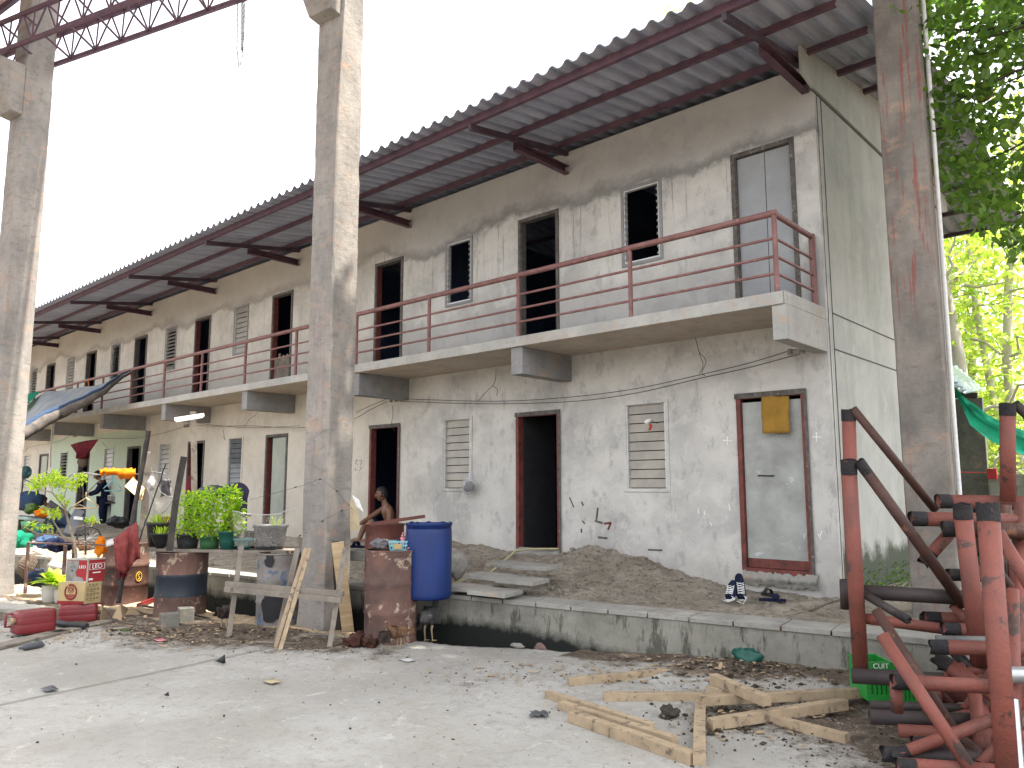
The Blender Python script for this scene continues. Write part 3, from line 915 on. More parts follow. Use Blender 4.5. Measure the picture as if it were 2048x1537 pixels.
UP_D = ['closed', 'open', 'open', 'broken', 'open', 'open', 'open', 'open', 'open', 'open']
LO_D = ['dirty', 'open', 'open', 'ajar', 'open', 'open', 'open', 'pale', 'open', 'open']
UP_W = ['clips', 'clips', 'clips', 'beige', 'tilt', 'darktilt', 'grey', 'tilt', 'beige', 'beige']
LO_W = ['mid', 'beige', 'beige', 'dark', 'beige', 'beige', 'darktilt', 'beige', 'beige', 'beige']
random.seed(11)
for k in range(NU):
    for lev, DO, WI, ds, ws in ((1, DOORU, WINU, UP_D, UP_W), (0, DOORL, WINL, LO_D, LO_W)):
        a = (DO[0] - BW * k, DO[1] - BW * k, DO[2], DO[3])
        q = MB(); w_ = .055
        frame(q, a, w_, -.018, .1, 'f', None, False)
        if lev == 0:
            q.bb(a[0] + w_, a[1] - w_, -.03, .14, a[2] - .08, a[2] + .03)
        fr = q.build('door', MAT['frame_red'] if lev == 0 and k < 3 else MAT['frame_grey'], bld, bevel=.004)
        ORG[fr.name] = ORG[bld.name]
        if lev == 0 and k < 3:
            q = MB(); q.bb(a[0] - .012, a[1] + .012, -.028, -.0185, a[3] - .05, a[3] + .012); q.bb(a[1] - .02, a[1] + .014, -.024, -.0185, a[2], a[3] - .0505)
            q.build('lintel', MAT['frame_grey'], fr)
        else:
            q = MB(); q.bb(a[0] + w_, a[0] + w_ + .012, .0, .1, a[2], a[3] - w_); q.build('jamb', MAT['frame_red' if k in (2, 3, 4) else 'frame_grey'], fr)
        st = ds[k]
        lx0, lx1, lz0, lz1 = a[0] + w_ + .005, a[1] - w_ - .005, a[2] + (.035 if lev == 0 else .01), a[3] - w_ - .01
        if st == 'closed':
            q = MB(); q.bb(lx0, lx1, .035, .07, lz0, lz1); q.build('leaf', MAT['doorleaf'], fr)
            q = MB(); q.bb((lx0 + lx1) / 2 - .003 + .02, (lx0 + lx1) / 2 + .003 + .02, .032, .036, lz0, lz1); q.build('seam', MAT['black'], fr)
        elif st == 'dirty':
            q = MB(); q.bb(lx0, lx1, .03, .065, lz0 + .10, lz1 - .03); q.build('leaf', MAT['doordirty'], fr)
            q = MB(); q.bb(lx0, lx1, .028, .066, lz0, lz0 + .098); q.build('bottom_rail', MAT['frame_red'], fr)
            q = MB(); q.bb(lx0 + .16, lx0 + .36, .024, .03, 1.72, 1.727); q.tube([(lx0 + .16, .02, 1.72), (lx0 + .2, .015, 1.725), (lx0 + .35, .02, 1.715)], .007, 6); q.build('handle', MAT['wire'], fr)
        elif st == 'pale':
            q = MB(); q.bb(lx0, lx1, .03, .065, lz0, lz1); q.build('leaf', MAT['doorpale'], fr)
        elif st == 'ajar':
            q = MB(); q.bar(((lx1), .04, (lz0 + lz1) / 2), (lx1 - .62 * math.cos(R(14)), .04 + .72 * math.sin(R(-14)) * -1 * .2, (lz0 + lz1) / 2), .035, lz1 - lz0); q.build('leaf', MAT['doorpale'], fr)
        elif st == 'broken':
            q = MB()
            xx = lx0 + .01
            while xx < lx1 - .05:
                q.bb(xx, xx + .072, .05, .07, lz0, lz0 + .72 + random.uniform(-.12, .12)); xx += .074
            q.build('leaf', MAT['timber_grey'], fr)
        elif lev == 0 and k == 1:
            q = MB(); q.bar((a[0] + .06, .1, 1.66), (a[0] + .14, .72, 1.66), .03, 1.93); q.build('leaf', MAT['black'], fr)  # leaf made black, the doorway darkness is put into its colour
        if lev == 0 and st == 'open':
            for zz in (2.2, 1.0):
                q = MB(); q.tube([(a[0] + .05, -.005, zz - .04), (a[0] + .05, -.005, zz + .04)], .012, 6); q.build('hinge', MAT['black'], fr)
        # window
        a = (WI[0] - BW * k, WI[1] - BW * k, WI[2], WI[3])
        q = MB(); frame(q, a, .045, -.015, .09, 'f', None, True)
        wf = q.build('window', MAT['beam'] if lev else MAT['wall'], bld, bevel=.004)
        ORG[wf.name] = ORG[bld.name]
        q = MB(); e = .045
        q.bb(a[0] + e, a[0] + e + .018, -.005, .05, a[2] + e, a[3] - e); q.bb(a[1] - e - .018, a[1] - e, -.005, .05, a[2] + e, a[3] - e)
        if ws[k] == 'clips':
            q.bb(a[0] + e + .018, a[1] - e - .018, -.004, .05, a[2] + e, a[2] + e + .02); q.bb(a[0] + e + .018, a[1] - e - .018, -.004, .05, a[3] - e - .02, a[3] - e)
            for i in range(11):
                z = a[2] + e + .04 + i * (a[3] - a[2] - 2 * e - .06) / 11
                for sx in (a[0] + e + .022, a[1] - e - .022):
                    q.bar((sx, -.03, z), (sx, .05, z + .06), .006, .022)
        q.bb(a[0] + e + .019, a[1] - e - .019, .03, .045, a[3] - e - .008, a[3] - e); q.build('track', MAT['alu'], wf)
        if ws[k] in ('beige',): louvres(wf, a, MAT['louvre'], -9)
        elif ws[k] == 'mid': louvres(wf, a, MAT['louvre'], -9)
        elif ws[k] == 'tilt': louvres(wf, a, MAT['louvre'], -42, n=11)
        elif ws[k] == 'grey': louvres(wf, a, MAT['louvre'], -20, n=10)
        elif ws[k] == 'darktilt': louvres(wf, a, MAT['louvre_dark'] if lev else MAT['louvre'], -62, n=11)
        elif ws[k] == 'dark': louvres(wf, a, MAT['louvre_dark'], -8, n=10)


# painted crosses and scrapes on the facade
def mark(pts, w, mt, name, y=-.0025):
    q = MB()
    for a, c in zip(pts[:-1], pts[1:]):
        A = onY(*a, 0); B = onY(*c, 0); A.y = B.y = y
        q.bar(A, B, w, .003, side=(B - A).cross(V((0, 1, 0))))
    return q.build(name, mt, bld)


for cx, cy in ((1455, 881), (1633, 874)):
    mark([(cx - 9, cy), (cx + 9, cy + 1)], .011, MAT['whitepaint'], 'painted_cross')
    mark([(cx, cy - 9), (cx + 1, cy + 10)], .011, MAT['whitepaint'], 'painted_cross', -.006)
for pts in ([(1139, 995), (1148, 1015)], [(1163, 1004), (1167, 1012)], [(1196, 1016), (1193, 1040)], [(1190, 1042), (1206, 1047)], [(1165, 1042), (1170, 1048)], [(1163, 1058), (1163, 1066)], [(1196, 1075), (1215, 1077)], [(1296, 1100), (1325, 1101)]):
    mark(pts, random.uniform(.012, .03), MAT['frame_grey'], 'scrape')
mark([(1208, 1048), (1222, 1046), (1216, 1060)], .028, MAT['frame_red'], 'red_smear')
for pts in ([(1396, 1018), (1398, 1028)], [(1409, 1022), (1410, 1030)], [(1458, 1008), (1460, 1022)], [(1636, 1068), (1642, 1078)], [(1644, 1062), (1640, 1074)], [(1420, 1045), (1424, 1052)]):
    mark(pts, .012, MAT['whitepaint'], 'paint_splash')
# scribbled digits beside the third door
sc_ = [(711, 922), (715, 920), (711, 927), (716, 930)], [(718, 921), (724, 921), (721, 931)], [(712, 936), (710, 941), (716, 940)], [(719, 935), (724, 936), (719, 942)]
for pts in sc_: mark(list(pts), .006, MAT['blackink'], 'scribble')
# ---------------------------------------------------------------- yard pillars
PA = R(8)
PU = V((math.cos(PA), math.sin(PA), 0)); PV = V((-math.sin(PA), math.cos(PA), 0))
PW = .40
ctr_c = G(645, 1265); left_c = G(22, 1193) - PV * .40; right_c = D(1829, 1300, 7.2); right_c.z = 0


def pillar(corner, label, mt, w=PW, top=10.7, cz=7.37, corner_is='near'):
    """corner: the corner between the -V and +U faces at the ground"""
    c = corner - PU * w / 2 + PV * w / 2 if corner_is == 'near' else corner + PU * w / 2 + PV * w / 2
    c.z = 0
    t = thing('concrete_pillar', label, 'pillar', c, 'concrete pillars of the open yard')
    b = MB()
    # chipped, slightly uneven shaft
    n = 90; ch = .014; random.seed(int(c.x * 100) % 97)
    prof = [(-1, -1), (1, -1), (1, 1), (-1, 1)]
    rows = []
    for i in range(n + 1):
        z = -.3 + (top + .3) * i / n; row = []
        for (sx, sy) in prof:
            for (ox, oy) in (((0, 1), (1, 0)) if (sx, sy) in ((-1, -1), (1, 1)) else ((1, 0), (0, 1))):
                e = ch * (1 + .9 * noise.noise(V((sx * 3, sy * 5, z * 4 + c.x))) + (.9 if noise.noise(V((sx * 7, sy, z * 2.2 + c.x))) > .38 else 0))
                flare = .02 * sm(.5, 0, z)
                px_ = sx * (w / 2 + flare) - sx * ox * e; py_ = sy * (w / 2 + flare) - sy * oy * e
                row.append(c + PU * px_ + PV * py_ + V((0, 0, z)))
        rows.append(row)
    b.grid(rows, False, closed=True)
    b.build('shaft', mt, t)
    b = MB(); y0 = -w / 2
    P = lambda y, z: c + PV * (y0 - y) + PU * (-w / 2 + .003) + V((0, 0, z))
    b.prism([P(-.002, cz), P(.16, cz + .02), P(.40, cz + .42), P(.40, cz + .82), P(-.002, cz + .82)], PU * (w - .006))
    b.build('corbel', mt, t, bevel=.01)
    return c


cC = pillar(ctr_c, 'tall square concrete pillar standing in the middle of the yard with timber leaning on its foot', MAT['pillar'])
cL = pillar(left_c, 'pale concrete pillar at the far left carrying the steel lattice truss', MAT['pillar'], w=.42, top=9.75)
cR = pillar(right_c, 'red scraped concrete pillar beside the end wall of the row house', MAT['pillar_red'], corner_is='left')
# pale pipe strapped to the right pillar
q = MB(); a = cR + PU * (PW / 2 + .03) + PV * .12
q.tube([a + V((0, 0, .2)), a + V((0, 0, 2.4)), a + V((.01, 0, 5.0)), a + V((0, 0, 8.9))], .022, 10)
tag(q.build('drain_pipe', MAT['whitepaint'], None, a), 'pale thin plastic pipe running up the right edge of the scraped pillar', 'pipe')

# ---------------------------------------------------------------- lattice trusses and yard roof
TN = PLN


def onPL(x, y, off): return onP(x, y, cC + PLN * off, PLN)


def lattice(name, label, off, pA, pB, hgt, wid, mt):
    """box lattice girder between two points (bottom chord), square section"""
    A, B = pA, pB
    t = thing(name, label, 'truss', A, 'steel roof trusses of the yard')
    d = (B - A); L = d.length; d.normalize(); u = V((0, 0, 1)); u = (u - d * u.dot(d)).normalized()
    ch = [(0, 0), (0, 1), (1, 0), (1, 1)]
    for i, (s_, h_) in enumerate(ch):
        q = MB(); o_ = PLN * (s_ * wid) + u * (h_ * hgt)
        q.bar(A + o_, B + o_, .045, .065); q.build('chord', mt, t)
    n = int(L / .62)
    for s_ in (0, 1):
        q = MB()
        for i in range(n):
            a = A + d * (L * i / n) + PLN * (s_ * wid); c = A + d * (L * (i + 1) / n) + PLN * (s_ * wid); m_ = (a + c) / 2
            q.tube([a, m_ + u * hgt], .015, 6); q.tube([m_ + u * hgt, c], .015, 6); q.tube([a, a + u * hgt], .013, 6)
        q.build('web', mt, t)
    for h_ in (0, 1):
        q = MB()
        for i in range(n):
            a = A + d * (L * i / n) + u * h_ * hgt; c = A + d * (L * (i + .5) / n) + u * h_ * hgt + PLN * wid
            q.tube([a, c], .018, 6)
        q.build('web', mt, t)
    return t


A0 = onPL(46, 152, -.16); B0 = onPL(480, 0, -.16)
dirT = (B0 - A0).normalized()
lattice('lattice_truss', 'red steel lattice truss spanning from the left pillar, nearest to the building', 0, A0 - dirT * 1.2, B0 + dirT * 9.5, .50, -.62, MAT['purlin'])
A1 = onPL(0, 240 * .48, -1.4); B1 = onPL(309, 0, -1.4)
# roof sheets of the yard, a strip in front of the pillars
t = thing('yard_roof', 'pinkish sheet roof high over the yard, only a corner seen at top left', 'roof', cC + V((0, 0, 9.2)))
ZR = 10.8
q = MB(); rows = []
for i in range(0, 561):
    s_ = -15.5 + 29.0 * i / 560
    zz = ZR + max(-.9, min(2.0, .17 * (s_ + 3)))
    P = cC + PLD * s_
    rows.append([V((P.x, P.y, zz + .02 * math.sin(i * 1.6))) + PLN * o_ for o_ in (-.12, -4.8)])
q.grid(rows, False); q.build('roof_sheet', MAT['paleroof'], t, thick=.01)
for o_ in (-.18, -1.6, -3.2, -4.6):
    q = MB(); P = [cC + PLD * s_ + PLN * o_ + V((0, 0, ZR - .1 + max(-.9, min(2.0, .17 * (s_ + 3))))) for s_ in (-15.5, -8.2, -3, 3, 8.8, 13.5)]
    for a, c in zip(P[:-1], P[1:]): q.bar(a, c, .06, .12)
    q.build('purlin', MAT['purlin2'], t)
# hoist chain
ct = onPL(474, -60, -.1); tt = thing('hoist_chain', 'thin loops of hoist chain hanging from the truss against the white sky', 'chain', ct)


def chain(pts, r=.017):
    q = MB(); P = []
    for a, c in zip(pts[:-1], pts[1:]):
        n = max(2, int((c - a).length / .04))
        P += [a.lerp(c, i / n) for i in range(n)]
    for i, p in enumerate(P):
        k = [(math.cos(x) * r * .55, math.sin(x) * r * 1.25) for x in [j * math.pi / 4 for j in range(8)]]
        ax = PLD if i % 2 else PLN
        q.tube([p + ax * a_ + V((0, 0, b_)) for a_, b_ in k], .0045, 5, closed=True)
    q.build('chain', MAT['greypipe'], tt)


def cp(x, y): return onPL(x, y, -.1)


chain([cp(476, -60), cp(474, 100), cp(478, 135), cp(484, 120), cp(488, 60), cp(492, -60)])
chain([cp(484, -60), cp(483, 98), cp(486, 100), cp(487, -60)])

# ---------------------------------------------------------------- trees
random.seed(21)


def limb(q, pts, r0, r1, n=7):
    P = [V(p) for p in pts]; k = len(P)
    q.tube(P, [r0 + (r1 - r0) * i / (k - 1) for i in range(k)], n)


def wander(a, b_, n=6, amp=.15):
    return [a.lerp(b_, i / n) + rv(amp) * math.sin(math.pi * i / n) for i in range(n + 1)]


def leaf_cluster(q, c, rad, n, L, flat=.6):
    for _ in range(n):
        o = rv(); o.z *= flat
        p = c + o * rad
        d = (o + V((0, 0, -.25)) + rv(.5))
        leaf(q, p, d if d.length > .05 else V((1, 0, 0)), (V((0, 0, 1)) + rv(.6)).normalized(), L * random.uniform(.7, 1.25), L * random.uniform(.42, .6))


# big overhanging tree at the right
near = thing('overhanging_tree', 'dark leafed tree overhanging the roof end at the upper right with one round fruit', 'tree', (7.2, 1.6, 0))
q = MB()
limb(q, [(7.2, 1.6, -.2), (7.1, 1.5, 2.5), (6.8, 1.2, 5), (6.6, .8, 7.5), (6.3, .5, 9.5)], .26, .1, 12)
ends = [D(1840, 60, 8.6), D(1900, 210, 8.2), D(1960, 330, 8.4), D(2000, 170, 8.0), D(2030, 430, 8.6), D(1880, 130, 8.8), D(1930, 90, 8.3)]
cl = []
for e in ends:
    s_ = V((6.7, 1.1, random.uniform(5.0, 6.6)))
    w_ = wander(s_, e, 9, .25); limb(q, w_, .06, .008)
    cl += w_[5:]
for i in range(26):
    a = i * 2.4; r_ = random.uniform(1.5, 4.6)
    e = V((3.6 + r_ * math.cos(a), .2 + r_ * math.sin(a), 9.4 + random.uniform(-.3, 1.2)))
    limb(q, wander(V((6.5, .7, random.uniform(6.5, 9))), e, 6, .3), .06, .012, 6)
q.build('trunk', MAT['barkdark'], near)
q = MB()
# seen part: clusters hung on picture-side twigs
CL = [(1850, 30, 22, 30), (1890, 80, 55, 90), (1960, 60, 70, 110), (2020, 50, 55, 90), (1880, 170, 40, 60), (1930, 190, 60, 95), (2000, 180, 65, 110), (1885, 260, 35, 45), (1940, 280, 55, 90),
      (2010, 290, 60, 100), (1925, 350, 42, 70), (1985, 370, 55, 90), (2035, 370, 45, 80), (1960, 425, 35, 60), (2015, 450, 45, 75), (2040, 490, 25, 36), (1905, 320, 26, 36), (1870, 215, 24, 26), (1865, 330, 14, 10), (1915, 395, 20, 22),
      (1800, 5, 30, 20), (2000, -40, 90, 120), (1870, -40, 60, 60), (1995, 235, 50, 60), (2045, 130, 40, 60), (1950, 130, 50, 60)]
for (x, y, r_, n) in CL:
    for _ in range(int(n * 1.5)):
        a = random.uniform(0, 6.28); rr = r_ * 1.15 * math.sqrt(random.random()); dd = random.uniform(7.7, 9.3)
        p = D(x + rr * math.cos(a), y + rr * math.sin(a), dd)
        leaf(q, p, rv() + V((0, 0, -.2)), (V((0, 0, 1)) + rv(.9)).normalized(), random.uniform(.075, .135), random.uniform(.05, .08), .08)
    c = D(x, y, 8.5)
    for _ in range(3):
        limb(q, wander(c + rv(.25), c + rv(.35) , 4, .06), .006, .003, 4)
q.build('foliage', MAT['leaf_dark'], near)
q = MB()
for (cx_, cy_, cr_, n_) in ((4.2, 1.8, 4.6, 260), (1.3, -1.8, 3.1, 170), (5.2, -2.2, 3.0, 110), (7.6, 1.2, 2.6, 60), (3.2, 4.6, 2.8, 130), (2.6, 2.2, 1.8, 50)):  # out-of-view crown, leaf clusters added where their shade is wanted
    for i in range(n_):
        a = random.uniform(0, 6.28); r_ = cr_ * math.sqrt(random.random())
        c = V((cx_ + r_ * math.cos(a), cy_ + r_ * math.sin(a), 9.9 + random.uniform(-.8, 1.2)))
        leaf_cluster(q, c, .9, 34, .27)
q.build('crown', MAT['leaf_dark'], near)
q = MB(); fp = D(1967, 187, 8.2); q.blob(fp, .092, 12, .05); q.tube([fp + V((0, 0, .08)), fp + V((.02, .02, .3))], .006, 6)
q.build('fruit', MAT['fruit'], near)

# trees behind, lit from above
TT = [(1918, 16.5, .17, 'lime', 'tree with a thick pale grey trunk behind the shed roof'), (1995, 18, .10, 'pale', 'slim tree with yellow green leaves behind the green net'), (1885, 19.0, .10, 'lime', 'tree peeping between the drain pipe and the pale trunk'),
      (2060, 17.0, .12, 'lime', 'bushy yellow green tree at the right edge of the picture'), (1960, 20.0, .12, 'pale', 'distant pale tree filling the gap right of the scraped pillar'), (1850, 23.0, .14, 'lime', 'distant tree showing under the back eave of the row house')]
for i, (px_, dd, r_, kind, lab) in enumerate(TT):
    bp = D(px_, 960, dd); bp.z = .3
    t = thing('tree', lab, 'tree', bp, 'sunlit trees behind the shed')
    q = MB(); P = [bp + V((.25 * math.sin(i + z * .5), .2 * math.cos(i * 2 + z * .6), z - .4)) for z in (0, 1.5, 3, 4.5, 6, 8, 10)]
    q.tube(P, [r_ * (1 - .07 * j) for j in range(7)], 12)
    cs = []
    for j in range(16):
        s_ = P[random.randint(1, 5)].copy(); e = s_ + V((random.uniform(-2.2, 2.2), random.uniform(-1.6, 1.6), random.uniform(-.3, 2.0)))
        w_ = wander(s_, e, 6, .2); limb(q, w_, r_ * .28, .01, 6); cs += w_[2:]
    q.build('trunk', MAT['bark'], t)
    q = MB()
    for c in cs:
        if random.random() < .75: leaf_cluster(q, c + rv(.25), .5, 11, .17 if dd < 16 else .22)
    for j in range(75):
        c = bp + V((random.gauss(0, 1.5), random.gauss(0, 1.1), random.uniform(1.6, 10.5)))
        leaf_cluster(q, c, .55, 12, .17 if dd < 16 else .23)
    q.build('crown', MAT['leaf_lime' if kind == 'lime' else 'leaf_pale'], t)
# wispy tree top above the roof
bp = V((-3.2, 12.5, 0)); t = thing('tree', 'wispy tree whose pale top just shows over the roof ridge', 'tree', bp)
q = MB(); q.tube([bp, bp + V((0, 0, 6)), bp + V((.2, 0, 11))], [.2, .13, .04], 8)
tops = [D(1385, 18, 17.5), D(1365, 35, 17.8), D(1410, 12, 17.2), D(1320, 62, 17.4), D(1400, 40, 18), D(1750, 30, 15), D(1730, 50, 15)]
for e in tops[:5]: limb(q, wander(bp + V((.2, 0, 10)), e, 5, .2), .03, .006, 5)
q.build('trunk', MAT['bark'], t)
q = MB()
for e in tops[:5]: leaf_cluster(q, e, .35, 34, .11)
for e in tops[:5]: leaf_cluster(q, e + V((0, .3, -.8)), .8, 60, .14)
q.build('crown', MAT['leaf_lime'], t)
# hedge mass far behind
q = MB(); random.seed(5)
for i in range(700):
    p = D(random.uniform(1790, 2300), 960, random.uniform(18, 30)); p.z = 0
    leaf_cluster(q, p + V((0, 0, random.uniform(.2, 9.5))), .9, 8, .34)
tag(q.build('foliage', MAT['leaf_lime'], None, D(1950, 960, 24)), 'dense yellow green wood closing the view behind the shed', 'wood', kind='stuff')

# ---------------------------------------------------------------- shed and walls at the right rear
w0 = onY(1893, 1000, 7.4)
q = MB(); zt = onY(1900, 800, 7.4).z
q.bb(onY(1860, 900, 7.4).x, onY(1972, 900, 7.4).x, 7.4, 7.52, .1, zt)
tag(q.build('block_wall', MAT['block'], None, (2.5, 7.4, .1)), 'dark stained block wall seen behind the green net', 'wall')
q = MB(); a = onY(1972, 880, 7.2)
for j in range(8):
    for i in range(12):
        q.bb(a.x + .4 * i + (.2 if j % 2 else 0), a.x + .4 * i + .385 + (.2 if j % 2 else 0), 7.2, 7.32, .2 + j * .2, .385 + j * .2)
q.bb(a.x - .02, a.x + 5.3, 7.215, 7.31, .1, 1.8)
tag(q.build('block_wall', MAT['blockpale'], None, (a.x, 7.2, .1)), 'lighter grey block wall at the right edge behind the pipes', 'wall')
shed = thing('shed_roof', 'small tin lean-to roof on dark posts behind the scraped pillar', 'shed', onY(1900, 1000, 6.6))
q = MB(); P = [onY(1885, 730, 6.2), onY(1945, 775, 6.2)]
rows = []
for i in range(25):
    f_ = i / 24; c = onY(1880, 728, 7.0).lerp(onY(1950, 760, 6.0), 0)
    rows.append([V((2.1 + 1.35 * f_, 7.6, 3.28 - .45 * f_ + .03 * math.sin(i * 1.6))), V((2.1 + 1.35 * f_, 5.9, 3.02 - .45 * f_ + .03 * math.sin(i * 1.6)))])
a_ = onY(1890, 735, 6.6); b_ = onY(1948, 785, 6.6)
rows = [[a_.lerp(b_, i / 24) + V((0, .8, .12 + .02 * math.sin(i * 1.7))), a_.lerp(b_, i / 24) + V((0, -.7, -.1 + .02 * math.sin(i * 1.7)))] for i in range(25)]
q.grid(rows, True); q.build('roof_sheet', MAT['tin'], shed, thick=.006)
q = MB(); q.bar(onY(1885, 790, 6.5), onY(1955, 792, 6.5), .06, .1); q.build('beam', MAT['timber_dark'], shed)
q = MB(); p = onY(1893, 790, 6.5); q.bar(p, V((p.x, p.y, .1)), .08, .08); q.build('post', MAT['timber_dark'], shed)
# green cloth
q = MB(); K = 6.2
top = [(1895, 757), (1935, 800), (1975, 830), (2048, 862), (2120, 900)]; bot = [(1912, 790), (1940, 850), (1985, 885), (2048, 912), (2120, 950)]
mid = [(1905, 780), (1945, 828), (1978, 852), (2048, 880), (2120, 925)]
rows = []
for a, m_, c in zip(top, mid, bot):
    rows.append([onY(*a, K), onY(*m_, K - .18), onY(*c, K)])
R2 = []
for i in range(len(rows) - 1):
    for k in range(8):
        f_ = k / 8; R2.append([])
        for j in range(13):
            g = j / 12 * 2; j0 = min(1, int(g)); h = g - j0
            p = rows[i][j0].lerp(rows[i][j0 + 1], h).lerp(rows[i + 1][j0].lerp(rows[i + 1][j0 + 1], h), f_)
            R2[-1].append(p + V((0, .06 * noise.noise(V((i * 1.1 + f_, j * .9, 3))), .03 * noise.noise(V((i + f_, j * .5, 9))))))
q.grid(R2); tag(q.build('green_net', MAT['greentarp'], None, R2[0][0]), 'bright green shade cloth sagging from the shed roof to the right', 'shade cloth')
q = MB(); p = onY(1985, 948, 7.1); q.box(p, (.14, .1, .18)); q.tube([p + V((-.07, 0, .02)), p + V((-.5, 0, .03))], .008, 6)
tag(q.build('red_dipper', MAT['comb'], None, p, bevel=.01), 'small red plastic dipper hanging on the wall behind the pipes', 'dipper')
# black and grey rag at foot of the wall
q = MB(); p0 = onY(1905, 1000, 4.5)
rows = [[V((p0.x + i * .09, p0.y + .1 * math.sin(i), 1.45 - .06 * i + .12 * (1 if j == 0 else -j * 1.4) + .05 * noise.noise(V((i, j, 0))))) for j in range(5)] for i in range(12)]
q.grid(rows); tag(q.build('rag', MAT['black'], None, p0), 'dark cloth hanging behind the horizontal red pipes', 'cloth')

# ---------------------------------------------------------------- red pipe trusses (dismantled)
def pipe(q, a, b_, wpx, da, db=None, brk=False):
    da = da; db = db or da
    A = D(*a, da); B = D(*b_, db); r = .5 * wpx * (da + db) / 2 / F
    q.tube([A, B], [.5 * wpx * da / F * .5 + r * .5, .5 * wpx * db / F * .5 + r * .5], 16, cap=False)
    return A, B, r


def ring_end(q, A, B, r):
    d = (B - A).normalized()
    q.tube([A - d * .012, A + d * .035], [r * 1.06, r * 1.02], 14)


def pipes(label, items, group='dismantled red pipe trusses piled at the right', mt='redpipe'):
    fac = .94 if 'tallest' in label else .885

    def dd(p_, d_):      # nearer where the pipe would otherwise sink below the yard
        return min(d_ * fac, 1.53 * F / (p_[1] - 962)) if p_[1] > 1100 else d_ * fac
    items = [(it[0], it[1], it[2], dd(it[0], it[3]), dd(it[1], (it[4] if len(it) > 4 and it[4] else it[3]))) + tuple(it[5:]) for it in items]
    P0 = D(*items[0][1], items[0][4]); P0.z = 0
    t = thing('pipe_truss', label, 'pipe truss', P0, group)
    for it in items:
        a, b_, w_, da = it[0], it[1], it[2], it[3]; db = it[4] if len(it) > 4 and it[4] else da; mm = it[5] if len(it) > 5 else mt
        q = MB(); A, B, r = pipe(q, a, b_, w_, da, db)
        o = q.build('pipe', MAT[mm], t, thick=.006)
        ORG[o.name] = ORG[t.name]
        if len(it) > 6:
            for e in it[6]:
                q = MB(); P, Q = (A, B) if e == 'a' else (B, A)
                d = (Q - P).normalized(); s_ = d.cross(V((.3, .2, 1))).normalized(); u = d.cross(s_)
                rows = []
                for k in range(4):
                    off = (-.012, .015, .05, .085)[k]
                    rows.append([P + d * (off + (.02 * noise.noise(V((j * 1.3, A.x, k))) if k < 2 else 0)) + (s_ * math.cos(j * math.pi / 8) + u * math.sin(j * math.pi / 8)) * r * (1.12 + .06 * noise.noise(V((j * .9, k, A.x * 5)))) for j in range(16)])
                q.grid(rows, True, closed=True); q.build('burnt_end', MAT['char'], o)
    return t


pipes('tallest red pipe truss standing at the back, its top joint burnt open', [
    ((1697, 822), (1708, 1182), 25, 7.1, None, 'redpipe', 'a'), ((1706, 818), (1871, 1021), 15, 7.05, 7.0, 'rust_dark'), ((1878, 1003), (2400, 1013), 26, 6.8, 6.6, 'redpipe', 'a'),
    ((2015, 810), (2016, 1003), 27, 6.6, None, 'redpipe', 'a'), ((2030, 808), (2130, 905), 17, 6.6, None, 'brownpipe')])
pipes('leftmost upright red pipe with a long slanting brace and dark foot pipe', [
    ((1697, 924), (1722, 1350), 28, 6.0, 6.0, 'redpipe', 'a'), ((1720, 926), (1928, 1212), 20, 5.95, 5.8, 'rust_dark', 'a'), ((1704, 1352), (2090, 1372), 29, 5.95, 5.4, 'brownpipe'),
    ((1722, 1184), (1975, 1199), 27, 6.05, 5.8, 'brownpipe'), ((1720, 1236), (1885, 1258), 20, 6.05, 5.9, 'redpipe'), ((1727, 1188), (1815, 1240), 15, 6.0, 5.7, 'brownpipe', 'b'),
    ((1688, 1160), (1690, 1218), 16, 6.3, None, 'brownpipe')])
pipes('red upright pipe with burnt top and two red crossbars, second from the right', [
    ((1924, 1012), (1960, 1330), 32, 5.7, 5.6, 'redpipe', 'a'), ((1957, 1325), (1964, 1510), 30, 5.75, 5.6, 'redpipe'), ((1825, 1038), (2120, 1044), 27, 6.0, 5.8, 'redpipe', 'a'), ((1889, 1058), (2120, 1066), 29, 5.85, 5.6, 'rust_dark', 'a'),
    ((1904, 1062), (1848, 1124), 22, 6.0, 6.0, 'redpipe', 'b'), ((1939, 1065), (2060, 1225), 14, 6.1, 5.8, 'rust_dark'), ((1883, 1192), (2300, 1214), 25, 5.9, 5.6, 'redpipe', 'a')])
pipes('thickest red upright pipe closest to the camera', [
    ((1975, 1012), (2017, 1580), 39, 4.75, 4.6, 'redpipe', 'a'), ((1995, 1065), (2120, 1270), 24, 5.0, 4.7, 'redpipe'), ((1787, 1513), (1992, 1437), 22, 4.9, 4.85, 'redpipe', 'a'),
    ((1790, 1364), (1990, 1374), 27, 5.1, 5.0, 'redpipe', 'a'), ((1792, 1366), (1794, 1424), 22, 5.15, 5.15, 'redpipe'), ((1797, 1530), (2400, 1569), 26, 4.7, 4.4, 'redpipe', 'a')])
pipes('pair of slanting open ended pipes leaning in front of the stack', [
    ((1752, 1220), (1933, 1500), 19, 5.6, 5.3, 'rust_dark'), ((1764, 1271), (1955, 1560), 24, 5.1, 4.7, 'redpipe'), ((1873, 1314), (2130, 1490), 27, 5.5, 5.0, 'redpipe', 'a'), ((1903, 1300), (2000, 1392), 18, 5.7, 5.5, 'brownpipe', 'a')])
pipes('bundle of horizontal red pipes lying across the middle of the stack', [
    ((1853, 1235), (2300, 1247), 21, 6.0, 5.8, 'redpipe', 'a'), ((1890, 1258), (2300, 1276), 23, 5.7, 5.5, 'redpipe', 'a'), ((1843, 1240), (1900, 1262), 22, 6.2, 6.1, 'rust_dark', 'a'),
    ((1865, 1294), (2120, 1302), 27, 5.4, 5.1, 'redpipe', 'a'), ((1872, 1279), (2120, 1284), 14, 5.6, 5.4, 'greypipe')])
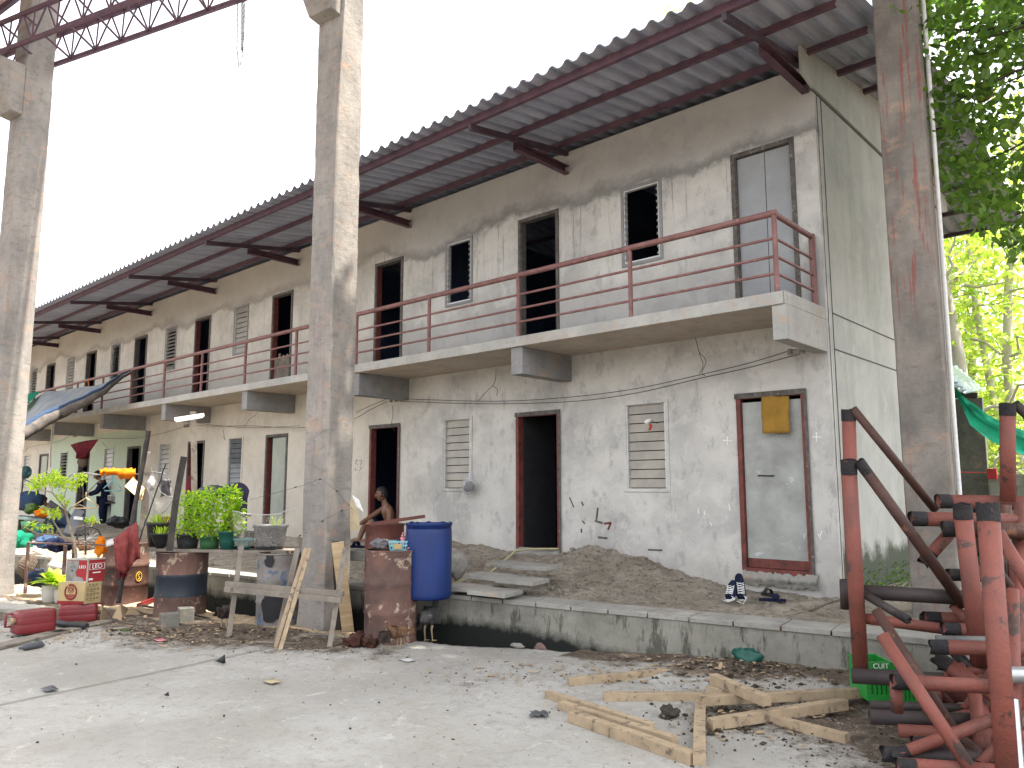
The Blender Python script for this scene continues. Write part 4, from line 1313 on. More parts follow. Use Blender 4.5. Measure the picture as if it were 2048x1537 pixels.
pipes('rusty dark channels lying lowest in the stack on the ground', [
    ((1739, 1434), (2100, 1448), 27, 5.45, 5.2, 'brownpipe'), ((1797, 1462), (2100, 1476), 24, 5.3, 5.0, 'redpipe'), ((1770, 1508), (2300, 1532), 28, 4.95, 4.7, 'brownpipe', 'a'), ((1740, 1410), (2100, 1425), 16, 5.7, 5.4, 'brownpipe'),
    ((1949, 1387), (1964, 1505), 24, 5.25, 5.1, 'redpipe'), ((1920, 1330), (1940, 1420), 18, 5.6, 5.6, 'redpipe'), ((2040, 1010), (2046, 1500), 20, 5.9, 5.6, 'redpipe')])
pipes('dense back rows of red pipes filling the stack behind the uprights', [
    ((1935, 1100), (2300, 1116), 20, 6.6, 6.4, 'redpipe', 'a'), ((1900, 1150), (2300, 1161), 22, 6.5, 6.3, 'rust_dark', 'a'), ((1990, 1120), (1996, 1360), 20, 6.5, 6.4, 'redpipe'), ((1940, 1128), (2110, 1290), 18, 6.4, 6.2, 'redpipe'),
    ((1880, 1330), (2300, 1344), 20, 5.9, 5.7, 'rust_dark', 'a'), ((1850, 1390), (2300, 1410), 20, 5.8, 5.6, 'redpipe', 'a'), ((1840, 1350), (1900, 1410), 18, 5.8, 5.7, 'redpipe'), ((1900, 1400), (2110, 1300), 18, 5.85, 5.7, 'redpipe'),
    ((1830, 1485), (2300, 1510), 22, 5.1, 4.9, 'redpipe', 'a'), ((2030, 1110), (2036, 1420), 20, 6.1, 6.0, 'redpipe')])
pipes('tangle of thinner red braces and pipe ends at the bottom right corner', [
    ((1880, 1440), (2300, 1357), 17, 5.4, 5.2, 'redpipe'), ((1850, 1420), (1990, 1530), 16, 5.3, 5.0, 'rust_dark'), ((2048, 1250), (1930, 1420), 17, 5.5, 5.4, 'redpipe'), ((1900, 1480), (2300, 1499), 18, 5.2, 5.0, 'brownpipe', 'a'),
    ((2025, 1180), (2032, 1540), 22, 5.2, 4.9, 'redpipe'), ((1870, 1355), (1876, 1440), 18, 5.7, 5.6, 'redpipe'), ((2300, 1330), (1890, 1345), 16, 5.5, 5.6, 'redpipe'), ((2060, 1420), (1960, 1530), 18, 5.0, 4.8, 'redpipe'),
    ((1820, 1500), (2300, 1519), 16, 4.95, 4.8, 'rust_dark', 'a'), ((2300, 1180), (1985, 1290), 16, 5.6, 5.5, 'rust_dark'), ((1905, 1210), (1990, 1300), 16, 5.9, 5.8, 'redpipe')])
pipes('loose red braces and pipes behind the thick upright at the far right', [
    ((2000, 1090), (2006, 1420), 22, 6.2, 6.0, 'rust_dark'), ((2110, 1080), (1990, 1210), 20, 6.3, 6.2, 'redpipe'), ((2120, 1120), (2010, 1240), 18, 6.0, 6.0, 'rust_dark'), ((1985, 1200), (2110, 1330), 22, 5.9, 5.7, 'brownpipe'),
    ((2012, 1010), (2012, 1200), 18, 6.5, 6.4, 'rust_dark'), ((1975, 1222), (2300, 1231), 20, 6.3, 6.1, 'redpipe'), ((1930, 1440), (2100, 1470), 18, 5.6, 5.4, 'rust_dark'), ((1968, 1280), (2090, 1320), 18, 6.0, 5.8, 'rust_dark')])
q = MB(); q.tube([D(2015, 1350, 4.3), D(2120, 1352, 4.2)], .045, 14); q.tube([D(2027, 1400, 4.2), D(2040, 1560, 4.0)], .024, 12)
tag(q.build('white_pipe', MAT['galv'], None, D(2030, 1400, 4.9)), 'short galvanised pipe poking out right of the thick red upright', 'pipe')

# green crates behind the pipes
cr = thing('green_crate', 'bright green plastic crate with white letters behind the foot of the pipes', 'crate', D(1775, 1405, 5.55))


def crate(t, x0, x1, y0, y1, dd):
    A = D(x0, y0, dd); B = D(x1, y0, dd); C2 = D(x0, y1, dd); hh = A.z - C2.z
    dx = (B - A); dx.z = 0; W_ = dx.length; dx.normalize(); dy = V((-dx.y, dx.x, 0)); 
    a = Matrix((dx, dy, V((0, 0, 1)))).transposed()
    c = (A + B) / 2 + dy * .14; c.z = C2.z + hh / 2
    q = MB()
    for s_ in (-1, 1):
        for k in range(6):
            q.box(c + dy * s_ * .14 + dx * (-W_ / 2 + (k + .5) * W_ / 6), (W_ / 6 * .7, .008, hh), a)
        q.box(c + dy * s_ * .14 + V((0, 0, hh / 2 - .02)), (W_, .014, .05), a); q.box(c + dy * s_ * .14 - V((0, 0, hh / 2 - .02)), (W_, .014, .05), a)
        q.box(c + dx * s_ * W_ / 2, (.01, .28, hh * .98), a)
    q.box(c - V((0, 0, hh / 2 - .006)), (W_, .28, .012), a)
    q.build('crate_body', MAT['lime'], t)
    return c, dx, dy, hh


c, dx, dy, hh = crate(cr, 1732, 1788, 1326, 1400, 5.55)
text('CUIT', .05, c - dy * .152 + V((0, 0, hh / 2 - .022)) - dx * .0, dx, (0, 0, 1), MAT['whitepaint'], cr)
cr2 = thing('green_crate', 'darker green crate half hidden behind the slanting pipe', 'crate', D(1820, 1412, 5.5))
crate(cr2, 1800, 1850, 1352, 1412, 5.5)

# ---------------------------------------------------------------- loose sawn timbers
def timber(a, b_, th, za, zb, label, mt='timber', wd=None):
    """a,b picture points of the axis; th thickness; za/zb heights of the centre line"""
    A = G(*a, za); B = G(*b_, zb)
    q = MB(); d = (B - A)
    # slightly bowed bar from four segments
    n = 5; side = d.cross(V((0, 0, 1))).normalized(); u = side.cross(d.normalized())
    hw = (wd or th) / 2; rows = []
    bow = random.uniform(-.008, .008)
    for i in range(n + 1):
        p = A.lerp(B, i / n) + side * bow * math.sin(math.pi * i / n)
        rows.append([p + side * sx * hw + u * sy * th / 2 for sx, sy in ((-1, -1), (1, -1), (1, 1), (-1, 1))])
    q.grid(rows, False, closed=True); q.add(rows[0], [(0, 1, 2, 3)]); q.add(rows[-1], [(3, 2, 1, 0)])
    mid = (A + B) / 2
    return tag(q.build('timber', MAT[mt], None, (mid.x, mid.y, min(A.z, B.z) - th / 2), bevel=.003), label, 'timber', 'sawn timbers scattered on the yard')


random.seed(4)
H_ = .037
timber((1137, 1364), (1389, 1341), .062, .031, .031, 'short timber lying apart at the back left of the scattered timbers')
timber((1094, 1389), (1304, 1456), .058, .03, .03, 'thin timber farthest back of the three lying side by side', wd=.05)
timber((1121, 1410), (1350, 1483), .058, .03, .03, 'middle timber of the three lying side by side', wd=.06)
timber((1144, 1433), (1384, 1517), .072, .037, .037, 'thick timber nearest the camera of the three side by side')
timber((1207, 1393), (1500, 1396), .062, .031, .031, 'long timber under the crossing ones with its left end free')
timber((1400, 1401), (1747, 1385), .066, .10, .11, 'long timber resting across two others near the middle of the pile')
timber((1427, 1357), (1533, 1402), .07, .172, .168, 'short timber lying on top of the pile pointing at the camera')
timber((1504, 1333), (1730, 1382), .066, .033, .033, 'timber at the back right running under the red pipe stack')
timber((1402, 1408), (1399, 1521), .068, .035, .035, 'short timber pointing straight at the camera', wd=.075)
timber((1420, 1449), (1690, 1408), .07, .05, .085, 'timber in front with its left end on the ground and right end raised')
timber((1546, 1440), (1695, 1478), .062, .033, .033, 'timber at the front right below the raised one')
timber((1414, 1380), (1465, 1388), .06, .105, .105, 'stub of timber peeping out behind the crossing ones')
# ---------------------------------------------------------------- drums
def loc(x):
    r = ray(x, 960); vh = V((r.x, r.y, 0)).normalized()
    return vh, V((vh.y, -vh.x, 0))


def one(b, name, mats, P, label, cat, group=None, bevel=0, thick=0, kind=None):
    return tag(b.build(name, mats, None, P, bevel, thick), label, cat, group, kind)


def drum_profile(r, h, rib=.010):
    pr = []
    for z, dr in ((0, .004), (.012, .008), (.03, .0), (.30, 0), (.325, rib), (.35, 0), (.62, 0), (.645, rib), (.67, 0), (.965, 0), (.985, .008), (1.0, .006)):
        pr.append((r + dr, z * h))
    return pr


def drum(name, label, P, r, h, mats, bands, tilt=0, wob=.012, group='old barrels in the yard', top=True):
    t = thing(name, label, 'barrel', P, group)
    pr = drum_profile(r, h)
    b = MB(); b.lathe(P, pr, 40, wob=wob, mats=bands)
    body = b.build('barrel_body', mats, t)
    b = MB()
    b.tube([P + V((math.cos(a) * (r + .004), math.sin(a) * (r + .004), h)) for a in [i * math.pi / 16 for i in range(32)]], .009, 6, closed=True)
    b.build('rim', mats[0], t)
    b = MB(); b.lathe(P, [(r - .012, h - .001), (r - .014, h * (.9 if top else .4)), (.001, h * (.9 if top else .4))], 32, cap0=False)
    b.build('inside' if not top else 'lid', MAT['rust_dark'], t)
    return t


p = base(780, 1292, 0, .27); hF = ztop(p, 1100)
frontdrum = drum('rusty_barrel', 'rust brown steel barrel in front of the blue one with toiletries standing on top', p, pxr(104, p), hF, [MAT['rust']], None)
PF = p
p = base(856, 1203, .43, .25); rB = pxr(93, p); hB = ztop(p, 1047) - .43
t = thing('plastic_barrel', 'tall blue plastic barrel with a ragged cut top on the kerb', 'barrel', p, 'old barrels in the yard'); PB = p
b = MB(); pr = [(rB * .93, 0), (rB * .99, .02), (rB, .06), (rB, hB * .84), (rB * .985, hB * .92), (rB * .96, hB * .97), (rB * 1.02, hB * .975), (rB * 1.02, hB)]
b.lathe(p, pr, 48); body = b.build('barrel_body', MAT['blueplastic'], t)
b = MB(); b.lathe(p, [(rB * 1.02, hB), (rB * .98, hB - .005), (rB * .96, hB * .4), (.001, hB * .4)], 48, cap0=False); b.build('inside', MAT['blueplastic'], t)
b = MB(); rows = [[p + V((math.cos(a) * rB * 1.0, math.sin(a) * rB * 1.0, hB - .004 + k * (.006 + .02 * max(0, noise.noise(V((math.cos(a) * 4, math.sin(a) * 4, 1))) + .15)))) for a in [i * math.pi / 60 for i in range(120)]] for k in (0, 1)]
b.grid(rows, True, closed=True); b.build('cut_edge', MAT['blueplastic'], t, thick=.006)
p = base(768, 1190, .43, .24); p = D(768, 1150, 8.9); p.z = .43
hR = ztop(p, 1049) - .43; rR = pxr(77, p)
t = drum('brown_barrel', 'maroon painted barrel with a paper notice behind the rusty one', p, rR, hR, [MAT['rust2']], None, wob=.004)
vh, cr = loc(766)
b = MB(); cc = p - vh * (rR + .004)
rows = []
for j in range(9):
    a = (j / 8 - .5) * .84; rows.append([p - (vh * math.cos(a) + cr * -math.sin(a)) * (rR + .004) + V((0, 0, z_)) for z_ in (hR * .6 + .0, hR * .6 + .145 + (.0 if j < 6 else -.012 * (j - 5)))])
b.grid(rows); lbl = b.build('paper_notice', MAT['cardwhite'], t, thick=.002)
for (z_, tx, s_) in ((.115, 'RUM KIKA 4', .034), (.075, 'Palamas', .034), (.04, 'www~~m', .026)):
    text(tx, s_, p - vh * (rR + .012) + V((0, 0, hR * .6 + z_)), cr, (0, 0, 1), MAT['blackink'], t, 'handwriting')
# narrow wooden lath across the two
b = MB(); b.bar(D(741, 1049, 8.6), D(849, 1033, 8.9), .04, .035)
one(b, 'lath', MAT['rust2'], D(790, 1042, 8.7), 'dark red lath lying across the tops of the maroon and blue barrels', 'lath')

# barrels of the bench on the left
p = base(359, 1238, 0, .28); rS = pxr(98, p); hS = ztop(p, 1104)
drum('striped_barrel', 'brown barrel with a dark blue band carrying the left end of the plant bench', p, rS, hS, [MAT['rust'], MAT['drumblue']], [0, 0, 0, 0, 1, 1, 1, 1, 0, 0, 0])
PS = p
p = base(247, 1212, 0, .27); rT = pxr(86, p); hT = ztop(p, 1086)
t = drum('dark_barrel', 'dark barrel with a round yellow emblem under the red clothes', p, rT, hT, [MAT['rust'], MAT['rust_dark']], [1, 1, 1, 1, 1, 1, 0, 0, 0, 0, 0])
PT = p
vh, cr = loc(262)
e = p - vh * (rT * .84 + .0) + cr * (rT * .55); n_ = (e - p); n_.z = 0; n_.normalize(); e = p + n_ * (rT + .009) + V((0, 0, ztop(p, 1151)))
sx = V((-n_.y, n_.x, 0)); b = MB()
b.tube([e + sx * .042 * math.cos(a) + V((0, 0, .062 * math.sin(a))) for a in [i * math.pi / 12 for i in range(24)]], .005, 5, closed=True)
b.tube([e + sx * x_ + V((0, 0, z_)) for x_, z_ in ((.012, .038), (-.008, .028), (-.01, .008), (.008, -.004), (.01, -.022), (-.012, -.038))], .0055, 5)
b.build('emblem', MAT['yellow'], t)
p = base(557, 1256, 0, .28); rC = pxr(90, p); hC = ztop(p, 1106)
pb = drum('peeling_barrel', 'peeling blue and white barrel with black holes behind the leaning frame', p, rC, hC, [MAT['cement_drum'], MAT['rust_dark']], [1, 0, 0, 0, 0, 0, 0, 0, 0, 0, 1], wob=.02)
PC = p


def patch(parent, P, r, h, x, y, rx, rz, mt, name='hole', seed=0):
    vh_, cr_ = loc(x); cc_ = onP(x, y, P - vh_ * r, vh_); z0 = cc_.z; off = (cc_ - P).dot(cr_); a0 = math.asin(max(-.95, min(.95, off / r)))
    q = MB(); n = 22; rings = []
    for k in (0, .5, 1):
        ring = []
        for j in range(n):
            t_ = 2 * math.pi * j / n; m_ = k * (1 + .45 * noise.noise(V((math.cos(t_) * 1.6, math.sin(t_) * 1.6, seed))) + .2 * noise.noise(V((math.cos(t_) * 5, math.sin(t_) * 5, seed))))
            a = a0 + m_ * rx * math.cos(t_) / r
            ring.append(P + (cr_ * math.sin(a) - vh_ * math.cos(a)) * (r + .014) + V((0, 0, z0 - P.z + m_ * rz * math.sin(t_))))
        rings.append(ring)
    q.grid(rings, True, closed=True); q.build(name, MAT[mt], parent)


patch(pb, PC, rC, hC, 540, 1124, .06, .07, 'black', seed=1); patch(pb, PC, rC, hC, 545, 1212, .13, .19, 'black', seed=2); patch(pb, PC, rC, hC, 578, 1180, .05, .05, 'black', seed=5)

# bench board
za = PS.z + hS
A = G(268, 1097, hS + .03); B = G(574, 1102, hS + .03)
d = (B - A).normalized()
A = PS + V((0, 0, hS + .03)) - d * .42 - V((-d.y, d.x, 0)) * .1
B = A + d * ((B - A).length + .1)
b = MB(); sd = V((-d.y, d.x, 0))
b.bar(A, B, .16, .035); b.bar(A + sd * .2, B + sd * .2, .17, .032)
bench_z = A.z + .018
one(b, 'bench_board', MAT['timber_grey'], A, 'long grey plank bench of potted plants laid over two barrels', 'bench')


def on_bench(x, off=0.):
    """world point on the bench line under picture column x"""
    P = onP(x, 1095, A + sd * (.02 + off), sd); P.z = bench_z
    return P


def pot(name, x, wtop, ytop, label, mt, off=.05, wbot=.72, soil=True, zoff=0, lip=True, group='plant pots on the plank bench'):
    P = on_bench(x, off); r = pxr(wtop, P); h = max(.06, ztop(P, ytop) - P.z)
    t = thing(name, label, 'plant pot', P, group)
    b = MB(); b.lathe(P, [(r * wbot, 0), (r * (wbot + (1 - wbot) * .5), h * .45), (r * .97, h * .88), (r * 1.05 if lip else r, h * .9), (r * 1.06 if lip else r, h), (r * .95, h), (r * .92, h * .86)], 28)
    b.build('pot', MAT[mt], t)
    if soil:
        b = MB(); b.lathe(P, [(r * .93, h * .86), (r * .5, h * .93), (.001, h * .95)], 20, cap0=False); b.build('soil', MAT['soil'], t)
    return t, P, r, h


random.seed(9)


def bush(t, P, r, z0, z1, n, L, mt='leaf_pot', name='foliage', stems=7):
    q = MB(); tips = []
    for i in range(stems):
        a = random.uniform(0, 6.28); e = P + V((r * .9 * math.cos(a) * random.random(), r * .9 * math.sin(a) * random.random(), z1 - P.z - random.uniform(0, .22)))
        w_ = wander(P + V((0, 0, z0 - P.z)) + rv(.04), e, 5, .03); q.tube(w_, [.006 - .0008 * k for k in range(6)], 5); tips += w_[1:]
    q.build('stem', MAT['twig'], t)
    q = MB()
    for i in range(n):
        if random.random() < .5: c = random.choice(tips) + rv(.05)
        else:
            th = random.uniform(0, 6.28); rr = r * math.sqrt(random.random()); zz = z0 + (z1 - z0) * random.random()
            k = 1.05 - 1.0 * max(0, (zz - z0) / (z1 - z0) - .55) - .3 * max(0, .4 - (zz - z0) / (z1 - z0)); c = V((P.x + rr * k * math.cos(th), P.y + rr * k * math.sin(th), zz))
        dd = c - V((P.x, P.y, (z0 + z1) / 2)); dd.z *= .3
        leaf(q, c, dd + rv(.12), (V((0, 0, 1)) + rv(.7)).normalized(), L * random.uniform(.6, 1.3), L * random.uniform(.5, .8), .1)
    q.build(name, MAT[mt], t)


def grass(t, P, r, h, n, mt='leaf_sap'):
    q = MB()
    for i in range(n):
        a = random.uniform(0, 6.28); o = V((math.cos(a), math.sin(a), 0)) * r * random.random()
        b0 = P + o; tip = b0 + o * random.uniform(.4, 1.6) + V((0, 0, h * random.uniform(.4, 1))); m_ = (b0 + tip) / 2 + V((0, 0, h * .25)); w_ = V((-o.y, o.x, 0)).normalized() * .004
        q.add([b0 - w_, b0 + w_, m_ + w_, m_ - w_, tip], [(0, 1, 2, 3), (3, 2, 4)])
    q.build('grass_blades', MAT[mt], t)


t, P, r, h = pot('plant_pot', 316, 48, 1045, 'large black pot of grass at the left end of the plank bench', 'blackplastic', .22); grass(t, P + V((0, 0, h * .9)), r * .8, .16, 90)
t, P, r, h = pot('plant_pot', 320, 38, 1067, 'black bowl shaped pot in front of the large grass pot', 'blackplastic', -.02, .35); grass(t, P + V((0, 0, h * .9)), r * .8, .12, 60)
t, P, r, h = pot('plant_pot', 375, 45, 1068, 'wide dark grey pot under the left bushy plant', 'blackplastic', .04, .8); bush(t, P, .20, P.z + h * .85, ztop(P, 985), 900, .045)
t, P, r, h = pot('plant_pot', 419, 40, 1072, 'bright green pot with a dusty patch under dense herbs', 'greenplastic', .02, .85); bush(t, P, .20, P.z + h * .85, ztop(P, 980), 1000, .045)
t, P, r, h = pot('plant_pot', 458, 44, 1062, 'dark teal green pot with a tall leafy plant', 'tealplastic', .02, .72); bush(t, P, .16, P.z + h * .9, ztop(P, 978), 420, .07)
q = MB()
for (x, y) in ((488, 1008), (486, 1020), (492, 1034), (480, 1040), (470, 1018), (478, 1050), (452, 990), (436, 982), (420, 975), (404, 992)):
    c = onP(x, y, P, sd); leaf(q, c + V((-.05, 0, 0)), PLD + rv(.2), (V((0, 0, 1)) + rv(.3)).normalized(), .11, .06)
q.build('leaf', MAT['leaf_pot'], t)
t, P, r, h = pot('plant_bowl', 489, 44, 1078, 'small teal plastic bowl on the bench in front of the grey bucket', 'teal2', -.04, .35)
t, P, r, h = pot('bucket', 540, 66, 1050, 'large grey bucket behind netting at the right end of the bench', 'greyplastic', .12, .78); grass(t, P + V((r * .5, 0, h * .9)), r * .5, .16, 24)
t, P, r, h = pot('plant_pot', 500, 26, 1060, 'little dark pot with a pale rim between teal bowl and grey bucket', 'blackplastic', .26, .8, lip=True)
# fine net strung from the plants to the pillar
q = MB(); rows = []
for j in range(17):
    f_ = j / 16; x = 478 + (606 - 478) * f_
    yt = 1022 + 30 * (f_ - f_ * f_) + (-4 if f_ > .8 else 0); yb = 1092
    a = D(x, yt, 9.5 - 1.0 * f_ + .05); c = D(x + 4, yb, 9.3 - 1.0 * f_)
    rows.append([a.lerp(c, k / 8) + PLN * .06 * noise.noise(V((j * .5, k * .5, 0))) - PLN * .1 for k in range(9)])
q.grid(rows); one(q, 'plant_net', MAT['chickenwire'], rows[0][8], 'fine pale net stretched between the bench plants and the middle pillar', 'net')
q = MB(); q.tube([r_[0] for r_ in rows], .006, 6); one(q, 'rope', MAT['whitecloth'], rows[0][0], 'sagging pale rope along the top of the plant net', 'rope')

# ---------------------------------------------------------------- leaning timber frame at the pillar foot


def stud(a, b_, wpx, da, db, label, mt='timber_grey', dep2=.04, group='grey studs leaning at the pillar foot'):
    A_ = D(*a, da); B_ = D(*b_, db); w_ = wpx * (da + db) / 2 / F
    q = MB(); vh_, cr_ = loc((a[0] + b_[0]) / 2)
    q.bar(A_, B_, w_, dep2, side=cr_ if abs((A_ - B_).normalized().dot(cr_)) < .8 else V((0, 0, 1)))
    lo_ = A_ if A_.z < B_.z else B_
    return one(q, 'stud', MAT[mt], lo_, label, 'timber', group, .002)


dG = lambda x, y: dep(G(x, y))
stud((483, 1092), (457, 1277), 10, 8.6, dG(457, 1277), 'leftmost grey stud of the leaning frame')
stud((595, 1098), (554, 1282), 11, 8.6, dG(554, 1282), 'grey stud leaning left of the double stud at the pillar')
stud((612, 1098), (550, 1298), 8, 8.4, dG(550, 1298), 'left half of the yellowish double stud crossing the rails', 'timber')
stud((620, 1098), (560, 1302), 8, 8.4, dG(560, 1302), 'right half of the yellowish double stud crossing the rails', 'timber')
stud((690, 1098), (659, 1296), 10, 8.35, dG(659, 1296), 'grey stud leaning on the right face of the pillar')
stud((452, 1169), (687, 1188), 11, 8.42, 7.95, 'upper rail of the two nailed across the studs')
stud((450, 1179), (683, 1201), 10, 8.36, 7.9, 'lower rail of the two nailed across the studs')
stud((429, 1283), (610, 1290), 7, dG(429, 1283), dG(610, 1291), 'low rail lying on the ground at the foot of the studs')
# plywood strips behind
stud((675, 1085), (697, 1270), 24, 8.5, dG(697, 1262), 'narrow striped plywood strip sunlit beside the pillar', 'ply', .012, None)
stud((671, 1083), (678, 1262), 14, 8.6, dG(678, 1262), 'dark board leaning behind the striped plywood strip', 'timber_dark', .02, None)
# wires round the middle pillar with clips
q = MB()
for pts in ([(500, 1000), (604, 972), (640, 958)], [(642, 958), (672, 982), (706, 1020)], [(640, 1044), (684, 1022), (704, 1018)]):
    P_ = [D(x, y, 8.02 if x > 640 else 8.25) for x, y in pts]; q.tube(P_, .0018, 5)
tw = thing('tie_wire', 'thin wires with small dark clips strung round the middle pillar', 'wire', D(640, 1000, 8.1)); q.build('wire', MAT['wire'], tw)
for (x, y, a) in ((591, 975, .3), (640, 959, .3), (674, 983, -1.1), (684, 1022, .5), (645, 1043, .6), (600, 1072, .5)):
    c = D(x, y, 8.0 if x > 630 else 8.3); q = MB(); vh_, cr_ = loc(x); d_ = cr_ * math.cos(a) + V((0, 0, math.sin(a)))
    q.bar(c - d_ * .013, c + d_ * .013, .01, .012); q.build('clip', MAT['black'], tw)
# cream net bag and printed packet hanging on the pillar's right
q = MB(); rows = []
for j in range(9):
    f_ = j / 8; rows.append([D(700 + 0 + (k / 6) * (6 + 13 * math.sin(f_ * 2.2)), 1000 + 62 * f_ + 6 * noise.noise(V((j, k, 0))), 8.7 + .03 * noise.noise(V((j, k, 4)))) for k in range(7)])
q.grid(rows); one(q, 'net_bag', MAT['sackcloth'], rows[0][0], 'cream mesh bag caught by sunlight beside the middle pillar', 'bag')
q = MB(); q.grid([[D(704 + 14 * i / 3 + 3 * j, 990 + 10 * i / 3 + 8 * j, 8.75) for j in range(4)] for i in range(4)]); one(q, 'packet', MAT['whitepaint'], D(710, 1000, 8.75), 'white and violet packet stuck above the cream mesh bag', 'packet')

# ---------------------------------------------------------------- things on the rusty barrel
zt_ = PF.z + hF + .005
vh, cr = loc(790)
bk = thing('basket', 'light blue plastic basket on the rusty barrel', 'basket', PF + V((0, 0, zt_)) + cr * .07 - vh * .08)
o_ = PF + V((0, 0, zt_ - PF.z)) + cr * .09 - vh * .02; o_.z = zt_
q = MB(); W_, L_, H_b = .12, .09, .085
for z_, k in ((0, .86), (.045, .93), (.085, 1.0)):
    pts = [o_ + cr * sx_ * W_ * k + vh * sy_ * L_ * k + V((0, 0, z_)) for sx_, sy_ in ((-1, -1), (1, -1), (1, 1), (-1, 1))]
    for a_, b_ in zip(pts, pts[1:] + pts[:1]): q.bar(a_, b_, .006, .016 if z_ else .012)
for i in range(9):
    for s_ in (-1, 1):
        f_ = i / 8 * 2 - 1
        q.bar(o_ + cr * f_ * W_ * .86 + vh * s_ * L_ * .86, o_ + cr * f_ * W_ + vh * s_ * L_ + V((0, 0, .085)), .014, .004, side=cr)
        if i < 7:
            g_ = i / 6 * 2 - 1; q.bar(o_ + vh * g_ * L_ * .86 + cr * s_ * W_ * .86, o_ + vh * g_ * L_ + cr * s_ * W_ + V((0, 0, .085)), .014, .004, side=vh)
q.box(o_ + V((0, 0, .004)), (W_ * 1.5, L_ * 1.5, .006), Matrix((cr, vh, V((0, 0, 1)))).transposed())
q.build('basket_body', MAT['cyan'], bk)
q = MB(); q.box(o_ - vh * (L_ + .006) - cr * .03 + V((0, 0, .036)), (.09, .004, .055), Matrix((cr, vh, V((0, 0, 1)))).transposed()); q.build('paper_label', MAT['cardcream'], bk)
P = o_ + cr * .02 + V((0, 0, .012)); t = thing('pump_bottle', 'pink pump bottle standing in the light blue basket', 'bottle', P)
q = MB(); q.lathe(P, [(.032, 0), (.034, .01), (.034, .09), (.028, .105), (.012, .115)], 18); q.build('bottle', MAT['pink'], t)
q = MB(); q.lathe(P + V((0, 0, .115)), [(.013, 0), (.013, .02), (.005, .022), (.005, .045)], 12); q.tube([P + V((0, 0, .162)), P + cr * .025 + V((0, 0, .158)), P + cr * .04 + V((0, 0, .146))], .006, 7); q.build('pump', MAT['pink'], t)
q = MB(); P = o_ - cr * .03 + V((0, 0, .03)); q.lathe(P, [(.02, 0), (.022, .06), (.02, .085), (.008, .09)], 12, axis=V((.3, 0, 1)));  one(q, 'small_bottle', MAT['black'], P, 'dark small bottle lying in the basket behind the pink one', 'bottle')
q = MB(); P = PF + V((0, 0, zt_ - PF.z)) + cr * .25 - vh * .05
rows = [[P + cr * (-.07 + .2 * i / 8) + vh * (-.05 + .1 * j / 4) + V((0, 0, .02 + .09 * i / 8 + .02 * noise.noise(V((i, j, 3))))) for j in range(5)] for i in range(9)]
q.grid(rows); one(q, 'sachet_strip', [MAT['cyan']], P, 'turquoise and white sachets sticking out right of the basket', 'packet', None, 0, .012)
q = MB(); rows = [[P + V((0, 0, .004)) + cr * (-.09 + .13 * i / 6) + vh * (-.1 + .06 * j / 3) + V((0, 0, .012 + .04 * i / 8 + .02 * noise.noise(V((i, j, 8))))) for j in range(4)] for i in range(7)]
q.grid(rows); one(q, 'pink_sachet', MAT['pink'], P, 'pink soap packet next to the turquoise sachets', 'packet', None, 0, .012)
q = MB(); P = PF + V((0, 0, zt_ - PF.z)) - cr * .13; P.z += .055
q.blob(P, .085, 12, .5, (1.25, .9, .62), seed=3); one(q, 'plastic_bundle', MAT['pattern'], P - V((0, 0, .055)), 'crumpled maroon bundle in clear plastic on the left of the rusty barrel', 'bundle')
q = MB(); q.blob(P + cr * .15 - vh * .02 - V((0, 0, .01)), .07, 10, .6, (1, .8, .7), seed=5); one(q, 'scrub_pad', MAT['card'], P + cr * .1 - V((0, 0, .05)), 'brownish frayed scrubber between the bundle and the basket', 'scrubber')

# sack behind the blue barrel
P = D(912, 1105, 9.3); P.z = .55; q = MB(); q.blob(P + V((0, 0, .14)), .17, 14, .35, (.8, .8, 1.05), seed=2)
one(q, 'sack', MAT['stone'], P, 'dusty grey sack slumped behind the blue barrel', 'sack')

# ---------------------------------------------------------------- jerrycans and cartons
def jerry(P, right, fwd, label, size=(.36, .24, .19), neck=-1, mt='redplastic'):
    t = thing('jerrycan', label, 'jerrycan', P, 'red jerrycans on the plank')
    up = V((0, 0, 1)); a, c, h = size
    M3 = Matrix((right, fwd, up)).transposed()
    q = MB()
    # body as stacked ribs with rounded section
    prof = [(0, .9), (.03, .96), (.1, 1), (.40, 1), (.42, .992), (.44, 1), (.70, .995), (.72, .987), (.74, .99), (.92, .96), (.98, .92), (1, .86)]
    rows = []
    for (f_, k) in prof:
        ring = []
        for j in range(24):
            th = 2 * math.pi * j / 24; ex = .28
            x_ = math.copysign(abs(math.cos(th)) ** ex, math.cos(th)); y_ = math.copysign(abs(math.sin(th)) ** ex, math.sin(th))
            ring.append(P + right * (x_ * a / 2 * k) + fwd * (y_ * c / 2 * k) + up * (f_ * h))
        rows.append(ring)
    q.grid(rows, True, closed=True); q.add(rows[0], [tuple(range(24))[::-1]]); q.add(rows[-1], [tuple(range(24))])
    q.build('can', MAT[mt], t)
    e = P + right * (neck * a * .5) + up * h * .62
    q = MB(); q.lathe(e - right * neck * .01 - fwd * c * .2 * 1, [(.03, 0), (.03, .03), (.036, .032), (.036, .055), (.03, .058)], 16, axis=right * neck, cap1=True); q.build('cap', MAT['card'], t)
    q = MB(); hp = [e + fwd * c * .32 + right * neck * -.01 - up * h * .3, e + fwd * c * .32 + right * neck * .05 - up * h * .3, e + fwd * c * .34 + right * neck * .05 + up * h * .25, e + fwd * c * .34 - right * neck * .02 + up * h * .25]
    q.tube(hp, .014, 8); q.build('handle', MAT[mt], t)
    return t


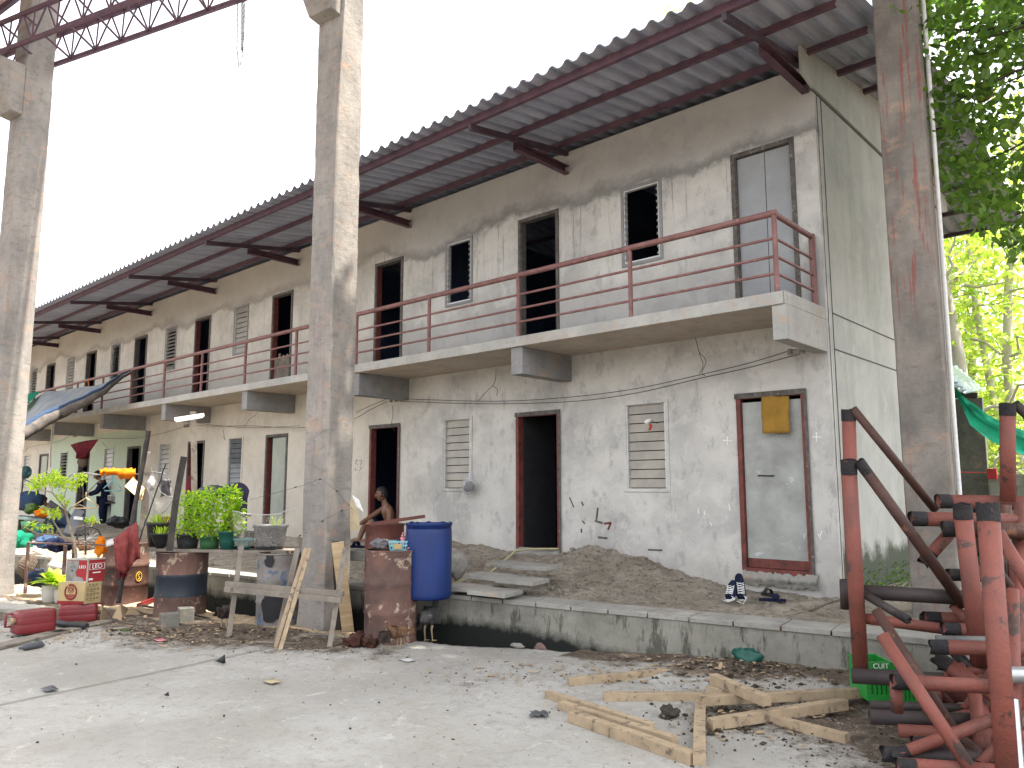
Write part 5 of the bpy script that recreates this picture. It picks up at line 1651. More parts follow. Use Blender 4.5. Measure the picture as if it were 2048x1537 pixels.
vh, cr = loc(66); g_ = G(66, 1268, .03)
R_ = (cr * .86 - vh * .5 * -1 * .6).normalized(); Fw = V((-R_.y, R_.x, 0))
jerry(g_ + vh * .13, R_, Fw, 'red plastic jerrycan lying on its side nearest the camera with its cap to the left', (.40, .24, .235), -1)
vh, cr = loc(160); g_ = G(155, 1246, .0)
jerry(g_ + vh * .13, cr, vh, 'red jerrycan lying under the two stacked cartons', (.42, .24, .21), 1)
base_c = g_ + vh * .12 + V((0, 0, .212))


def carton(name, P, eL, eR, h, label, mts, cat='carton'):
    """P near bottom corner; eL, eR edge vectors to the left and right faces"""
    t = thing(name, label, cat, P, None)
    q = MB(); q.prism([P, P + eR, P + eR + eL, P + eL], (0, 0, h)); q.build('carton_body', mts, t, bevel=.004)
    return t


cL_ = (-cr * .80 + vh * .6).normalized(); cR_ = (cr * .86 + vh * .5).normalized()
Pn = D(167, 1216, dep(base_c) - .1); Pn.z = base_c.z
k_ = dep(Pn) / F
h1 = ztop(Pn, 1166) - Pn.z
t = carton('cream_carton', Pn, cL_ * (47 * k_ / .80), cR_ * (30 * k_ / .86), h1, 'cream carton with a dark red round crest under the red beer carton', MAT['cardcream'])
fn = V((cL_.y, -cL_.x, 0)); fn = fn if fn.dot(vh) < 0 else -fn
fr_ = V((cR_.y, -cR_.x, 0)); fr_ = fr_ if fr_.dot(vh) < 0 else -fr_
c0 = Pn + cL_ * (24 * k_ / .80) + fn * .003 + V((0, 0, h1 * .56)); sx = -cL_
q = MB()


def ell(q, c, sx, rx, rz, w_, a0=0, a1=6.2832, n=26):
    q.tube([c + sx * rx * math.cos(a0 + (a1 - a0) * i / n) + V((0, 0, rz * math.sin(a0 + (a1 - a0) * i / n))) for i in range(n + (0 if a1 - a0 > 6.2 else 1))], w_, 5, closed=a1 - a0 > 6.2)


ell(q, c0, sx, .075, .088, .009, 2.3, 7.1 + 1.2); ell(q, c0 + V((0, 0, .03)), sx, .036, .042, .004)
ell(q, c0 + V((0, 0, .03)), sx, .018, .022, .005)
for i, (dz, w2) in enumerate(((-.035, .055), (-.055, .065), (-.075, .05))): q.bar(c0 - sx * w2 + V((0, 0, dz)), c0 + sx * w2 + V((0, 0, dz)), .004, .013)
q.build('crest', MAT['ink'], t)
q = MB(); q.bar(Pn + cL_ * .002 + fn * .003 + V((0, 0, h1 * .07)), Pn + cL_ * (47 * k_ / .80 - .002) + fn * .003 + V((0, 0, h1 * .07)), .004, h1 * .14); q.build('red_band', MAT['ink'], t)
q = MB(); random.seed(2)
for row in range(4):
    z_ = h1 * (.86 - row * .21)
    for i in range(4):
        c = Pn + cR_ * (30 * k_ / .86) * (.18 + .2 * i + (.1 if row == 0 else 0)) + fr_ * .004 + V((0, 0, z_))
        if row == 0 and i > 2: continue
        q.tube([c - cR_ * .008 - V((0, 0, .009)), c - cR_ * .009 + V((0, 0, .009)), c + cR_ * .006 + V((0, 0, .011)), c + cR_ * .007 - V((0, 0, .008)), c + cR_ * .001 - V((0, 0, .004))], .0026, 5)
    q.bar(Pn + cR_ * .02 + fr_ * .003 + V((0, 0, z_ - .022)), Pn + cR_ * .13 + fr_ * .003 + V((0, 0, z_ - .022)), .002, .003)
q.build('lettering', MAT['blackink'], t)
P2 = Pn + V((0, 0, h1 + .001)) + cR_ * .02; P2 = P2 + cL_ * -.0
h2 = ztop(P2, 1119) - P2.z
lw, rw = 38 * k_ / .80, 31 * k_ / .86
t = carton('beer_carton', P2, cL_ * lw, cR_ * rw, h2, 'red and white carton reading LEO on top of the cream one', [MAT['cardred']])
q = MB()
for a_, b_ in ((0, .03), (.97, 1)): q.bar(P2 + cL_ * lw * (a_ + b_) / 2 + fn * .003, P2 + cL_ * lw * (a_ + b_) / 2 + fn * .003 + V((0, 0, h2)), .008, .003, side=cL_)
q.bar(P2 + fn * .003 + V((0, 0, .006)), P2 + cL_ * lw + fn * .003 + V((0, 0, .006)), .003, .012); q.bar(P2 + fn * .003 + V((0, 0, h2 - .006)), P2 + cL_ * lw + fn * .003 + V((0, 0, h2 - .006)), .003, .012)
q.bar(P2 + cR_ * .004 + fr_ * .003, P2 + cR_ * .004 + fr_ * .003 + V((0, 0, h2)), .008, .003, side=cR_)
q.bar(P2 + fr_ * .003 + V((0, 0, h2 - .006)), P2 + cR_ * rw + fr_ * .003 + V((0, 0, h2 - .006)), .003, .012)
q.prism([P2 + V((0, 0, h2 + .001)), P2 + cR_ * rw + V((0, 0, h2 + .001)), P2 + cR_ * rw + cL_ * lw + V((0, 0, h2 + .001)), P2 + cL_ * lw + V((0, 0, h2 + .001))], (0, 0, .004))
q.build('white_border', MAT['cardwhite'], t)
q = MB()   # pale animal picture on the left face
rows = []
pts = [(1, 0), (1, .98), (.42, .98), (.42, .62), (.55, .45), (.5, .25), (.2, .18), (.1, 0)]
q.prism([P2 + cL_ * lw * (u_ * .94 + .03) + V((0, 0, h2 * (.03 + .92 * v_))) + fn * .0022 for u_, v_ in pts], fn * .002)
q.build('picture', MAT['stone'], t)
q = MB()
for (u_, v_, s_) in ((.78, .66, .006), (.62, .68, .006), (.70, .5, .008)): q.blob(P2 + cL_ * lw * u_ + V((0, 0, h2 * v_)) + fn * .004, s_, 6, 0)
q.build('picture_spot', MAT['blackink'], t)
text('LEO', .05, P2 + cL_ * lw * .24 + V((0, 0, h2 * .66)) + fn * .006, -cL_, (0, 0, 1), MAT['whitepaint'], t)
text('LEO', .072, P2 + cR_ * rw * .53 + V((0, 0, h2 * .66)) + fr_ * .006, cR_, (0, 0, 1), MAT['whitepaint'], t)
q = MB(); c = P2 + cR_ * rw * .53 + V((0, 0, h2 * .665)) + fr_ * .004
for s_ in (-1, 1):
    q.bar(c + cR_ * s_ * rw * .43 - V((0, 0, .035)), c + cR_ * s_ * rw * .43 + V((0, 0, .035)), .004, .003, side=cR_); q.bar(c - cR_ * rw * .43 + V((0, 0, s_ * .035)), c + cR_ * rw * .43 + V((0, 0, s_ * .035)), .003, .004)
q.bar(P2 + cR_ * rw * .3 + fr_ * .003 + V((0, 0, h2 * .4)), P2 + cR_ * rw * .75 + fr_ * .003 + V((0, 0, h2 * .4)), .003, .014); q.bar(P2 + cR_ * rw * .08 + fr_ * .003 + V((0, 0, h2 * .12)), P2 + cR_ * rw * .32 + fr_ * .003 + V((0, 0, h2 * .12)), .003, .022)
q.build('label_box', MAT['whitepaint'], t)

# planks, tube, flattened card, bricks, bottle
q = MB(); q.bar(G(-30, 1300, .02), G(128, 1262, .02), .20, .03); one(q, 'plank', MAT['timber_grey'], G(50, 1282), 'grey plank on the ground under the nearest red jerrycan', 'plank', 'planks on the ground at the left', .003)
q = MB(); q.bar(G(108, 1268, .02), G(215, 1243, .02), .17, .03); one(q, 'plank', MAT['timber_grey'], G(150, 1260), 'grey plank continuing behind the jerrycans', 'plank', 'planks on the ground at the left', .003)
q = MB(); q.tube([G(108, 1244, .06), G(130, 1249, .055), G(174, 1253, .05)], .033, 10); one(q, 'black_tube', MAT['blackplastic'], G(140, 1252), 'short fat black tube lying between the two jerrycans', 'tube')
q = MB(); q.tube([G(41, 1273, .02), G(65, 1281, .02), G(88, 1291, .02)], .009, 7); one(q, 'green_stick', MAT['tealplastic'], G(60, 1280), 'thin green tube lying above the grey bottle', 'tube')
P = G(38, 1297, .035); e = G(80, 1289, .035); dd = (e - P).normalized()
q = MB(); q.lathe(P, [(.012, 0), (.016, .004), (.016, .03), (.034, .06), (.037, .1), (.037, .2), (.034, .225), (.02, .24)], 18, axis=dd, cap1=True); one(q, 'bottle', MAT['greyplastic'], P - V((0, 0, .035)), 'empty pale grey bottle lying at the bottom left', 'bottle')
q = MB()
for pts, in (([(200, 1243), (204, 1212), (222, 1232), (226, 1243)],), ([(222, 1240), (240, 1208), (262, 1222), (244, 1243)],), ([(244, 1236), (262, 1214), (285, 1232), (266, 1243)],)):
    P_ = [G(pts[0][0], pts[0][1], .01), D(*pts[1], dep(G(*pts[0])) + .12), D(*pts[2], dep(G(*pts[2])) + .02), G(pts[3][0], pts[3][1], .01)]
    q.add(P_, [(0, 1, 2, 3)])
one(q, 'folded_cardboard', MAT['card'], G(240, 1240), 'crumpled brown cardboard flaps in front of the dark barrel', 'cardboard', None, 0, .008)
for (x, y, w_, lb) in ((338, 1259, 34, 'grey concrete brick at the foot of the striped barrel'), (371, 1246, 28, 'second concrete brick behind, beside the striped barrel')):
    P = G(x, y); vh_, cr_ = loc(x); r_ = w_ * dep(P) / F
    q = MB(); q.box(P + vh_ * .09 + V((0, 0, .08)), (r_, .18, .17), Matrix.Rotation(math.atan2(cr_.y, cr_.x) + .15, 3, 'Z')); one(q, 'concrete_brick', MAT['brick'], P, lb, 'brick', 'concrete bricks by the barrel', .006)
q = MB(); q.tube([G(285, 1212, .06), G(345, 1222, .05), G(420, 1238, .03)], .014, 8); one(q, 'iron_rod', MAT['blackplastic'], G(340, 1225), 'long black rod lying from the cardboard to the striped barrel', 'rod')
q = MB(); q.bar(G(275, 1212, .05), G(312, 1197, .08), .03, .05); one(q, 'red_bar', MAT['redplastic'], G(290, 1206), 'bright red bar end behind the cardboard', 'bar')
# leafy pots left
for (x, yb, w_, yt, lb) in ((100, 1213, 33, 1171, 'cream round pot of broad leaved greens left of the cartons'), (121, 1214, 26, 1178, 'cream pot half hidden behind the cream carton')):
    P = base(x, yb, 0, .13); P += loc(x)[0] * .15; r_ = pxr(w_, P); h_ = ztop(P, yt)
    t = thing('plant_pot', lb, 'plant pot', P, 'cream pots of greens'); q = MB()
    q.lathe(P, [(r_ * .7, 0), (r_ * .9, h_ * .2), (r_, h_ * .6), (r_ * .98, h_ * .95), (r_ * 1.04, h_), (r_ * .93, h_), (r_ * .9, h_ * .9), (.001, h_ * .9)], 26); q.build('pot', MAT['cardwhite'], t)
    q = MB()
    for i in range(26):
        a_ = random.uniform(0, 6.28); e_ = random.uniform(.15, 1.3); d_ = V((math.cos(a_) * math.cos(e_), math.sin(a_) * math.cos(e_), math.sin(e_)))
        leaf(q, P + V((0, 0, h_)) + d_ * .06, d_, V((0, 0, 1)), random.uniform(.14, .24), random.uniform(.09, .13), .1, .25)
    q.build('foliage', MAT['leaf_sap'], t)
# ---------------------------------------------------------------- drying rack, poles, clothes at the left
q = MB(); dR = 11.2
fr = thing('rail_frame', 'low rusty pipe frame standing left of the clothes covered barrel', 'frame', G(57, 1187))
for a, c, r_ in (((55, 1086, 11.3), (222, 1091, 9.9), .010), ((57, 1085, 11.3), (130, 1090, 11.6), .010), ((130, 1083, 11.9), (222, 1085, 10.6), .010), ((50, 1141, 11.3), (88, 1142, 11.4), .008)):
    q.tube([D(*a), D(*c)], r_, 7)
q.build('rail', MAT['rust'], fr)
for a, c in (((57, 1086, 11.3), (50, 1187, 11.3)), ((131, 1092, 10.5), (127, 1150, 10.5)), ((148, 1092, 11.2), (146, 1125, 11.2))):
    q = MB(); q.tube([D(*a), D(*c)], .024, 8); q.build('leg', MAT['rust'], fr)
# wicker coop
P = G(62, 1166); P += loc(62)[0] * .35; t = thing('wicker_coop', 'round woven chicken coop basket tipped on its side under a cream cloth', 'basket', P)
ax = (loc(62)[1] * .75 - loc(62)[0] * .5 + V((0, 0, -.25))).normalized(); q = MB(); c0 = P + V((0, 0, .24)) - ax * .22
for i in range(15):
    s_ = i / 14; r_ = .27 * math.sqrt(max(.02, 1 - (1 - s_) ** 2)) if s_ < 1 else .27
    M3 = V((0, 0, 1)).rotation_difference(ax).to_matrix()
    q.tube([c0 + ax * s_ * .42 + M3 @ V((r_ * math.cos(a), r_ * math.sin(a), 0)) for a in [k * math.pi / 14 for k in range(28)]], .008, 5, closed=True)
for k in range(30):
    a = k * math.pi / 15; q.tube([c0 + ax * s_ * .42 + M3 @ V((.27 * math.sqrt(max(.02, 1 - (1 - s_) ** 2)) * math.cos(a), .27 * math.sqrt(max(.02, 1 - (1 - s_) ** 2)) * math.sin(a), 0)) for s_ in [j / 8 for j in range(9)]], .007, 5)
q.build('weave', MAT['wicker'], t)
q = MB(); rows = []
for i in range(10):
    rows.append([D(62 + 84 * i / 9, 1095 + 26 * (i / 9) ** 1.5 + 13 * j / 3 * math.sin(.4 + i / 9 * 2), 11.6 - .1 * j + .04 * noise.noise(V((i, j, 0)))) for j in range(4)])
q.grid(rows); one(q, 'cream_cloth', MAT['sackcloth'], rows[0][0], 'cream cloth draped over the woven coop', 'cloth', None, 0, .006)
q = MB(); q.blob(D(125, 1128, 12.2), .2, 12, .5, (1.2, 1, .7), seed=9); one(q, 'white_sack', MAT['whitecloth'], D(125, 1140, 12.2), 'pale sack bulging behind the broad leaved greens', 'sack')

# sapling
P = D(152, 1130, 10.4); P.z = 0
t = thing('sapling', 'bare branched young tree with tufts of lime leaves behind the low frame', 'tree', P)
q = MB()
B_ = lambda pts, r0, r1: q.tube([D(x, y, d_) for x, y, d_ in pts], [r0 + (r1 - r0) * i / (len(pts) - 1) for i in range(len(pts))], 7)
B_([(158, 1215, 10.4), (154, 1130, 10.4), (149, 1085, 10.4), (137, 1047, 10.4), (131, 1020, 10.4), (120, 1005, 10.3), (104, 985, 10.2), (76, 979, 10.1)], .022, .007)
B_([(149, 1085, 10.4), (125, 1072, 10.3), (108, 1045, 10.3), (97, 1020, 10.2), (88, 1012, 10.2)], .014, .004)
B_([(146, 1085, 10.4), (110, 1070, 10.3), (75, 1068, 10.2), (52, 1056, 10.1), (48, 1048, 10.1)], .013, .005)
B_([(131, 1020, 10.4), (128, 1000, 10.4), (130, 985, 10.5), (140, 965, 10.5)], .010, .003)
B_([(132, 1028, 10.4), (142, 1015, 10.3), (160, 1010, 10.2), (182, 1020, 10.1)], .009, .003)
B_([(140, 1062, 10.4), (152, 1055, 10.3), (175, 1050, 10.2), (193, 1040, 10.1)], .008, .003)
B_([(104, 985, 10.2), (106, 970, 10.2)], .006, .002); B_([(110, 1072, 10.3), (80, 1060, 10.2)], .007, .003)
q.build('trunk', MAT['twig'], t)
q = MB()
for (x, y, rx, ry, n) in ((75, 965, 16, 12, 50), (105, 962, 22, 14, 90), (112, 950, 12, 8, 40), (135, 970, 20, 12, 80), (162, 960, 14, 12, 50), (68, 975, 12, 6, 25), (120, 995, 8, 6, 18), (133, 1005, 6, 5, 10), (110, 1028, 14, 9, 50), (88, 1020, 7, 6, 16), (65, 1052, 9, 5, 20), (92, 1056, 12, 5, 28), (180, 1040, 12, 6, 26), (195, 1040, 5, 4, 8)):
    for i in range(n):
        a = random.uniform(0, 6.28); rr = math.sqrt(random.random())
        leaf(q, D(x + rx * rr * math.cos(a), y + ry * rr * math.sin(a), 10.3 + random.uniform(-.2, .2)), rv() * V((1, 1, .4)).length, (V((0, 0, 1)) + rv(.4)).normalized(), random.uniform(.05, .09), .035)
q.build('foliage', MAT['leaf_sap'], t)

# poles
def pole(pts, r_, label, mt='timber_dark', name='wooden_pole', sq=False, group='old poles holding the washing lines'):
    q = MB(); P_ = [D(*p_) for p_ in pts]
    if sq:
        for a, c in zip(P_[:-1], P_[1:]): q.bar(a, c, r_ * 2, r_ * 1.4, side=loc(pts[0][0])[1])
    else:
        R2_ = []
        n = 14; PP = []
        for i in range(n + 1):
            f_ = i / n * (len(P_) - 1); k = min(len(P_) - 2, int(f_)); PP.append(P_[k].lerp(P_[k + 1], f_ - k) + rv(.006)); R2_.append(r_ * random.uniform(.85, 1.15))
        q.tube(PP, R2_, 9)
    lo_ = min(P_, key=lambda v: v.z)
    return one(q, name, MAT[mt], lo_, label, 'pole', group)


pole([(297, 862, 10.3), (285, 932, 10.3), (266, 1035, 10.1), (236, 1208, 9.9)], .032, 'long crooked dark pole leaning to the right in front of the dark barrel')
pole([(368, 914, 9.6), (352, 1000, 9.5), (339, 1102, 9.4)], .038, 'dark flat topped post standing at the left end of the plank bench', sq=True)
pole([(386, 824, 12.3), (388, 900, 12.3), (389, 1180, 12.3)], .045, 'grey upright post carrying the fluorescent lamp', 'timber_grey', sq=True)
pole([(293, 905, 11.0), (292, 980, 11.0), (280, 1150, 11.0)], .05, 'weathered grey board standing behind the crooked pole', 'timber_grey', sq=True)
pole([(332, 929, 10.2), (290, 1047, 10.0), (276, 1088, 9.9)], .009, 'thin slanting iron rod above the grass pots', 'blackplastic', 'iron_rod')
pole([(163, 955, 12.3), (168, 1010, 12.3), (172, 1110, 12.3)], .012, 'thin dark pole under the drying rack', 'blackplastic')
# fluorescent lamp
P = D(378, 835, 12.2); t = thing('fluorescent_lamp', 'white fluorescent batten fixed across the top of the grey post', 'lamp', P)
vh, cr = loc(378); q = MB(); q.bar(D(349, 839, 12.1), D(408, 830, 12.2), .045, .05); q.build('batten', MAT['whitepaint'], t)
q = MB(); q.tube([D(352, 844, 12.05), D(406, 835, 12.15)], .014, 8); q.build('tube', MAT['led'], t)
# rack with arc, orange cloth and hangers
t = thing('drying_rack', 'pale bent pipe drying rack above the sapling', 'rack', D(215, 950, 11.4))
q = MB(); q.tube([D(x, y, 11.3) for x, y in ((135, 958), (140, 951), (147, 949), (200, 950), (281, 949))], .010, 7); q.tube([D(x, y, 11.5) for x, y in ((147, 949), (170, 946), (195, 949))], .009, 7); q.tube([D(x, y, 11.0) for x, y in ((281, 949), (300, 944), (318, 946), (335, 950))], .010, 7)
q.tube([D(x, y, 11.4) for x, y in ((204, 955), (190, 970), (174, 986), (172, 1000))], .007, 6); q.build('rack_bar', MAT['greypipe'], t)
q = MB(); rows = []
for i in range(19):
    x = 200 + 71 * i / 18
    rows.append([D(x, 938 + 4 * noise.noise(V((i * .6, 1, 0))) + (20 if i > 9 else 12) * (j / 4) + 3 * noise.noise(V((i * .8, j, 5))), 11.25 - .12 * math.sin(j / 4 * 3.1) + .03 * noise.noise(V((i, j, 0)))) for j in range(5)])
q.grid(rows); one(q, 'orange_cloth', MAT['orange'], rows[0][0], 'bright orange cloth spread along the drying rack', 'cloth', None, 0, .012)


def hanger(x, y, w_, h_, dd, label, mt):
    q = MB(); c = [(x, y), (x, y + h_ * .35), (x - w_ / 2, y + h_ * .85), (x - w_ / 2 + 2, y + h_), (x + w_ / 2 - 2, y + h_), (x + w_ / 2, y + h_ * .85), (x, y + h_ * .35)]
    q.tube([D(a, b_, dd) for a, b_ in c], .007, 6); one(q, 'coat_hanger', MAT[mt], D(x, y, dd), label, 'coat hanger', 'coat hangers on the rack')


hanger(225, 950, 36, 32, 11.2, 'mint green coat hanger hanging empty under the orange cloth', 'cyan')
hanger(172, 985, 50, 32, 11.2, 'pink coat hanger below the thin dark pole', 'cream')
q = MB(); P = D(262, 975, 10.9); vh, cr = loc(262)
for (a, c, e, f_) in (((250, 974), (267, 956), (290, 978), (277, 997)), ((270, 985), (290, 975), (283, 1000), (272, 998))):
    q.add([D(*a, 10.9), D(*c, 11.0), D(*e, 10.9), D(*f_, 10.8)], [(0, 1, 2, 3)])
one(q, 'cream_box_lid', MAT['cream'], P, 'cream plastic box hung askew on the crooked pole', 'box', None, 0, .03)
# hammock net and garments
q = MB(); rows = []
for i in range(15):
    f_ = i / 14; xt = 291 + (350 - 291) * f_; yt = 962 + (30 if f_ > .5 else 30) * (f_) + 8 * math.sin(f_ * 3.14)
    yb = 985 + 60 * math.sin(min(1, f_ * 1.15) * 3.1)
    rows.append([D(xt + (j / 6) * (318 - xt) * .35, yt + (yb - yt) * j / 6, 10.4 + .1 * math.sin(j)) for j in range(7)])
q.grid(rows); one(q, 'hammock', MAT['net'], rows[0][0], 'grey net hammock slung between the crooked pole and the dark post', 'hammock')
q = MB(); q.tube([D(x, y, 10.35) for x, y in ((289, 962), (298, 985), (306, 1010), (317, 1030), (330, 1022), (345, 1000), (352, 985))], .010, 7); q.tube([D(x, y, 10.3) for x, y in ((302, 935), (310, 960), (322, 985), (335, 993), (350, 995))], .007, 6)
one(q, 'hammock_rope', MAT['whitecloth'], D(317, 1030, 10.3), 'pale rope edge of the hammock', 'rope')
q = MB(); q.blob(D(302, 968, 10.6), .075, 10, .4, (.8, .6, 1.3), seed=7); one(q, 'white_bag', MAT['whitecloth'], D(302, 980, 10.6), 'small white bag hanging by the weathered board', 'bag')
q = MB(); rows = [[D(322 + 20 * i / 6, 958 + 34 * j / 6 + 4 * (i == 0 or i == 6), 11.3 + .05 * math.sin(i * 2.1 + j)) for j in range(7)] for i in range(7)]
q.grid(rows); one(q, 'striped_shirt', MAT['pattern'], rows[0][0], 'dark and white striped shirt hanging right of the hammock', 'shirt', None, 0, .01)
q = MB(); q.blob(D(379, 975, 13.2), .09, 10, .5, (.7, .5, 2.0), seed=1); one(q, 'maroon_cloth', MAT['maroon'], D(379, 990, 13.2), 'maroon cloth hanging beside the lamp post', 'cloth')
# clothes over the dark barrel
q = MB(); rows = []; vh, cr = loc(250)
for i in range(16):
    f_ = i / 15; row = []
    for j in range(14):
        g_ = j / 13
        x = 226 + 48 * f_ + 6 * g_; y = 1092 - 36 * f_ * (1 - g_) + (55 + 20 * math.sin(f_ * 5)) * max(0, g_ - .25) - 12 * (1 - g_)
        row.append(D(x, y, 9.72 - .28 * min(1, g_ * 2.2) + .10 * noise.noise(V((f_ * 3.5, g_ * 2, 0))) + .03 * math.sin(f_ * 20 + g_ * 3)))
    rows.append(row)
q.grid(rows); one(q, 'red_clothes', MAT['redcloth'], rows[0][0], 'dusty red garment thrown over the dark barrel', 'clothes', None, 0, .012)
q = MB(); rows = [[D(236 + 18 * i / 9, 1098 + 58 * j / 9 + 5 * math.sin(i * 1.3), 9.52 + .03 * math.sin(i * 1.7 + j * .3)) for j in range(10)] for i in range(10)]
q.grid(rows); one(q, 'maroon_shirt', MAT['maroon'], rows[0][0], 'maroon shirt hanging down the front of the dark barrel', 'clothes', None, 0, .01)
q = MB(); rows = [[D(212 + 62 * i / 11, 1082 - 20 * i / 11 + 12 * j / 4 + 5 * noise.noise(V((i, j, 2))), 9.95 - .2 * j / 4 + .05 * noise.noise(V((i, j, 0)))) for j in range(5)] for i in range(12)]
q.grid(rows); one(q, 'white_clothes', MAT['whitecloth'], rows[0][0], 'crumpled grey white garment at the top left of the red one', 'clothes', None, 0, .012)
q = MB(); q.blob(D(202, 1092, 10.2), .09, 12, .6, (.8, .7, 1.3), seed=4); one(q, 'orange_rag', MAT['orange'], D(200, 1110, 10.2), 'orange flowered rag left of the clothes covered barrel', 'cloth')

# ---------------------------------------------------------------- tarp awning and hung things on the far units
def rl(x, y): return onY(x, y, -1.06)


q = MB(); rows = []
TP = [(262, 742), (235, 752), (205, 770), (165, 776), (120, 782), (90, 782), (60, 806), (30, 830)]
BT = [(262, 745), (235, 762), (205, 784), (165, 806), (120, 828), (90, 842), (60, 858), (30, 874)]
for i in range(len(TP)):
    a = onY(*TP[i], -1.12 - .0 * i); dd_ = -1.12 - .34 * i; c = onY(*BT[i], dd_)
    rows.append([a.lerp(c, k / 8) - V((0, 0, .18 * math.sin(math.pi * k / 8) * min(1, i / 3))) + V((0, .03 * noise.noise(V((i * 2.3, k * .3, 0))), .05 * noise.noise(V((i * 2.1, k * .4, 5))))) for k in range(9)])
Rf = []
for i in range(len(rows) - 1):
    for s_ in range(5):
        Rf.append([rows[i][k].lerp(rows[i + 1][k], s_ / 5) + V((0, 0, .008 * math.sin((i + s_ / 5) * 7 + k * .4))) for k in range(9)])
Rf.append(rows[-1])
q.grid(Rf); aw = thing('tarp_awning', 'faded blue tarpaulin awning tied to the balcony rail at the far left', 'awning', Rf[-1][8])
q.build('tarp', MAT['tarp'], aw)
q = MB(); PT_ = [r_[8] for r_ in Rf]; q.tube(PT_, [.02 + .13 * min(1, i / 26) for i in range(len(PT_))], 10); q.build('rolled_mat', MAT['mat_roll'], aw)
q = MB(); q.tube([p_ + V((0, 0, .05)) + V((0, -.02, .08 * min(1, i / 20))) for i, p_ in enumerate(PT_)], [.015 + .05 * min(1, i / 26) for i in range(len(PT_))], 8); q.build('dark_edge', MAT['tarp2'], aw)
q = MB(); q.tube([rl(262, 738), rl(263, 752), rl(258, 745)], .02, 6); q.tube([rl(176, 758), onY(178, 772, -1.2)], .012, 6); q.build('tie_rope', MAT['orange'], aw)
q = MB(); a = onY(105, 842, -2.4); q.tube([a, onY(101, 905, -2.2), onY(101, 935, -2.2)], .014, 6); one(q, 'hanging_rope', MAT['whitecloth'], a, 'thin pale rope hanging down from the rolled mat', 'rope')
q = MB(); q.add([onY(30, 800, -1.1), onY(62, 786, -1.1), onY(82, 783, -1.1), onY(58, 806, -1.6), onY(30, 818, -1.8)], [(0, 1, 2, 3, 4)]); one(q, 'mint_sheet', MAT['greentarp'], onY(60, 800, -1.1), 'mint green sheet showing above the blue awning', 'sheet')
# red triangular cloth
q = MB(); c = [(141, 890), (170, 884), (197, 879)]; rows = []
for i in range(13):
    f_ = i / 12; top = onY(141 + 56 * f_, 890 - 11 * f_ - 2 * math.sin(f_ * 3.1), -1.5)
    bot = onY(160 + 9 * f_, 918, -1.5)
    rows.append([top.lerp(bot, k / 8) + V((0, .12 * math.sin(f_ * 19) * k / 8, .0)) for k in range(9)])
q.grid(rows); one(q, 'red_sling', MAT['maroon'], rows[6][8], 'faded red cloth hung as a triangle with a bundle at its tip', 'cloth', None, 0, .01)
q = MB(); q.blob(onY(165, 924, -1.5), .13, 10, .2, (.9, .9, 1.1)); one(q, 'net_bundle', MAT['wicker'], onY(165, 932, -1.5), 'round net bundle at the tip of the red cloth', 'bundle')

# ---------------------------------------------------------------- far left household clutter
def FL(x, y, z=.62): return G(x, y, z)


def atd(x, y, d_): return D(x, y, d_)


q = MB(); q.blob(D(57, 1003, 18.5), .33, 14, .15, (1.4, .9, .75)); tag(q.build('blue_cover', MAT['tarp2'], None, D(57, 1030, 18.5)), 'dark blue sheet humped over goods beside the left pillar', 'cover')
t = thing('work_table', 'low teal table heaped with food beside the crouching person', 'table', D(66, 1060, 17.5)); q = MB(); a, c = D(34, 1034, 17.4), D(96, 1040, 17.6); q.bar(a, c, .7, .05); q.build('tabletop', MAT['tin'], t)
for (x, dd_) in ((40, 17.3), (92, 17.3), (45, 17.9), (90, 18)):
    q = MB(); a = D(x, 1040, dd_); q.tube([a, V((a.x, a.y, .35))], .03, 6); q.build('leg', MAT['timber_dark'], t)
q = MB(); q.blob(D(82, 1027, 17.4), .16, 12, .6, (1.5, .8, .5), seed=3); one(q, 'red_produce', MAT['orange'], D(82, 1034, 17.4), 'heap of orange red produce on the low teal table', 'food')
q = MB(); q.blob(D(62, 1018, 17.6), .15, 12, .5, (1.2, .8, .7), seed=6); one(q, 'green_produce', MAT['leaf_dark'], D(62, 1032, 17.6), 'green leafy bundle on the low teal table', 'food')
for (x, y, w_, h_, mt, lb) in ((55, 1065, 26, 22, 'greenplastic', 'pale green tub standing under the low table'), (80, 1068, 24, 20, 'teal2', 'round teal basin right of the green tub'), (40, 1072, 14, 16, 'black', 'black bucket left of the green tub')):
    P = D(x, y, 17.2); r_ = pxr(w_, P); q = MB(); q.lathe(P, [(r_ * .8, 0), (r_, h_ * dep(P) / F), (r_ * .95, h_ * dep(P) / F), (r_ * .8, .05)], 20); one(q, 'tub', MAT[mt], P, lb, 'tub', 'tubs under the low table')
t = thing('standing_fan', 'small dark teal fan on a stand at the left pillar', 'fan', D(43, 995, 17)); q = MB(); q.lathe(D(49, 945, 17), [(.13, 0), (.14, .04), (.05, .12)], 18, axis=V((1, .3, 0)), cap1=True); q.build('fan_head', MAT['teal_dark'], t)
q = MB(); q.tube([D(46, 955, 17), D(43, 992, 17)], .015, 6); q.tube([D(46, 958, 17), D(78, 972, 16.6)], .012, 6); q.build('stand', MAT['blackplastic'], t)
t = thing('kitchen_table', 'narrow dark table against the wall behind the standing person', 'table', D(232, 1052, 21.5)); q = MB(); q.bar(D(218, 1006, 21.2), D(244, 1004, 21.6), .6, .04); q.build('tabletop', MAT['timber_dark'], t)
for x in (221, 242):
    q = MB(); q.tube([D(x, 1006, 21.3), D(x, 1056, 21.3)], .025, 6); q.build('leg', MAT['blackplastic'], t)
P = D(228, 1003, 21.3); q = MB(); q.lathe(P, [(.12, 0), (.17, .05), (.17, .14), (.18, .145), (.14, .17), (.02, .2)], 20); one(q, 'cooking_pot', MAT['galv'], P, 'shiny metal pot on the narrow dark table', 'pot')
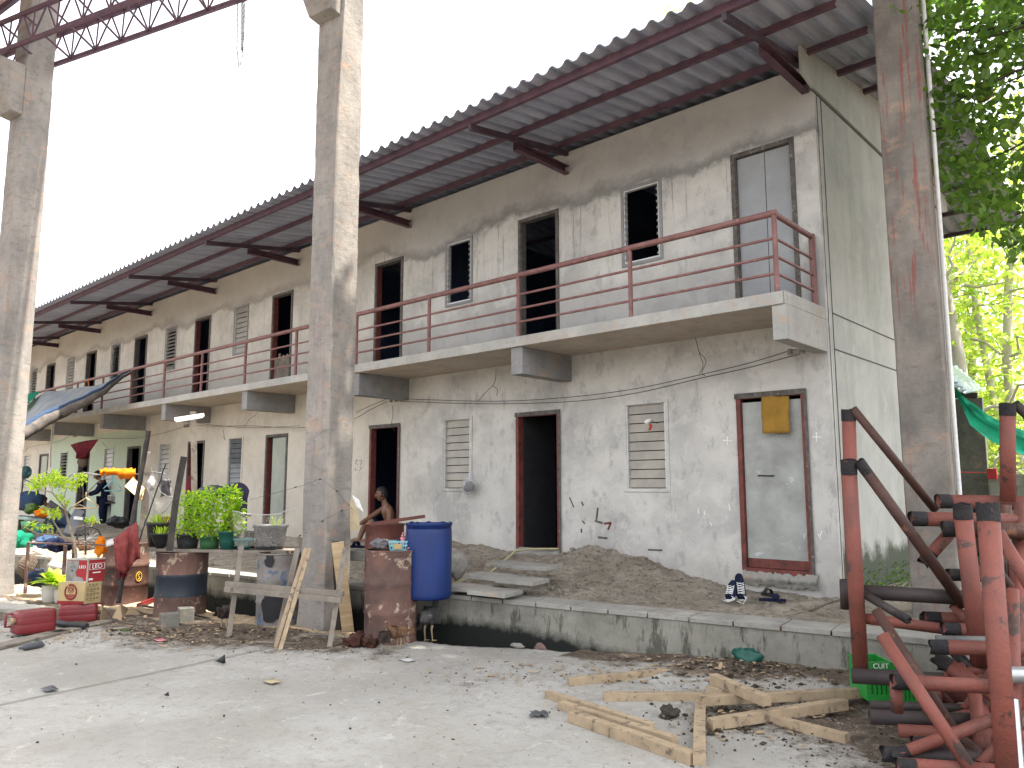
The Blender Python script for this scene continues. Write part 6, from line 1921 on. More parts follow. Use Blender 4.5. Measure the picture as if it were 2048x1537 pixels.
t = thing('deck_chair', 'grey plastic lounger back leaning by the bicycle wheel', 'chair', D(150, 1068, 16)); q = MB()
q.prism([D(126, 1066, 16), D(148, 1069, 15.8), D(169, 1022, 16.4), D(150, 1016, 16.6)], loc(150)[0] * .05); q.build('backrest', MAT['greyplastic'], t)
q = MB(); q.bar(D(148, 1036, 16.1), D(166, 1038, 16.1), .02, .06); q.build('slot', MAT['white'], t); q = MB(); q.bar(D(110, 1072, 15.8), D(165, 1070, 15.6), .35, .05); q.build('seat', MAT['blackplastic'], t)
t = thing('bicycle_wheel', 'bicycle wheel standing behind the sapling', 'wheel', D(178, 1098, 14)); c = D(178, 1077, 14); q = MB(); vh, cr = loc(178); cr = (cr + vh * .4).normalized()
q.tube([c + cr * .2 * math.cos(a) + V((0, 0, .2 * math.sin(a))) for a in [k * math.pi / 16 for k in range(32)]], .015, 7, closed=True); q.build('tyre', MAT['black'], t)
q = MB()
for k in range(12): q.tube([c, c + cr * .19 * math.cos(k * math.pi / 6) + V((0, 0, .19 * math.sin(k * math.pi / 6)))], .002, 4)
q.build('spoke', MAT['galv'], t)
for (x, y, dd_, s_, mt, lb) in ((30, 1085, 15.5, .3, 'greentarp', 'green sheet crumpled on the bank beside the left pillar'), (120, 1090, 14, .2, 'navy', 'dark bundle on the bank behind the sapling'), (235, 1045, 17, .2, 'black', 'black crate shape behind the crooked pole'), (95, 1085, 14.5, .22, 'jeans', 'blue bundle left of the sapling trunk'), (75, 1150, 11.6, .12, 'tarp2', 'blue plastic sheet behind the broad leaved greens'), (215, 1120, 12.2, .2, 'card', 'brown heap between rack and dark barrel')):
    q = MB(); c = D(x, y, dd_); q.blob(c, s_, 12, .7, (1.3, .9, .6), seed=int(x)); one(q, 'bundle', MAT[mt], c - V((0, 0, s_ * .5)), lb, 'bundle')
# violet chair and grey tub at the wall
t = thing('violet_chair', 'dark violet plastic chair facing the wall behind the plants', 'chair', D(475, 1075, 14.5)); q = MB()
out = [(451, 980), (455, 968), (462, 972), (470, 966), (480, 965), (488, 968), (495, 974), (499, 982), (495, 1000), (494, 1032), (456, 1032), (456, 998)]
q.prism([D(x, y, 14.6) for x, y in out], loc(475)[0] * .03); q.build('backrest', MAT['purple'], t)
q = MB(); q.prism([D(x, y, 14.57) for x, y in ((467, 988), (486, 985), (485, 1003), (467, 1004))], loc(475)[0] * .01); q.build('pale_sticker', MAT['greyplastic'], t)
q = MB(); q.bar(D(456, 1033, 14.4), D(495, 1033, 14.4), .4, .03); q.build('seat', MAT['purple'], t)
for x, dd_ in ((458, 14.5), (493, 14.5), (458, 14.1), (493, 14.1)):
    q = MB(); a = D(x, 1033, dd_); q.tube([a, V((a.x, a.y, .55))], .018, 6); q.build('leg', MAT['purple'], t)
q = MB(); q.blob(D(425, 985, 14.8), .27, 14, .25, (1.3, .8, .5), seed=8); one(q, 'grey_cover', MAT['greyplastic'], D(425, 1000, 14.8), 'grey rounded plastic cover behind the herbs', 'cover')
q = MB(); q.box(D(332, 1040, 13.2), (.22, .2, .1)); one(q, 'red_stool', MAT['redplastic'], D(332, 1048, 13.2), 'small red stool seen behind the grass pot', 'stool', None, .01)

# ---------------------------------------------------------------- wires, insulators, hung things on the near facade
def insul(x, y, label):
    P = onY(x, y, -.10); t = thing('insulator', label, 'insulator', P, 'porcelain insulators under the balcony')
    for dx in (-.07, .07):
        q = MB(); q.lathe(P + V((dx, 0, -.04)), [(.02, 0), (.034, .01), (.034, .025), (.02, .035), (.034, .045), (.034, .06), (.02, .07)], 14); q.build('spool', MAT['ceramic'], t)
    q = MB(); q.bar(P + V((-.12, .04, .035)), P + V((.12, .04, .035)), .05, .008); q.build('bracket', MAT['galv'], t)


insul(1592, 702, 'pair of grey insulators under the end beam'); insul(787, 800, 'pair of insulators below the second beam'); insul(372, 852, 'insulators behind the fluorescent lamp'); insul(150, 872, 'dark insulators on the green unit')


def wires(paths, label, r_=.005):
    q = MB(); t = thing('electric_wire', label, 'wire', onY(*paths[0][0], -.1))
    for k, pts in enumerate(paths):
        P_ = [onY(x, y, -.10 - .02 * k) for x, y in pts]
        # smooth
        S_ = []
        for i in range(len(P_) - 1):
            p0 = P_[max(0, i - 1)]; p1 = P_[i]; p2 = P_[i + 1]; p3 = P_[min(len(P_) - 1, i + 2)]
            for s_ in range(6):
                u_ = s_ / 6; S_.append(.5 * ((2 * p1) + (p2 - p0) * u_ + (2 * p0 - 5 * p1 + 4 * p2 - p3) * u_ * u_ + (3 * p1 - p0 - 3 * p2 + p3) * u_ ** 3))
        S_.append(P_[-1]); q = MB(); q.tube(S_, r_, 5); q.build('wire', MAT['wire'], t)


wires([[(1585, 700), (1500, 726), (1400, 750), (1270, 778), (1137, 795), (985, 803), (800, 798)], [(1600, 708), (1500, 735), (1400, 757), (1270, 787), (1137, 804), (960, 808), (800, 803)]], 'two thin wires sagging from the end beam to the second beam')
wires([[(775, 798), (740, 812), (712, 826)], [(775, 803), (740, 820), (700, 840), (600, 856), (500, 852), (430, 853), (385, 850)], [(600, 852), (500, 856), (420, 850), (385, 845)]], 'wires running from the second beam past the middle pillar to the lamp')
wires([[(365, 855), (320, 868), (270, 877), (200, 877), (160, 872)], [(140, 872), (115, 884), (60, 895), (50, 905)]], 'wires running along the green and far units')
wires([[(992, 738), (991, 760), (985, 772)], [(985, 772), (972, 785), (957, 802)], [(985, 772), (995, 780), (993, 792)]], 'loose wire ends dangling from the soffit between the first and second beams', .004)
wires([[(1391, 676), (1398, 705), (1406, 730), (1399, 748)], [(1398, 705), (1412, 722), (1404, 745), (1410, 752)]], 'tangled wire dropping from the soffit above the first window', .004)
wires([[(519, 818), (512, 830), (500, 838), (488, 855)], [(205, 885), (218, 900), (230, 908)], [(446, 860), (450, 880), (446, 872)]], 'frayed wire ends above the dark glass window', .004)
wires([[(785, 812), (786, 830), (783, 850), (790, 862)]], 'thin cord dropping over the door where the man sits', .004)
# hose and sack bits
q = MB(); q.tube([onY(1117, 1098, -.05), onY(1060, 1098, -.10), onY(1030, 1103, -.3), G(1003, 1127, .62), G(980, 1145, .52)], .013, 8); q.tube([G(980, 1145, .52), G(950, 1153, .47), G(905, 1167, .44)], .012, 8); one(q, 'garden_hose', MAT['hose'], G(1000, 1130, .6), 'yellowish hose running out of the open door beside the steps', 'hose')
# towel on the dirty door
q = MB(); rows = []
for i in range(11):
    rows.append([onY(1523 + 55 * i / 10 + (2 if j > 5 else 0), 793 + 74 * j / 9 + .8 * math.sin(i * 1.3), -.035 - .02 * math.sin(i * .9 + 1) * (j / 9) - .012 * (j / 9)) for j in range(10)])
q.grid(rows); one(q, 'towel', MAT['towel'], rows[5][9], 'ochre towel hung over the top of the grey ground floor door', 'towel', None, 0, .008)
# bag on second window
P = onY(936, 962, -.16); t = thing('plastic_bag', 'knotted clear plastic bag of dark stuff hanging from the second window', 'bag', P)
q = MB(); rows = []
for i, (y, r_) in enumerate(((934, .006), (945, .02), (952, .05), (960, .10), (970, .125), (980, .115), (988, .07), (990, .0))):
    c = onY(937 + (3 if i < 3 else 0), y, -.14); rows.append([c + V((r_ * math.cos(a) * (1 + .15 * noise.noise(V((a, i, 1)))), r_ * .7 * math.sin(a), .012 * noise.noise(V((a * 2, i, 0))))) for a in [k * math.pi / 10 for k in range(20)]])
q.grid(rows, True, closed=True); q.build('bag', MAT['bag'], t)
q = MB(); q.blob(onY(938, 974, -.13), .085, 12, .4, (1.1, .7, .9), seed=2); q.build('contents', MAT['black'], t)
# lamp holder with red ribbon on first window
P = onY(1300, 843, -.1); t = thing('bulb_holder', 'white bulb holder with a red ribbon in front of the first louvre window', 'lamp', P); q = MB()
q.lathe(P + V((-.06, -.02, -.02)), [(.022, 0), (.028, .02), (.028, .05), (.016, .07), (.016, .09)], 14, axis=V((1, .2, .55))); q.build('holder', MAT['white'], t)
q = MB(); q.grid([[onY(1297 + 6 * i / 3 + 2 * math.sin(j), 848 + 13 * j / 4, -.11 - .01 * i) for j in range(5)] for i in range(4)]); q.build('ribbon', MAT['comb'], t)
q = MB(); q.tube([P + V((0, 0, .02)), P + V((.06, .02, -.02)), P + V((.1, .04, -.03))], .004, 5); q.build('cord', MAT['wire'], t)

# ---------------------------------------------------------------- steps of loose slabs at the open door
def slab(x, y, z, w_, l_, rot, label, tilt=.02):
    P = G(x, y, z); q = MB(); m_ = Matrix.Rotation(rot, 3, 'Z') @ Matrix.Rotation(tilt, 3, 'Y')
    q.box(P - V((0, 0, .02)), (w_, l_, .045), m_); one(q, 'step_slab', MAT['tile'], P - V((0, 0, .04)), label, 'slab', 'loose paving slabs stepping up to the open door', .005)


slab(1020, 1126, .69, .45, .40, R(12), 'upper left step slab below the open door'); slab(1076, 1131, .695, .44, .40, R(10), 'upper right step slab against the mound', -.02)
slab(985, 1150, .61, .52, .38, R(14), 'middle left step slab', .03); slab(1045, 1158, .605, .46, .38, R(11), 'middle right step slab')
slab(935, 1172, .52, .48, .38, R(14), 'lowest left step slab nearest the blue barrel'); slab(990, 1181, .518, .46, .38, R(12), 'lowest right step slab above the kerb')
q = MB(); q.box(D(725, 1110, 9.4), (.5, .3, .12), Matrix.Rotation(R(10), 3, 'Z')); one(q, 'concrete_step', MAT['tile'], D(725, 1118, 9.4), 'grey concrete block with a dark sandal left of the rusty barrel', 'block', None, .008)
# cement lumps under sills
for (x, y, w_, lb) in ((1075, 1110, .8, 'rough cement sill under the open door'), (1560, 1160, .85, 'rough cement smear under the grey ground floor door')):
    c = onY(x, y, -.03); q = MB(); rows = []
    for i in range(33):
        f_ = i / 32 - .5; row = []
        for j in range(9):
            g_ = j / 8; yy = -.06 * (1 - abs(2 * g_ - 1)) - .03 * g_ + .03 * noise.noise(V((f_ * 40, g_ * 3, x))); row.append(V((c.x + f_ * w_, min(-.004, yy - .01), c.z + .09 - g_ * (.17 + .06 * noise.noise(V((f_ * 30, 0, 3)))))))
        rows.append(row)
    q.grid(rows); one(q, 'cement_smear', MAT['tile'], (c.x, -.03, c.z - .1), lb, 'cement')
# footwear


def sandal(P, d_, label, mt='black', L_=.26):
    t = thing('sandal', label, 'sandal', P, 'sandals by the doors'); s_ = V((-d_.y, d_.x, 0)); q = MB(); P = V(P)
    out = [(-.5, -.13), (-.5, .13), (-.2, .15), (.1, .17), (.35, .19), (.5, .1), (.5, -.08), (.3, -.18), (0, -.15)]
    q.prism([P + d_ * a * L_ + s_ * b_ * L_ for a, b_ in out][::-1], (0, 0, .025)); q.build('sole', MAT[mt], t, bevel=.004)
    q = MB(); q.grid([[P + d_ * L_ * (.0 + .22 * i / 3) + s_ * L_ * .17 * math.cos(a) + V((0, 0, .02 + .055 * math.sin(a))) for a in [k * math.pi / 8 for k in range(9)]] for i in range(4)]); q.build('strap', MAT[mt], t, thick=.006)


sandal(G(1545, 1203, .455), V((.9, .35, 0)).normalized(), 'dark blue sandal lying on the dirt below the grey door', 'navy'); sandal(G(1540, 1193, .46), V((-.8, .5, 0)).normalized(), 'second dark sandal tipped behind the first', 'black')
sandal(D(716, 1096, 9.35), V((-.95, -.2, 0)).normalized(), 'dark sandal on the concrete block left of the maroon barrel', 'navy')


def sneaker(P, d_, label, tilt=0):
    t = thing('sneaker', label, 'shoe', P, 'pair of sneakers by the grey door'); up = (V((0, 0, 1)) * math.cos(tilt) - d_ * math.sin(tilt)).normalized(); f_ = (d_ * math.cos(tilt) + V((0, 0, 1)) * math.sin(tilt)).normalized(); s_ = up.cross(f_)
    L_ = .27; rows = []
    for i in range(13):
        u_ = i / 12; w_ = .042 + .012 * math.sin(u_ * 3.1) if u_ < .9 else .035; h_ = .095 - .055 * sm(.35, .95, u_)
        rows.append([P + f_ * (u_ - .5) * L_ + s_ * w_ * math.cos(a) + up * (.02 + h_ * max(0, math.sin(a)) ** .7) for a in [k * math.pi / 8 for k in range(9)]])
    q = MB(); q.grid(rows); q.add(rows[0], [tuple(range(9))]); q.add(rows[-1], [tuple(range(9))[::-1]]); q.build('upper', MAT['navy'], t)
    q = MB(); q.prism([P + f_ * a * L_ + s_ * b_ * L_ for a, b_ in ((-.52, -.14), (-.52, .14), (0, .17), (.35, .19), (.52, .08), (.52, -.08), (.35, -.19), (0, -.17))], up * .022); q.build('sole', MAT['white'], t, bevel=.004)
    q = MB()
    for k in range(5):
        o_ = P + f_ * (-.02 + .025 * k) + up * (.098 - .008 * k); q.tube([o_ - s_ * .035, o_ + f_ * .02 + up * .008, o_ + s_ * .035 + f_ * .022], .0035, 5); q.tube([o_ + s_ * .035, o_ + f_ * .012 + up * .008, o_ - s_ * .035 + f_ * .022], .0035, 5)
    o_ = P + f_ * .09 + up * .05
    q.tube([o_, o_ + s_ * .05 + f_ * .05, o_ + s_ * .01 + f_ * .1 - up * .03, o_ - s_ * .05 + f_ * .07 - up * .03], .0035, 5); q.build('lace', MAT['whitepaint'], t)


vh, cr = loc(1470)
sneaker(G(1463, 1192, .49), (-vh + cr * -.2).normalized(), 'dark sneaker with loose white laces on the dirt left of the grey door', -.3)
sneaker(G(1480, 1182, .53), (-vh + cr * .1).normalized(), 'second dark sneaker leaning on the wall behind the first', -.7)
# ---------------------------------------------------------------- people
def head_geo(b, c, f, up, r=.1, features=True):
    """head centred at c facing f"""
    s_ = up.cross(f).normalized(); n = 16; vs = []; rows = []
    for i in range(n + 1):
        th = math.pi * i / n; row = []
        for j in range(24):
            ph = 2 * math.pi * j / 24
            x = math.sin(th) * math.cos(ph); y = math.sin(th) * math.sin(ph); z = math.cos(th)
            k = 1.0
            if z < 0: x *= 1 + .10 * z; y *= 1 + .28 * z          # jaw narrows
            if z < -.2 and x > .2: x += .10 * (-z - .2)             # chin forward
            if x > .75 and -.35 < z < .1: x += .05
            if x > .6 and .05 < z < .3: x -= .05                    # eye hollow
            if x < -.2: x *= 1.08
            row.append(c + f * x * r * 1.0 + s_ * y * r * .78 + up * z * r * 1.22)
        rows.append(row)
    b.grid(rows, True, closed=True)
    if features:
        # nose, lips, ears
        b.tube([c + f * r * .93 + up * r * .22, c + f * r * 1.10 - up * r * .10, c + f * r * 1.18 - up * r * .26, c + f * r * .95 - up * r * .32], [r * .08, r * .12, r * .17, r * .08], 8)
        b.tube([c + f * r * .93 - up * r * .55 - s_ * r * .25, c + f * r * 1.06 - up * r * .53, c + f * r * .93 - up * r * .55 + s_ * r * .25], r * .075, 6)
        for k in (-1, 1):
            b.blob(c + s_ * k * r * .78 - f * r * .08 - up * r * .05, r * .26, 6, .1, (.6, .35, 1))


def hand_geo(b, w, d, pn, side_, sc=1.):
    """w wrist point, d pointing direction, pn palm normal, side_ thumb side sign"""
    d = d.normalized(); s_ = d.cross(pn).normalized() * side_; pn = pn.normalized()
    rows = []
    for i in range(6):
        f_ = i / 5; wd = .024 + .02 * math.sin(min(1, f_ * 1.4) * 1.57)
        rows.append([w + d * f_ * .085 * sc + (s_ * math.cos(a) * wd + pn * math.sin(a) * .014) * sc for a in [k * math.pi / 6 for k in range(12)]])
    b.grid(rows, True, closed=True)
    for k, L in enumerate((.068, .078, .073, .058)):
        o = w + (d * .08 + s_ * (.032 - .021 * k)) * sc; bend = .25 + .12 * k
        p1 = o + d * L * .5 * sc; p2 = p1 + (d * math.cos(bend) - pn * -math.sin(bend)) * L * .35 * sc; p3 = p2 + (d * math.cos(bend * 2) + pn * math.sin(bend * 2)) * L * .3 * sc
        b.tube([o, p1, p2, p3], [.0095 * sc, .009 * sc, .008 * sc, .006 * sc], 7)
    o = w + (d * .02 + s_ * .03) * sc
    b.tube([o, o + (s_ * .028 + d * .028) * sc, o + (s_ * .034 + d * .06) * sc], [.012 * sc, .0105 * sc, .008 * sc], 7)


def hair_geo(b, c, f, up, r, seed=0, low=.0):
    s_ = up.cross(f).normalized(); rows = []
    for i in range(13):
        th = math.pi * .62 * i / 12; row = []
        for j in range(26):
            ph = 2 * math.pi * j / 26; x = math.sin(th) * math.cos(ph); y = math.sin(th) * math.sin(ph); z = math.cos(th)
            k = 1.13 + .12 * noise.noise(V((x * 5, y * 5, z * 5 + seed)))
            if x > .25 and z < .55: k = .93
            if z < low and x > -.1: k = .9
            row.append(c + (f * (x * 1.04 - .05) * r + s_ * y * r * .86 + up * z * r * 1.24) * k)
        rows.append(row)
    b.grid(rows, True, closed=True)


def person(label, base_, nodes, edges, head, hands, clothes, hair=True, skinmat='skin', group=None):
    """nodes dict name -> (pos, r) absolute; clothes: list (name, material, [edges], extra radius)"""
    t = thing('person', label, 'person', base_, group)
    names = list(nodes); idx = {n: i for i, n in enumerate(names)}
    vs, fs = skin([nodes[n] for n in names], [(idx[a], idx[c]) for a, c in edges])
    b = MB(); b.add(vs, fs, True)
    hc, hf, hr = head
    head_geo(b, hc, hf[0], hf[1], hr)
    for h in hands: hand_geo(b, *h)
    b.build('body', MAT[skinmat], t)
    if hair:
        b = MB(); hair_geo(b, hc, hf[0], hf[1], hr, 3); b.build('hair', MAT['hair'], t)
    b = MB(); s_ = hf[1].cross(hf[0]).normalized()
    for k in (-1, 1):
        b.blob(hc + hf[0] * hr * .84 + s_ * k * hr * .34 + hf[1] * hr * .12, hr * .11, 6, 0, (1, 1, .6))
    for k in (-1, 1):
        b.tube([hc + hf[0] * hr * .93 + s_ * k * hr * .18 + hf[1] * hr * .3, hc + hf[0] * hr * .84 + s_ * k * hr * .52 + hf[1] * hr * .3], hr * .05, 5)
    b.build('eyes_and_brows', MAT['hair'], t)
    for (nm, mt, ed, ex) in clothes:
        used = []
        for a, c in ed:
            for q_ in (a, c):
                if q_ not in used: used.append(q_)
        ii = {n: i for i, n in enumerate(used)}
        nn = []
        for n in used:
            p_, r_ = nodes[n]; nn.append((p_, (r_ + ex) if isinstance(r_, (int, float)) else (r_[0] + ex, r_[1] + ex)))
        vs, fs = skin(nn, [(ii[a], ii[c]) for a, c in ed])
        b = MB(); b.add(vs, fs, True); b.build(nm, MAT[mt], t)
    return t


# man sitting in the third doorway, looking left
B0_ = V((-7.52, .06, .64))
t_ = loc(785); L_ = (-t_[1] - t_[0] * .22).normalized(); K_ = V((-L_.y, L_.x, 0)); K_ = K_ if K_.dot(t_[0]) > 0 else -K_
o = lambda x, y, z: B0_ + L_ * -x + K_ * y + V((0, 0, z))
N = dict(pelvis=(o(0, 0, .12), (.15, .12)), waist=(o(.0, 0, .30), (.125, .10)), chest=(o(-.05, 0, .48), (.155, .11)), upper=(o(-.09, 0, .60), (.12, .08)), neck=(o(-.13, 0, .68), .055), skull=(o(-.16, 0, .78), .06),
         shl=(o(-.09, -.19, .585), .055), ell=(o(-.10, -.235, .34), .042), wrl=(o(-.20, -.215, .13), .030), shr=(o(-.11, .19, .585), .055), elr=(o(-.34, .14, .45), .042), wrr=(o(-.55, .06, .33), .030),
         hipl=(o(-.06, -.10, .11), .09), knl=(o(-.40, -.14, .41), .066), anl=(o(-.45, -.15, .06), .042), tol=(o(-.62, -.15, .03), .034), hipr=(o(-.06, .10, .11), .09), knr=(o(-.42, .12, .36), .064), anr=(o(-.55, .12, .04), .042), tor=(o(-.70, .12, .03), .034))
E_ = [('pelvis', 'waist'), ('waist', 'chest'), ('chest', 'upper'), ('upper', 'neck'), ('neck', 'skull'), ('upper', 'shl'), ('shl', 'ell'), ('ell', 'wrl'), ('upper', 'shr'), ('shr', 'elr'), ('elr', 'wrr'),
      ('pelvis', 'hipl'), ('hipl', 'knl'), ('knl', 'anl'), ('anl', 'tol'), ('pelvis', 'hipr'), ('hipr', 'knr'), ('knr', 'anr'), ('anr', 'tor')]
hf = ((L_ - t_[0] * .05).normalized(), V((0, 0, 1)))
person('bare chested man in dark shorts sitting on the third door sill looking left', B0_, N, E_, (o(-.19, -.01, .83), hf, .098),
       [(o(-.55, .06, .33), L_, V((0, 0, -1)), 1), (o(-.20, -.215, .13), L_ * .6 - V((0, 0, .5)), K_, 1)], [('shorts', 'navy', [('waist', 'pelvis'), ('pelvis', 'hipl'), ('hipl', 'knl'), ('pelvis', 'hipr'), ('hipr', 'knr')], .012)])

# woman standing at the wall of the green unit
B1_ = D(203, 1057, 21.3)
t_ = loc(203); L_ = -t_[1]; K_ = t_[0]
o = lambda x, y, z: B1_ + L_ * x + K_ * y + V((0, 0, z))     # x to picture left, y away
N = dict(pelvis=(o(-.04, 0, .80), (.165, .13)), waist=(o(-.04, 0, .97), (.14, .11)), chest=(o(.02, 0, 1.13), (.16, .12)), upper=(o(.07, 0, 1.23), (.12, .09)), neck=(o(.12, 0, 1.30), .05), skull=(o(.14, 0, 1.37), .05),
         shl=(o(.06, -.17, 1.22), .058), ell=(o(.14, -.22, .98), .046), wrl=(o(.36, -.16, .90), .032), shr=(o(.08, .17, 1.22), .058), elr=(o(.18, .2, 1.0), .046), wrr=(o(.38, .12, .92), .032),
         hipl=(o(-.02, -.09, .76), .10), knl=(o(.03, -.10, .44), .07), anl=(o(-.03, -.10, .09), .045), tol=(o(.14, -.10, .04), .036), hipr=(o(-.02, .09, .76), .10), knr=(o(-.06, .10, .44), .07), anr=(o(-.12, .11, .09), .045), tor=(o(.05, .11, .04), .036))
hf = ((L_ * .95 + K_ * .1 + V((0, 0, -.3))).normalized(), (V((0, 0, 1)) + L_ * .28).normalized())
person('person in dark navy top and striped trousers standing at the green wall, arms reaching left', B1_, N, E_, (o(.17, 0, 1.43), hf, .10),
       [(o(.36, -.16, .90), L_ + V((0, 0, -.2)), V((0, 0, -1)), 1), (o(.38, .12, .92), L_ + V((0, 0, -.2)), V((0, 0, -1)), -1)],
       [('jacket', 'navy', [('chest', 'waist'), ('waist', 'pelvis'), ('chest', 'upper'), ('upper', 'shl'), ('shl', 'ell'), ('ell', 'wrl'), ('upper', 'shr'), ('shr', 'elr'), ('elr', 'wrr')], .014),
        ('trousers', 'navy', [('pelvis', 'hipl'), ('hipl', 'knl'), ('knl', 'anl'), ('pelvis', 'hipr'), ('hipr', 'knr'), ('knr', 'anr')], .016)])
# crouching person at the low table
B2_ = D(120, 1072, 18.6)
o = lambda x, y, z: B2_ + L_ * x + K_ * y + V((0, 0, z))
N = dict(pelvis=(o(-.15, 0, .36), (.18, .14)), waist=(o(-.02, 0, .50), (.16, .12)), chest=(o(.16, 0, .64), (.18, .14)), upper=(o(.27, 0, .70), (.13, .10)), neck=(o(.34, 0, .75), .055), skull=(o(.38, 0, .80), .055),
         shl=(o(.26, -.18, .68), .06), ell=(o(.34, -.22, .44), .046), wrl=(o(.56, -.16, .42), .032), shr=(o(.26, .18, .68), .06), elr=(o(.36, .2, .46), .046), wrr=(o(.56, .12, .44), .032),
         hipl=(o(-.10, -.11, .34), .11), knl=(o(.22, -.16, .42), .075), anl=(o(.12, -.15, .08), .045), tol=(o(.28, -.15, .04), .036), hipr=(o(-.10, .11, .34), .11), knr=(o(.22, .14, .42), .07), anr=(o(.12, .13, .08), .045), tor=(o(.28, .13, .04), .036))
hf = ((L_ * .8 + V((0, 0, -.55))).normalized(), (V((0, 0, 1)) + L_ * .6).normalized())
person('person in grey patterned shirt and blue jeans crouching over the low teal table', B2_, N, E_, (o(.43, 0, .84), hf, .10),
       [(o(.56, -.16, .42), L_, V((0, 0, -1)), 1), (o(.56, .12, .44), L_, V((0, 0, -1)), -1)],
       [('shirt', 'pattern', [('chest', 'waist'), ('waist', 'pelvis'), ('chest', 'upper'), ('upper', 'shl'), ('shl', 'ell'), ('upper', 'shr'), ('shr', 'elr')], .016),
        ('jeans', 'jeans', [('pelvis', 'hipl'), ('hipl', 'knl'), ('knl', 'anl'), ('pelvis', 'hipr'), ('hipr', 'knr'), ('knr', 'anr')], .014)])


# ---------------------------------------------------------------- fowl
def bird(P, d, s, label, mt, name='hen', up_neck=.9, tail=.5, wattle=False, flat=1.0):
    """P ground point, d heading, s body length"""
    d = V(d).normalized(); u = V((0, 0, 1)); sd_ = V((-d.y, d.x, 0)); P = V(P)
    t = thing(name, label, 'bird', P, 'fowl pecking about the yard')
    c = P + u * s * .78
    nodes = [(c, (s * .30, s * .30)), (c + d * s * .28 + u * s * .04, (s * .25, s * .26)), (c - d * s * .30 + u * s * .05, (s * .20, s * .2)), (c - d * s * .56 + u * s * (.08 + tail * .3), (s * .10, s * .06)),
             (c + d * s * .48 + u * s * (.22 * up_neck), s * .13), (c + d * s * .55 + u * s * .48 * up_neck, s * .075), (c + d * s * .58 + u * s * .66 * up_neck, s * .075), (c + d * s * .66 + u * s * .70 * up_neck, s * .06)]
    vs, fs = skin(nodes, [(0, 1), (0, 2), (2, 3), (1, 4), (4, 5), (5, 6), (6, 7)], 2)
    b = MB(); b.add([v + (v - c).normalized() * .02 * s * noise.noise(v * 30) for v in vs], fs, True); b.build('body', MAT[mt], t)
    b = MB()
    for k in (-1, 1):
        for i in range(26):
            f_ = random.random(); g_ = random.random()
            q_ = c + d * s * (.25 - .6 * f_) + sd_ * k * s * .29 + u * s * (.15 - .25 * g_)
            leaf(b, q_, -d + sd_ * k * .1 - u * .15, sd_ * k + rv(.2), s * .2, s * .07, .05)
    for i in range(8): leaf(b, c - d * s * .5 + u * s * (.1 + tail * .25), -d + u * (tail + .1 * i - .3) + sd_ * random.uniform(-.3, .3), sd_, s * .42, s * .1, .03)
    b.build('wing_and_tail', MAT[mt], t)
    for k in (-1, 1):
        b = MB(); h_ = c - u * s * .25 + sd_ * k * s * .13
        f0 = P + sd_ * k * s * .14 + d * s * .02
        b.tube([h_, h_ - u * s * .12 - d * s * .06, f0 + u * s * .03], [s * .06, s * .035, s * .022], 7)
        for a in (-.5, 0, .5): b.tube([f0 + u * s * .025, f0 + (d * math.cos(a) + sd_ * math.sin(a)) * s * .18 + u * .004], s * .014, 5)
        b.tube([f0 + u * s * .025, f0 - d * s * .08 + u * .004], s * .012, 5); b.build('leg', MAT['beak'], t)
    hd = c + d * s * .66 + u * s * .70 * up_neck
    b = MB(); b.tube([hd + d * s * .04, hd + d * s * .15 - u * s * .02], [s * .03, s * .004], 6); b.build('beak', MAT['beak'], t)
    if wattle:
        b = MB(); b.prism([hd - d * s * .08 + u * s * .04 - sd_ * .004, hd + d * s * .08 + u * s * .04 - sd_ * .004, hd + d * s * .06 + u * s * .13 - sd_ * .004, hd + u * s * .10 - sd_ * .004, hd - d * s * .07 + u * s * .14 - sd_ * .004], sd_ * .008); b.blob(hd + d * s * .07 - u * s * .08, s * .04, 6, .1); b.build('comb', MAT['comb'], t)
    return t


random.seed(33)
vh, cr = loc(857); P = G(857, 1283, -.02)
bird(P, vh * .8 + cr * .35, .31, 'grey speckled fowl seen from behind beside the kerb, head up', 'feather', up_neck=1.05, tail=-.6)
vh, cr = loc(790); bird(G(797, 1299), -cr * .8 - vh * .5, .21, 'brown young fowl in front of the rusty barrel with a pale wing', 'featherbrown', up_neck=.8, tail=-.2)
bird(G(768, 1306), -vh * .9 + cr * .1, .19, 'dark young fowl facing the camera at the foot of the rusty barrel', 'featherdark', up_neck=.7, tail=0)
vh, cr = loc(445); bird(G(448, 1262), cr * .5 + vh * .7, .24, 'dark rooster with a red comb behind the leftmost stud', 'featherdark', 'rooster', 1.1, 1.0, True)
vh, cr = loc(200); P = D(168, 1113, 12.4); P.z -= .02; bird(P, -cr, .2, 'brown hen standing in the sun behind the cartons', 'featherbrown', up_neck=.8)

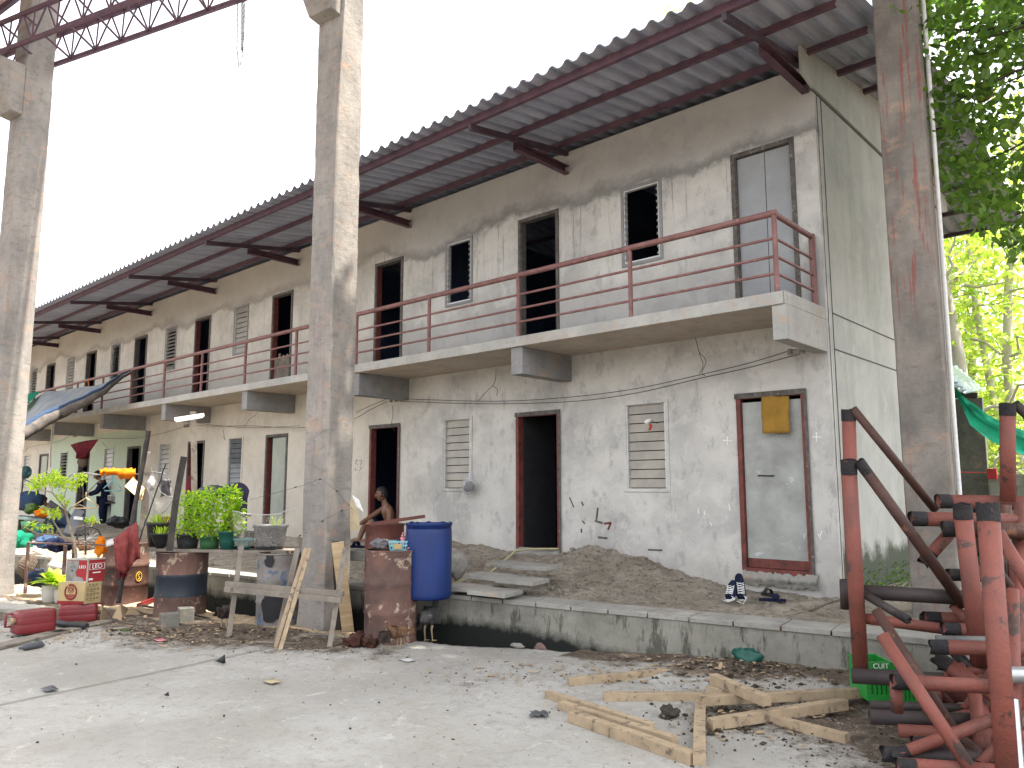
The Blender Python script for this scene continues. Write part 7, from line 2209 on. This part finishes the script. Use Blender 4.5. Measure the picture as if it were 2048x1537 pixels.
# ---------------------------------------------------------------- litter on the ground
random.seed(77)
for (x, y, r_, lb) in ((705, 1296, .085, 'leftmost dark coconut husk by the rusty barrel'), (738, 1297, .075, 'dark coconut husk against the foot of the rusty barrel'), (722, 1283, .06, 'small husk behind the two larger ones')):
    P = G(x, y); q = MB(); q.blob(P + V((0, 0, r_ * .75)), r_, 10, .9, (1.2, 1, .8), seed=x); one(q, 'coconut_husk', MAT['husk'], P, lb, 'husk', 'coconut husks by the barrel')
P = G(1340, 1437); q = MB(); q.blob(P + V((0, 0, .035)), .055, 12, .7, (1.1, 1, .75), seed=4); one(q, 'clod', MAT['clod'], P, 'fist sized dark clod of earth left of the pointing timber', 'clod')
q = MB(); q.grid([[G(1060 + 34 * i / 7 + 3 * math.sin(j), 1422 + 10 * j / 4 + 2 * math.sin(i * 2), .012 + .012 * (.5 + noise.noise(V((i * .9, j, 0))))) for j in range(5)] for i in range(8)]); one(q, 'wrapper', MAT['greyplastic'], G(1076, 1427), 'crumpled dark grey wrapper left of the three timbers', 'wrapper', None, 0, .003)
q = MB(); rows = [[G(1376 + 100 * i / 17, 1318 + 20 * j / 5 + 3 * math.sin(i), .03 + .05 * abs(noise.noise(V((i * .7, j * .9, 0)))) + (.05 if 3 < i < 9 else 0) * math.sin(j / 5 * 3.1)) for j in range(6)] for i in range(18)]
q.grid(rows); one(q, 'plastic_sheet', MAT['sackcloth'], G(1420, 1335), 'crumpled whitish plastic sheet at the back of the timbers', 'plastic sheet', None, 0, .004)
q = MB(); P = G(1492, 1328, .08); q.blob(P + V((0, 0, .05)), .10, 12, .8, (1.1, .7, .75), seed=2); one(q, 'dark_bag', MAT['tealplastic'], P, 'dark green plastic bag against the foot of the kerb', 'bag')
q = MB(); P = G(1094, 1300, -.02); vh, cr = loc(1094); rows = [[P + cr * (-.13 + .26 * i / 9) + vh * (.06 * j / 6) + V((0, 0, max(.0, (.17 - abs(i - 4.5) * .035) * (j / 6)) + .02 * noise.noise(V((i, j, 0))))) for j in range(7)] for i in range(10)]
q.grid(rows); one(q, 'pink_rag', MAT['rag'], P, 'dusty pinkish rag heaped at the edge of the drain', 'rag', None, 0, .008)
q = MB(); P = G(1035, 1296, .0); q.blob(P + V((0, 0, .02)), .05, 8, .3, (1.8, .8, .5)); one(q, 'flat_stone', MAT['stone'], P, 'flat pale stone at the lip of the drain left of the rag', 'stone')
for x, y, lb in ((1664, 1346, 'white crumpled tissue behind the back right timber'), (1692, 1352, 'small cream bag beside the foot of the leftmost upright pipe')):
    P = G(x, y, .03); q = MB(); q.blob(P + V((0, 0, .03)), .05, 10, .8, (1.3, .8, .8), seed=x); one(q, 'crumpled_paper', MAT['whitecloth'], P, lb, 'litter')
for x, y, lb, mt in ((320, 1282, 'faded red plastic scrap on the soil', 'pink'), (250, 1262, 'dark green leafy rag on the soil in front of the cardboard', 'leaf_dark'), (545, 1365, 'pale leaf lying on the bare yard left of the pillar', 'sackcloth'), (100, 1380, 'curled grey peel on the yard at the lower left', 'greyplastic'), (327, 1393, 'small black cap on the yard at the lower left', 'black'), (430, 1325, 'short charred stick at the edge of the soil', 'black'), (815, 1322, 'white scrap left of the sun patch', 'whitecloth')):
    P = G(x, y, .01); q = MB(); q.grid([[P + V((-.07 + .035 * i, -.05 + .03 * j, .008 + .02 * abs(noise.noise(V((i * 1.3, j * 1.1, x)))))) * 1.0 for j in range(4)] for i in range(5)] if x not in (430, 327) else [[P + V((.02 * i, .008 * j, .01 + .01 * i * (j == 1))) for j in range(3)] for i in range(4 if x == 327 else 9)]); one(q, 'scrap', MAT[mt], P, lb, 'litter', None, 0, .004)


# crumbs, gravel and chips
def crumbs(name, mt, n, pts, smin, smax, flat=.7, label=''):
    q = MB()
    for _ in range(n):
        (x, y, sx_, sy_) = random.choice(pts)
        P = G(random.gauss(x, sx_), min(1536, max(1265, random.gauss(y, sy_))))
        if P.y > YK(P.x) - .03 - gap(P.x) or P.y > YK(P.x) - .03: continue
        r_ = smin + (smax - smin) * random.random() ** 4
        P.z = gz(P.x, P.y) + r_ * .3
        sq = (random.uniform(.7, 1.4), random.uniform(.6, 1.1), flat * random.uniform(.6, 1.1)); vs = []
        rot = Matrix.Rotation(random.uniform(0, 6.3), 3, 'Z')
        o6 = [V((1, 0, 0)), V((0, 1, 0)), V((-1, 0, 0)), V((0, -1, 0)), V((0, 0, 1)), V((.5, .5, .75)), V((-.6, .5, .6)), V((0, 0, -1))]
        vs = [P + rot @ (V((v.x * sq[0], v.y * sq[1], v.z * sq[2])) * r_ * random.uniform(.7, 1.15)) for v in o6]
        q.add(vs, [(0, 1, 5), (0, 5, 4), (1, 6, 4, 5), (1, 2, 6), (2, 4, 6), (2, 3, 4), (3, 0, 4), (0, 3, 7), (1, 0, 7), (2, 1, 7), (3, 2, 7)])
    tag(q.build(name, MAT[mt], None, G(800, 1380)), label, 'debris', kind='stuff')


BL = [(420, 1275, 220, 14), (200, 1262, 120, 12), (640, 1300, 100, 12), (1000, 1345, 180, 25), (1250, 1345, 150, 18), (1550, 1400, 110, 45), (1400, 1450, 150, 40), (1650, 1460, 90, 30), (800, 1400, 450, 70), (1700, 1500, 90, 25)]
crumbs('dark_crumbs', 'clod', 1700, BL, .002, .014, .7, 'dark crumbs of earth strewn over the yard')
crumbs('soil_clods', 'soil', 700, [(1560, 1400, 70, 35), (1500, 1360, 90, 12), (430, 1270, 200, 10), (1450, 1420, 60, 40)], .008, .034, .7, 'clods of soil around the timbers and barrels')
crumbs('gravel', 'stone', 1200, BL, .003, .015, .6, 'pale gravel and chips over the yard')
q = MB()
for _ in range(900):
    x, y, sx_, sy_ = random.choice([(420, 1280, 240, 12), (180, 1265, 120, 14), (1300, 1350, 200, 16), (1550, 1400, 120, 50)])
    P = G(random.gauss(x, sx_), random.gauss(y, sy_), .012)
    if P.y > YK(P.x) - .1 - gap(P.x): continue
    P.z = gz(P.x, P.y) + .012
    leaf(q, P, V((random.uniform(-1, 1), random.uniform(-1, 1), .1)), V((0, 0, 1)) + rv(.3), random.uniform(.03, .08), random.uniform(.015, .04), .1, .1)
tag(q.build('dry_leaves', MAT['card'], None, G(420, 1280)), 'dry leaves and flakes scattered over the soil', 'debris', kind='stuff')
# stones and lumps on the bank and mound
q = MB()
for _ in range(1500):
    x = random.uniform(-9, .4) if random.random() < .5 else random.gauss(-2.8, .7); y = random.uniform(YK(x) + .42, -.06)
    if x > .3: continue
    r_ = .006 + .03 * random.random() ** 3; q.blob((x, y, bz(x, y) + r_ * .3), r_, 3, .5, (1.2, .9, .7), seed=_, smooth=False)
tag(q.build('rubble', MAT['bank'], None, (-2.8, -.6, .5)), 'lumps of dry cement and earth on the bank', 'debris', kind='stuff')
# moss and weeds at the end wall
q = MB()
for _ in range(500):
    x = random.uniform(.03, .3); y = random.uniform(.2, 3.5); leaf(q, V((x, y, random.uniform(.35, .75 - x))), V((random.uniform(.2, 1), random.uniform(-1, 1), .7)), V((0, 0, 1)) + rv(.4), .05, .03)
tag(q.build('weeds', MAT['leaf_dark'], None, (.1, 1.5, .4)), 'dark weeds and moss at the foot of the end wall', 'weeds', kind='stuff')
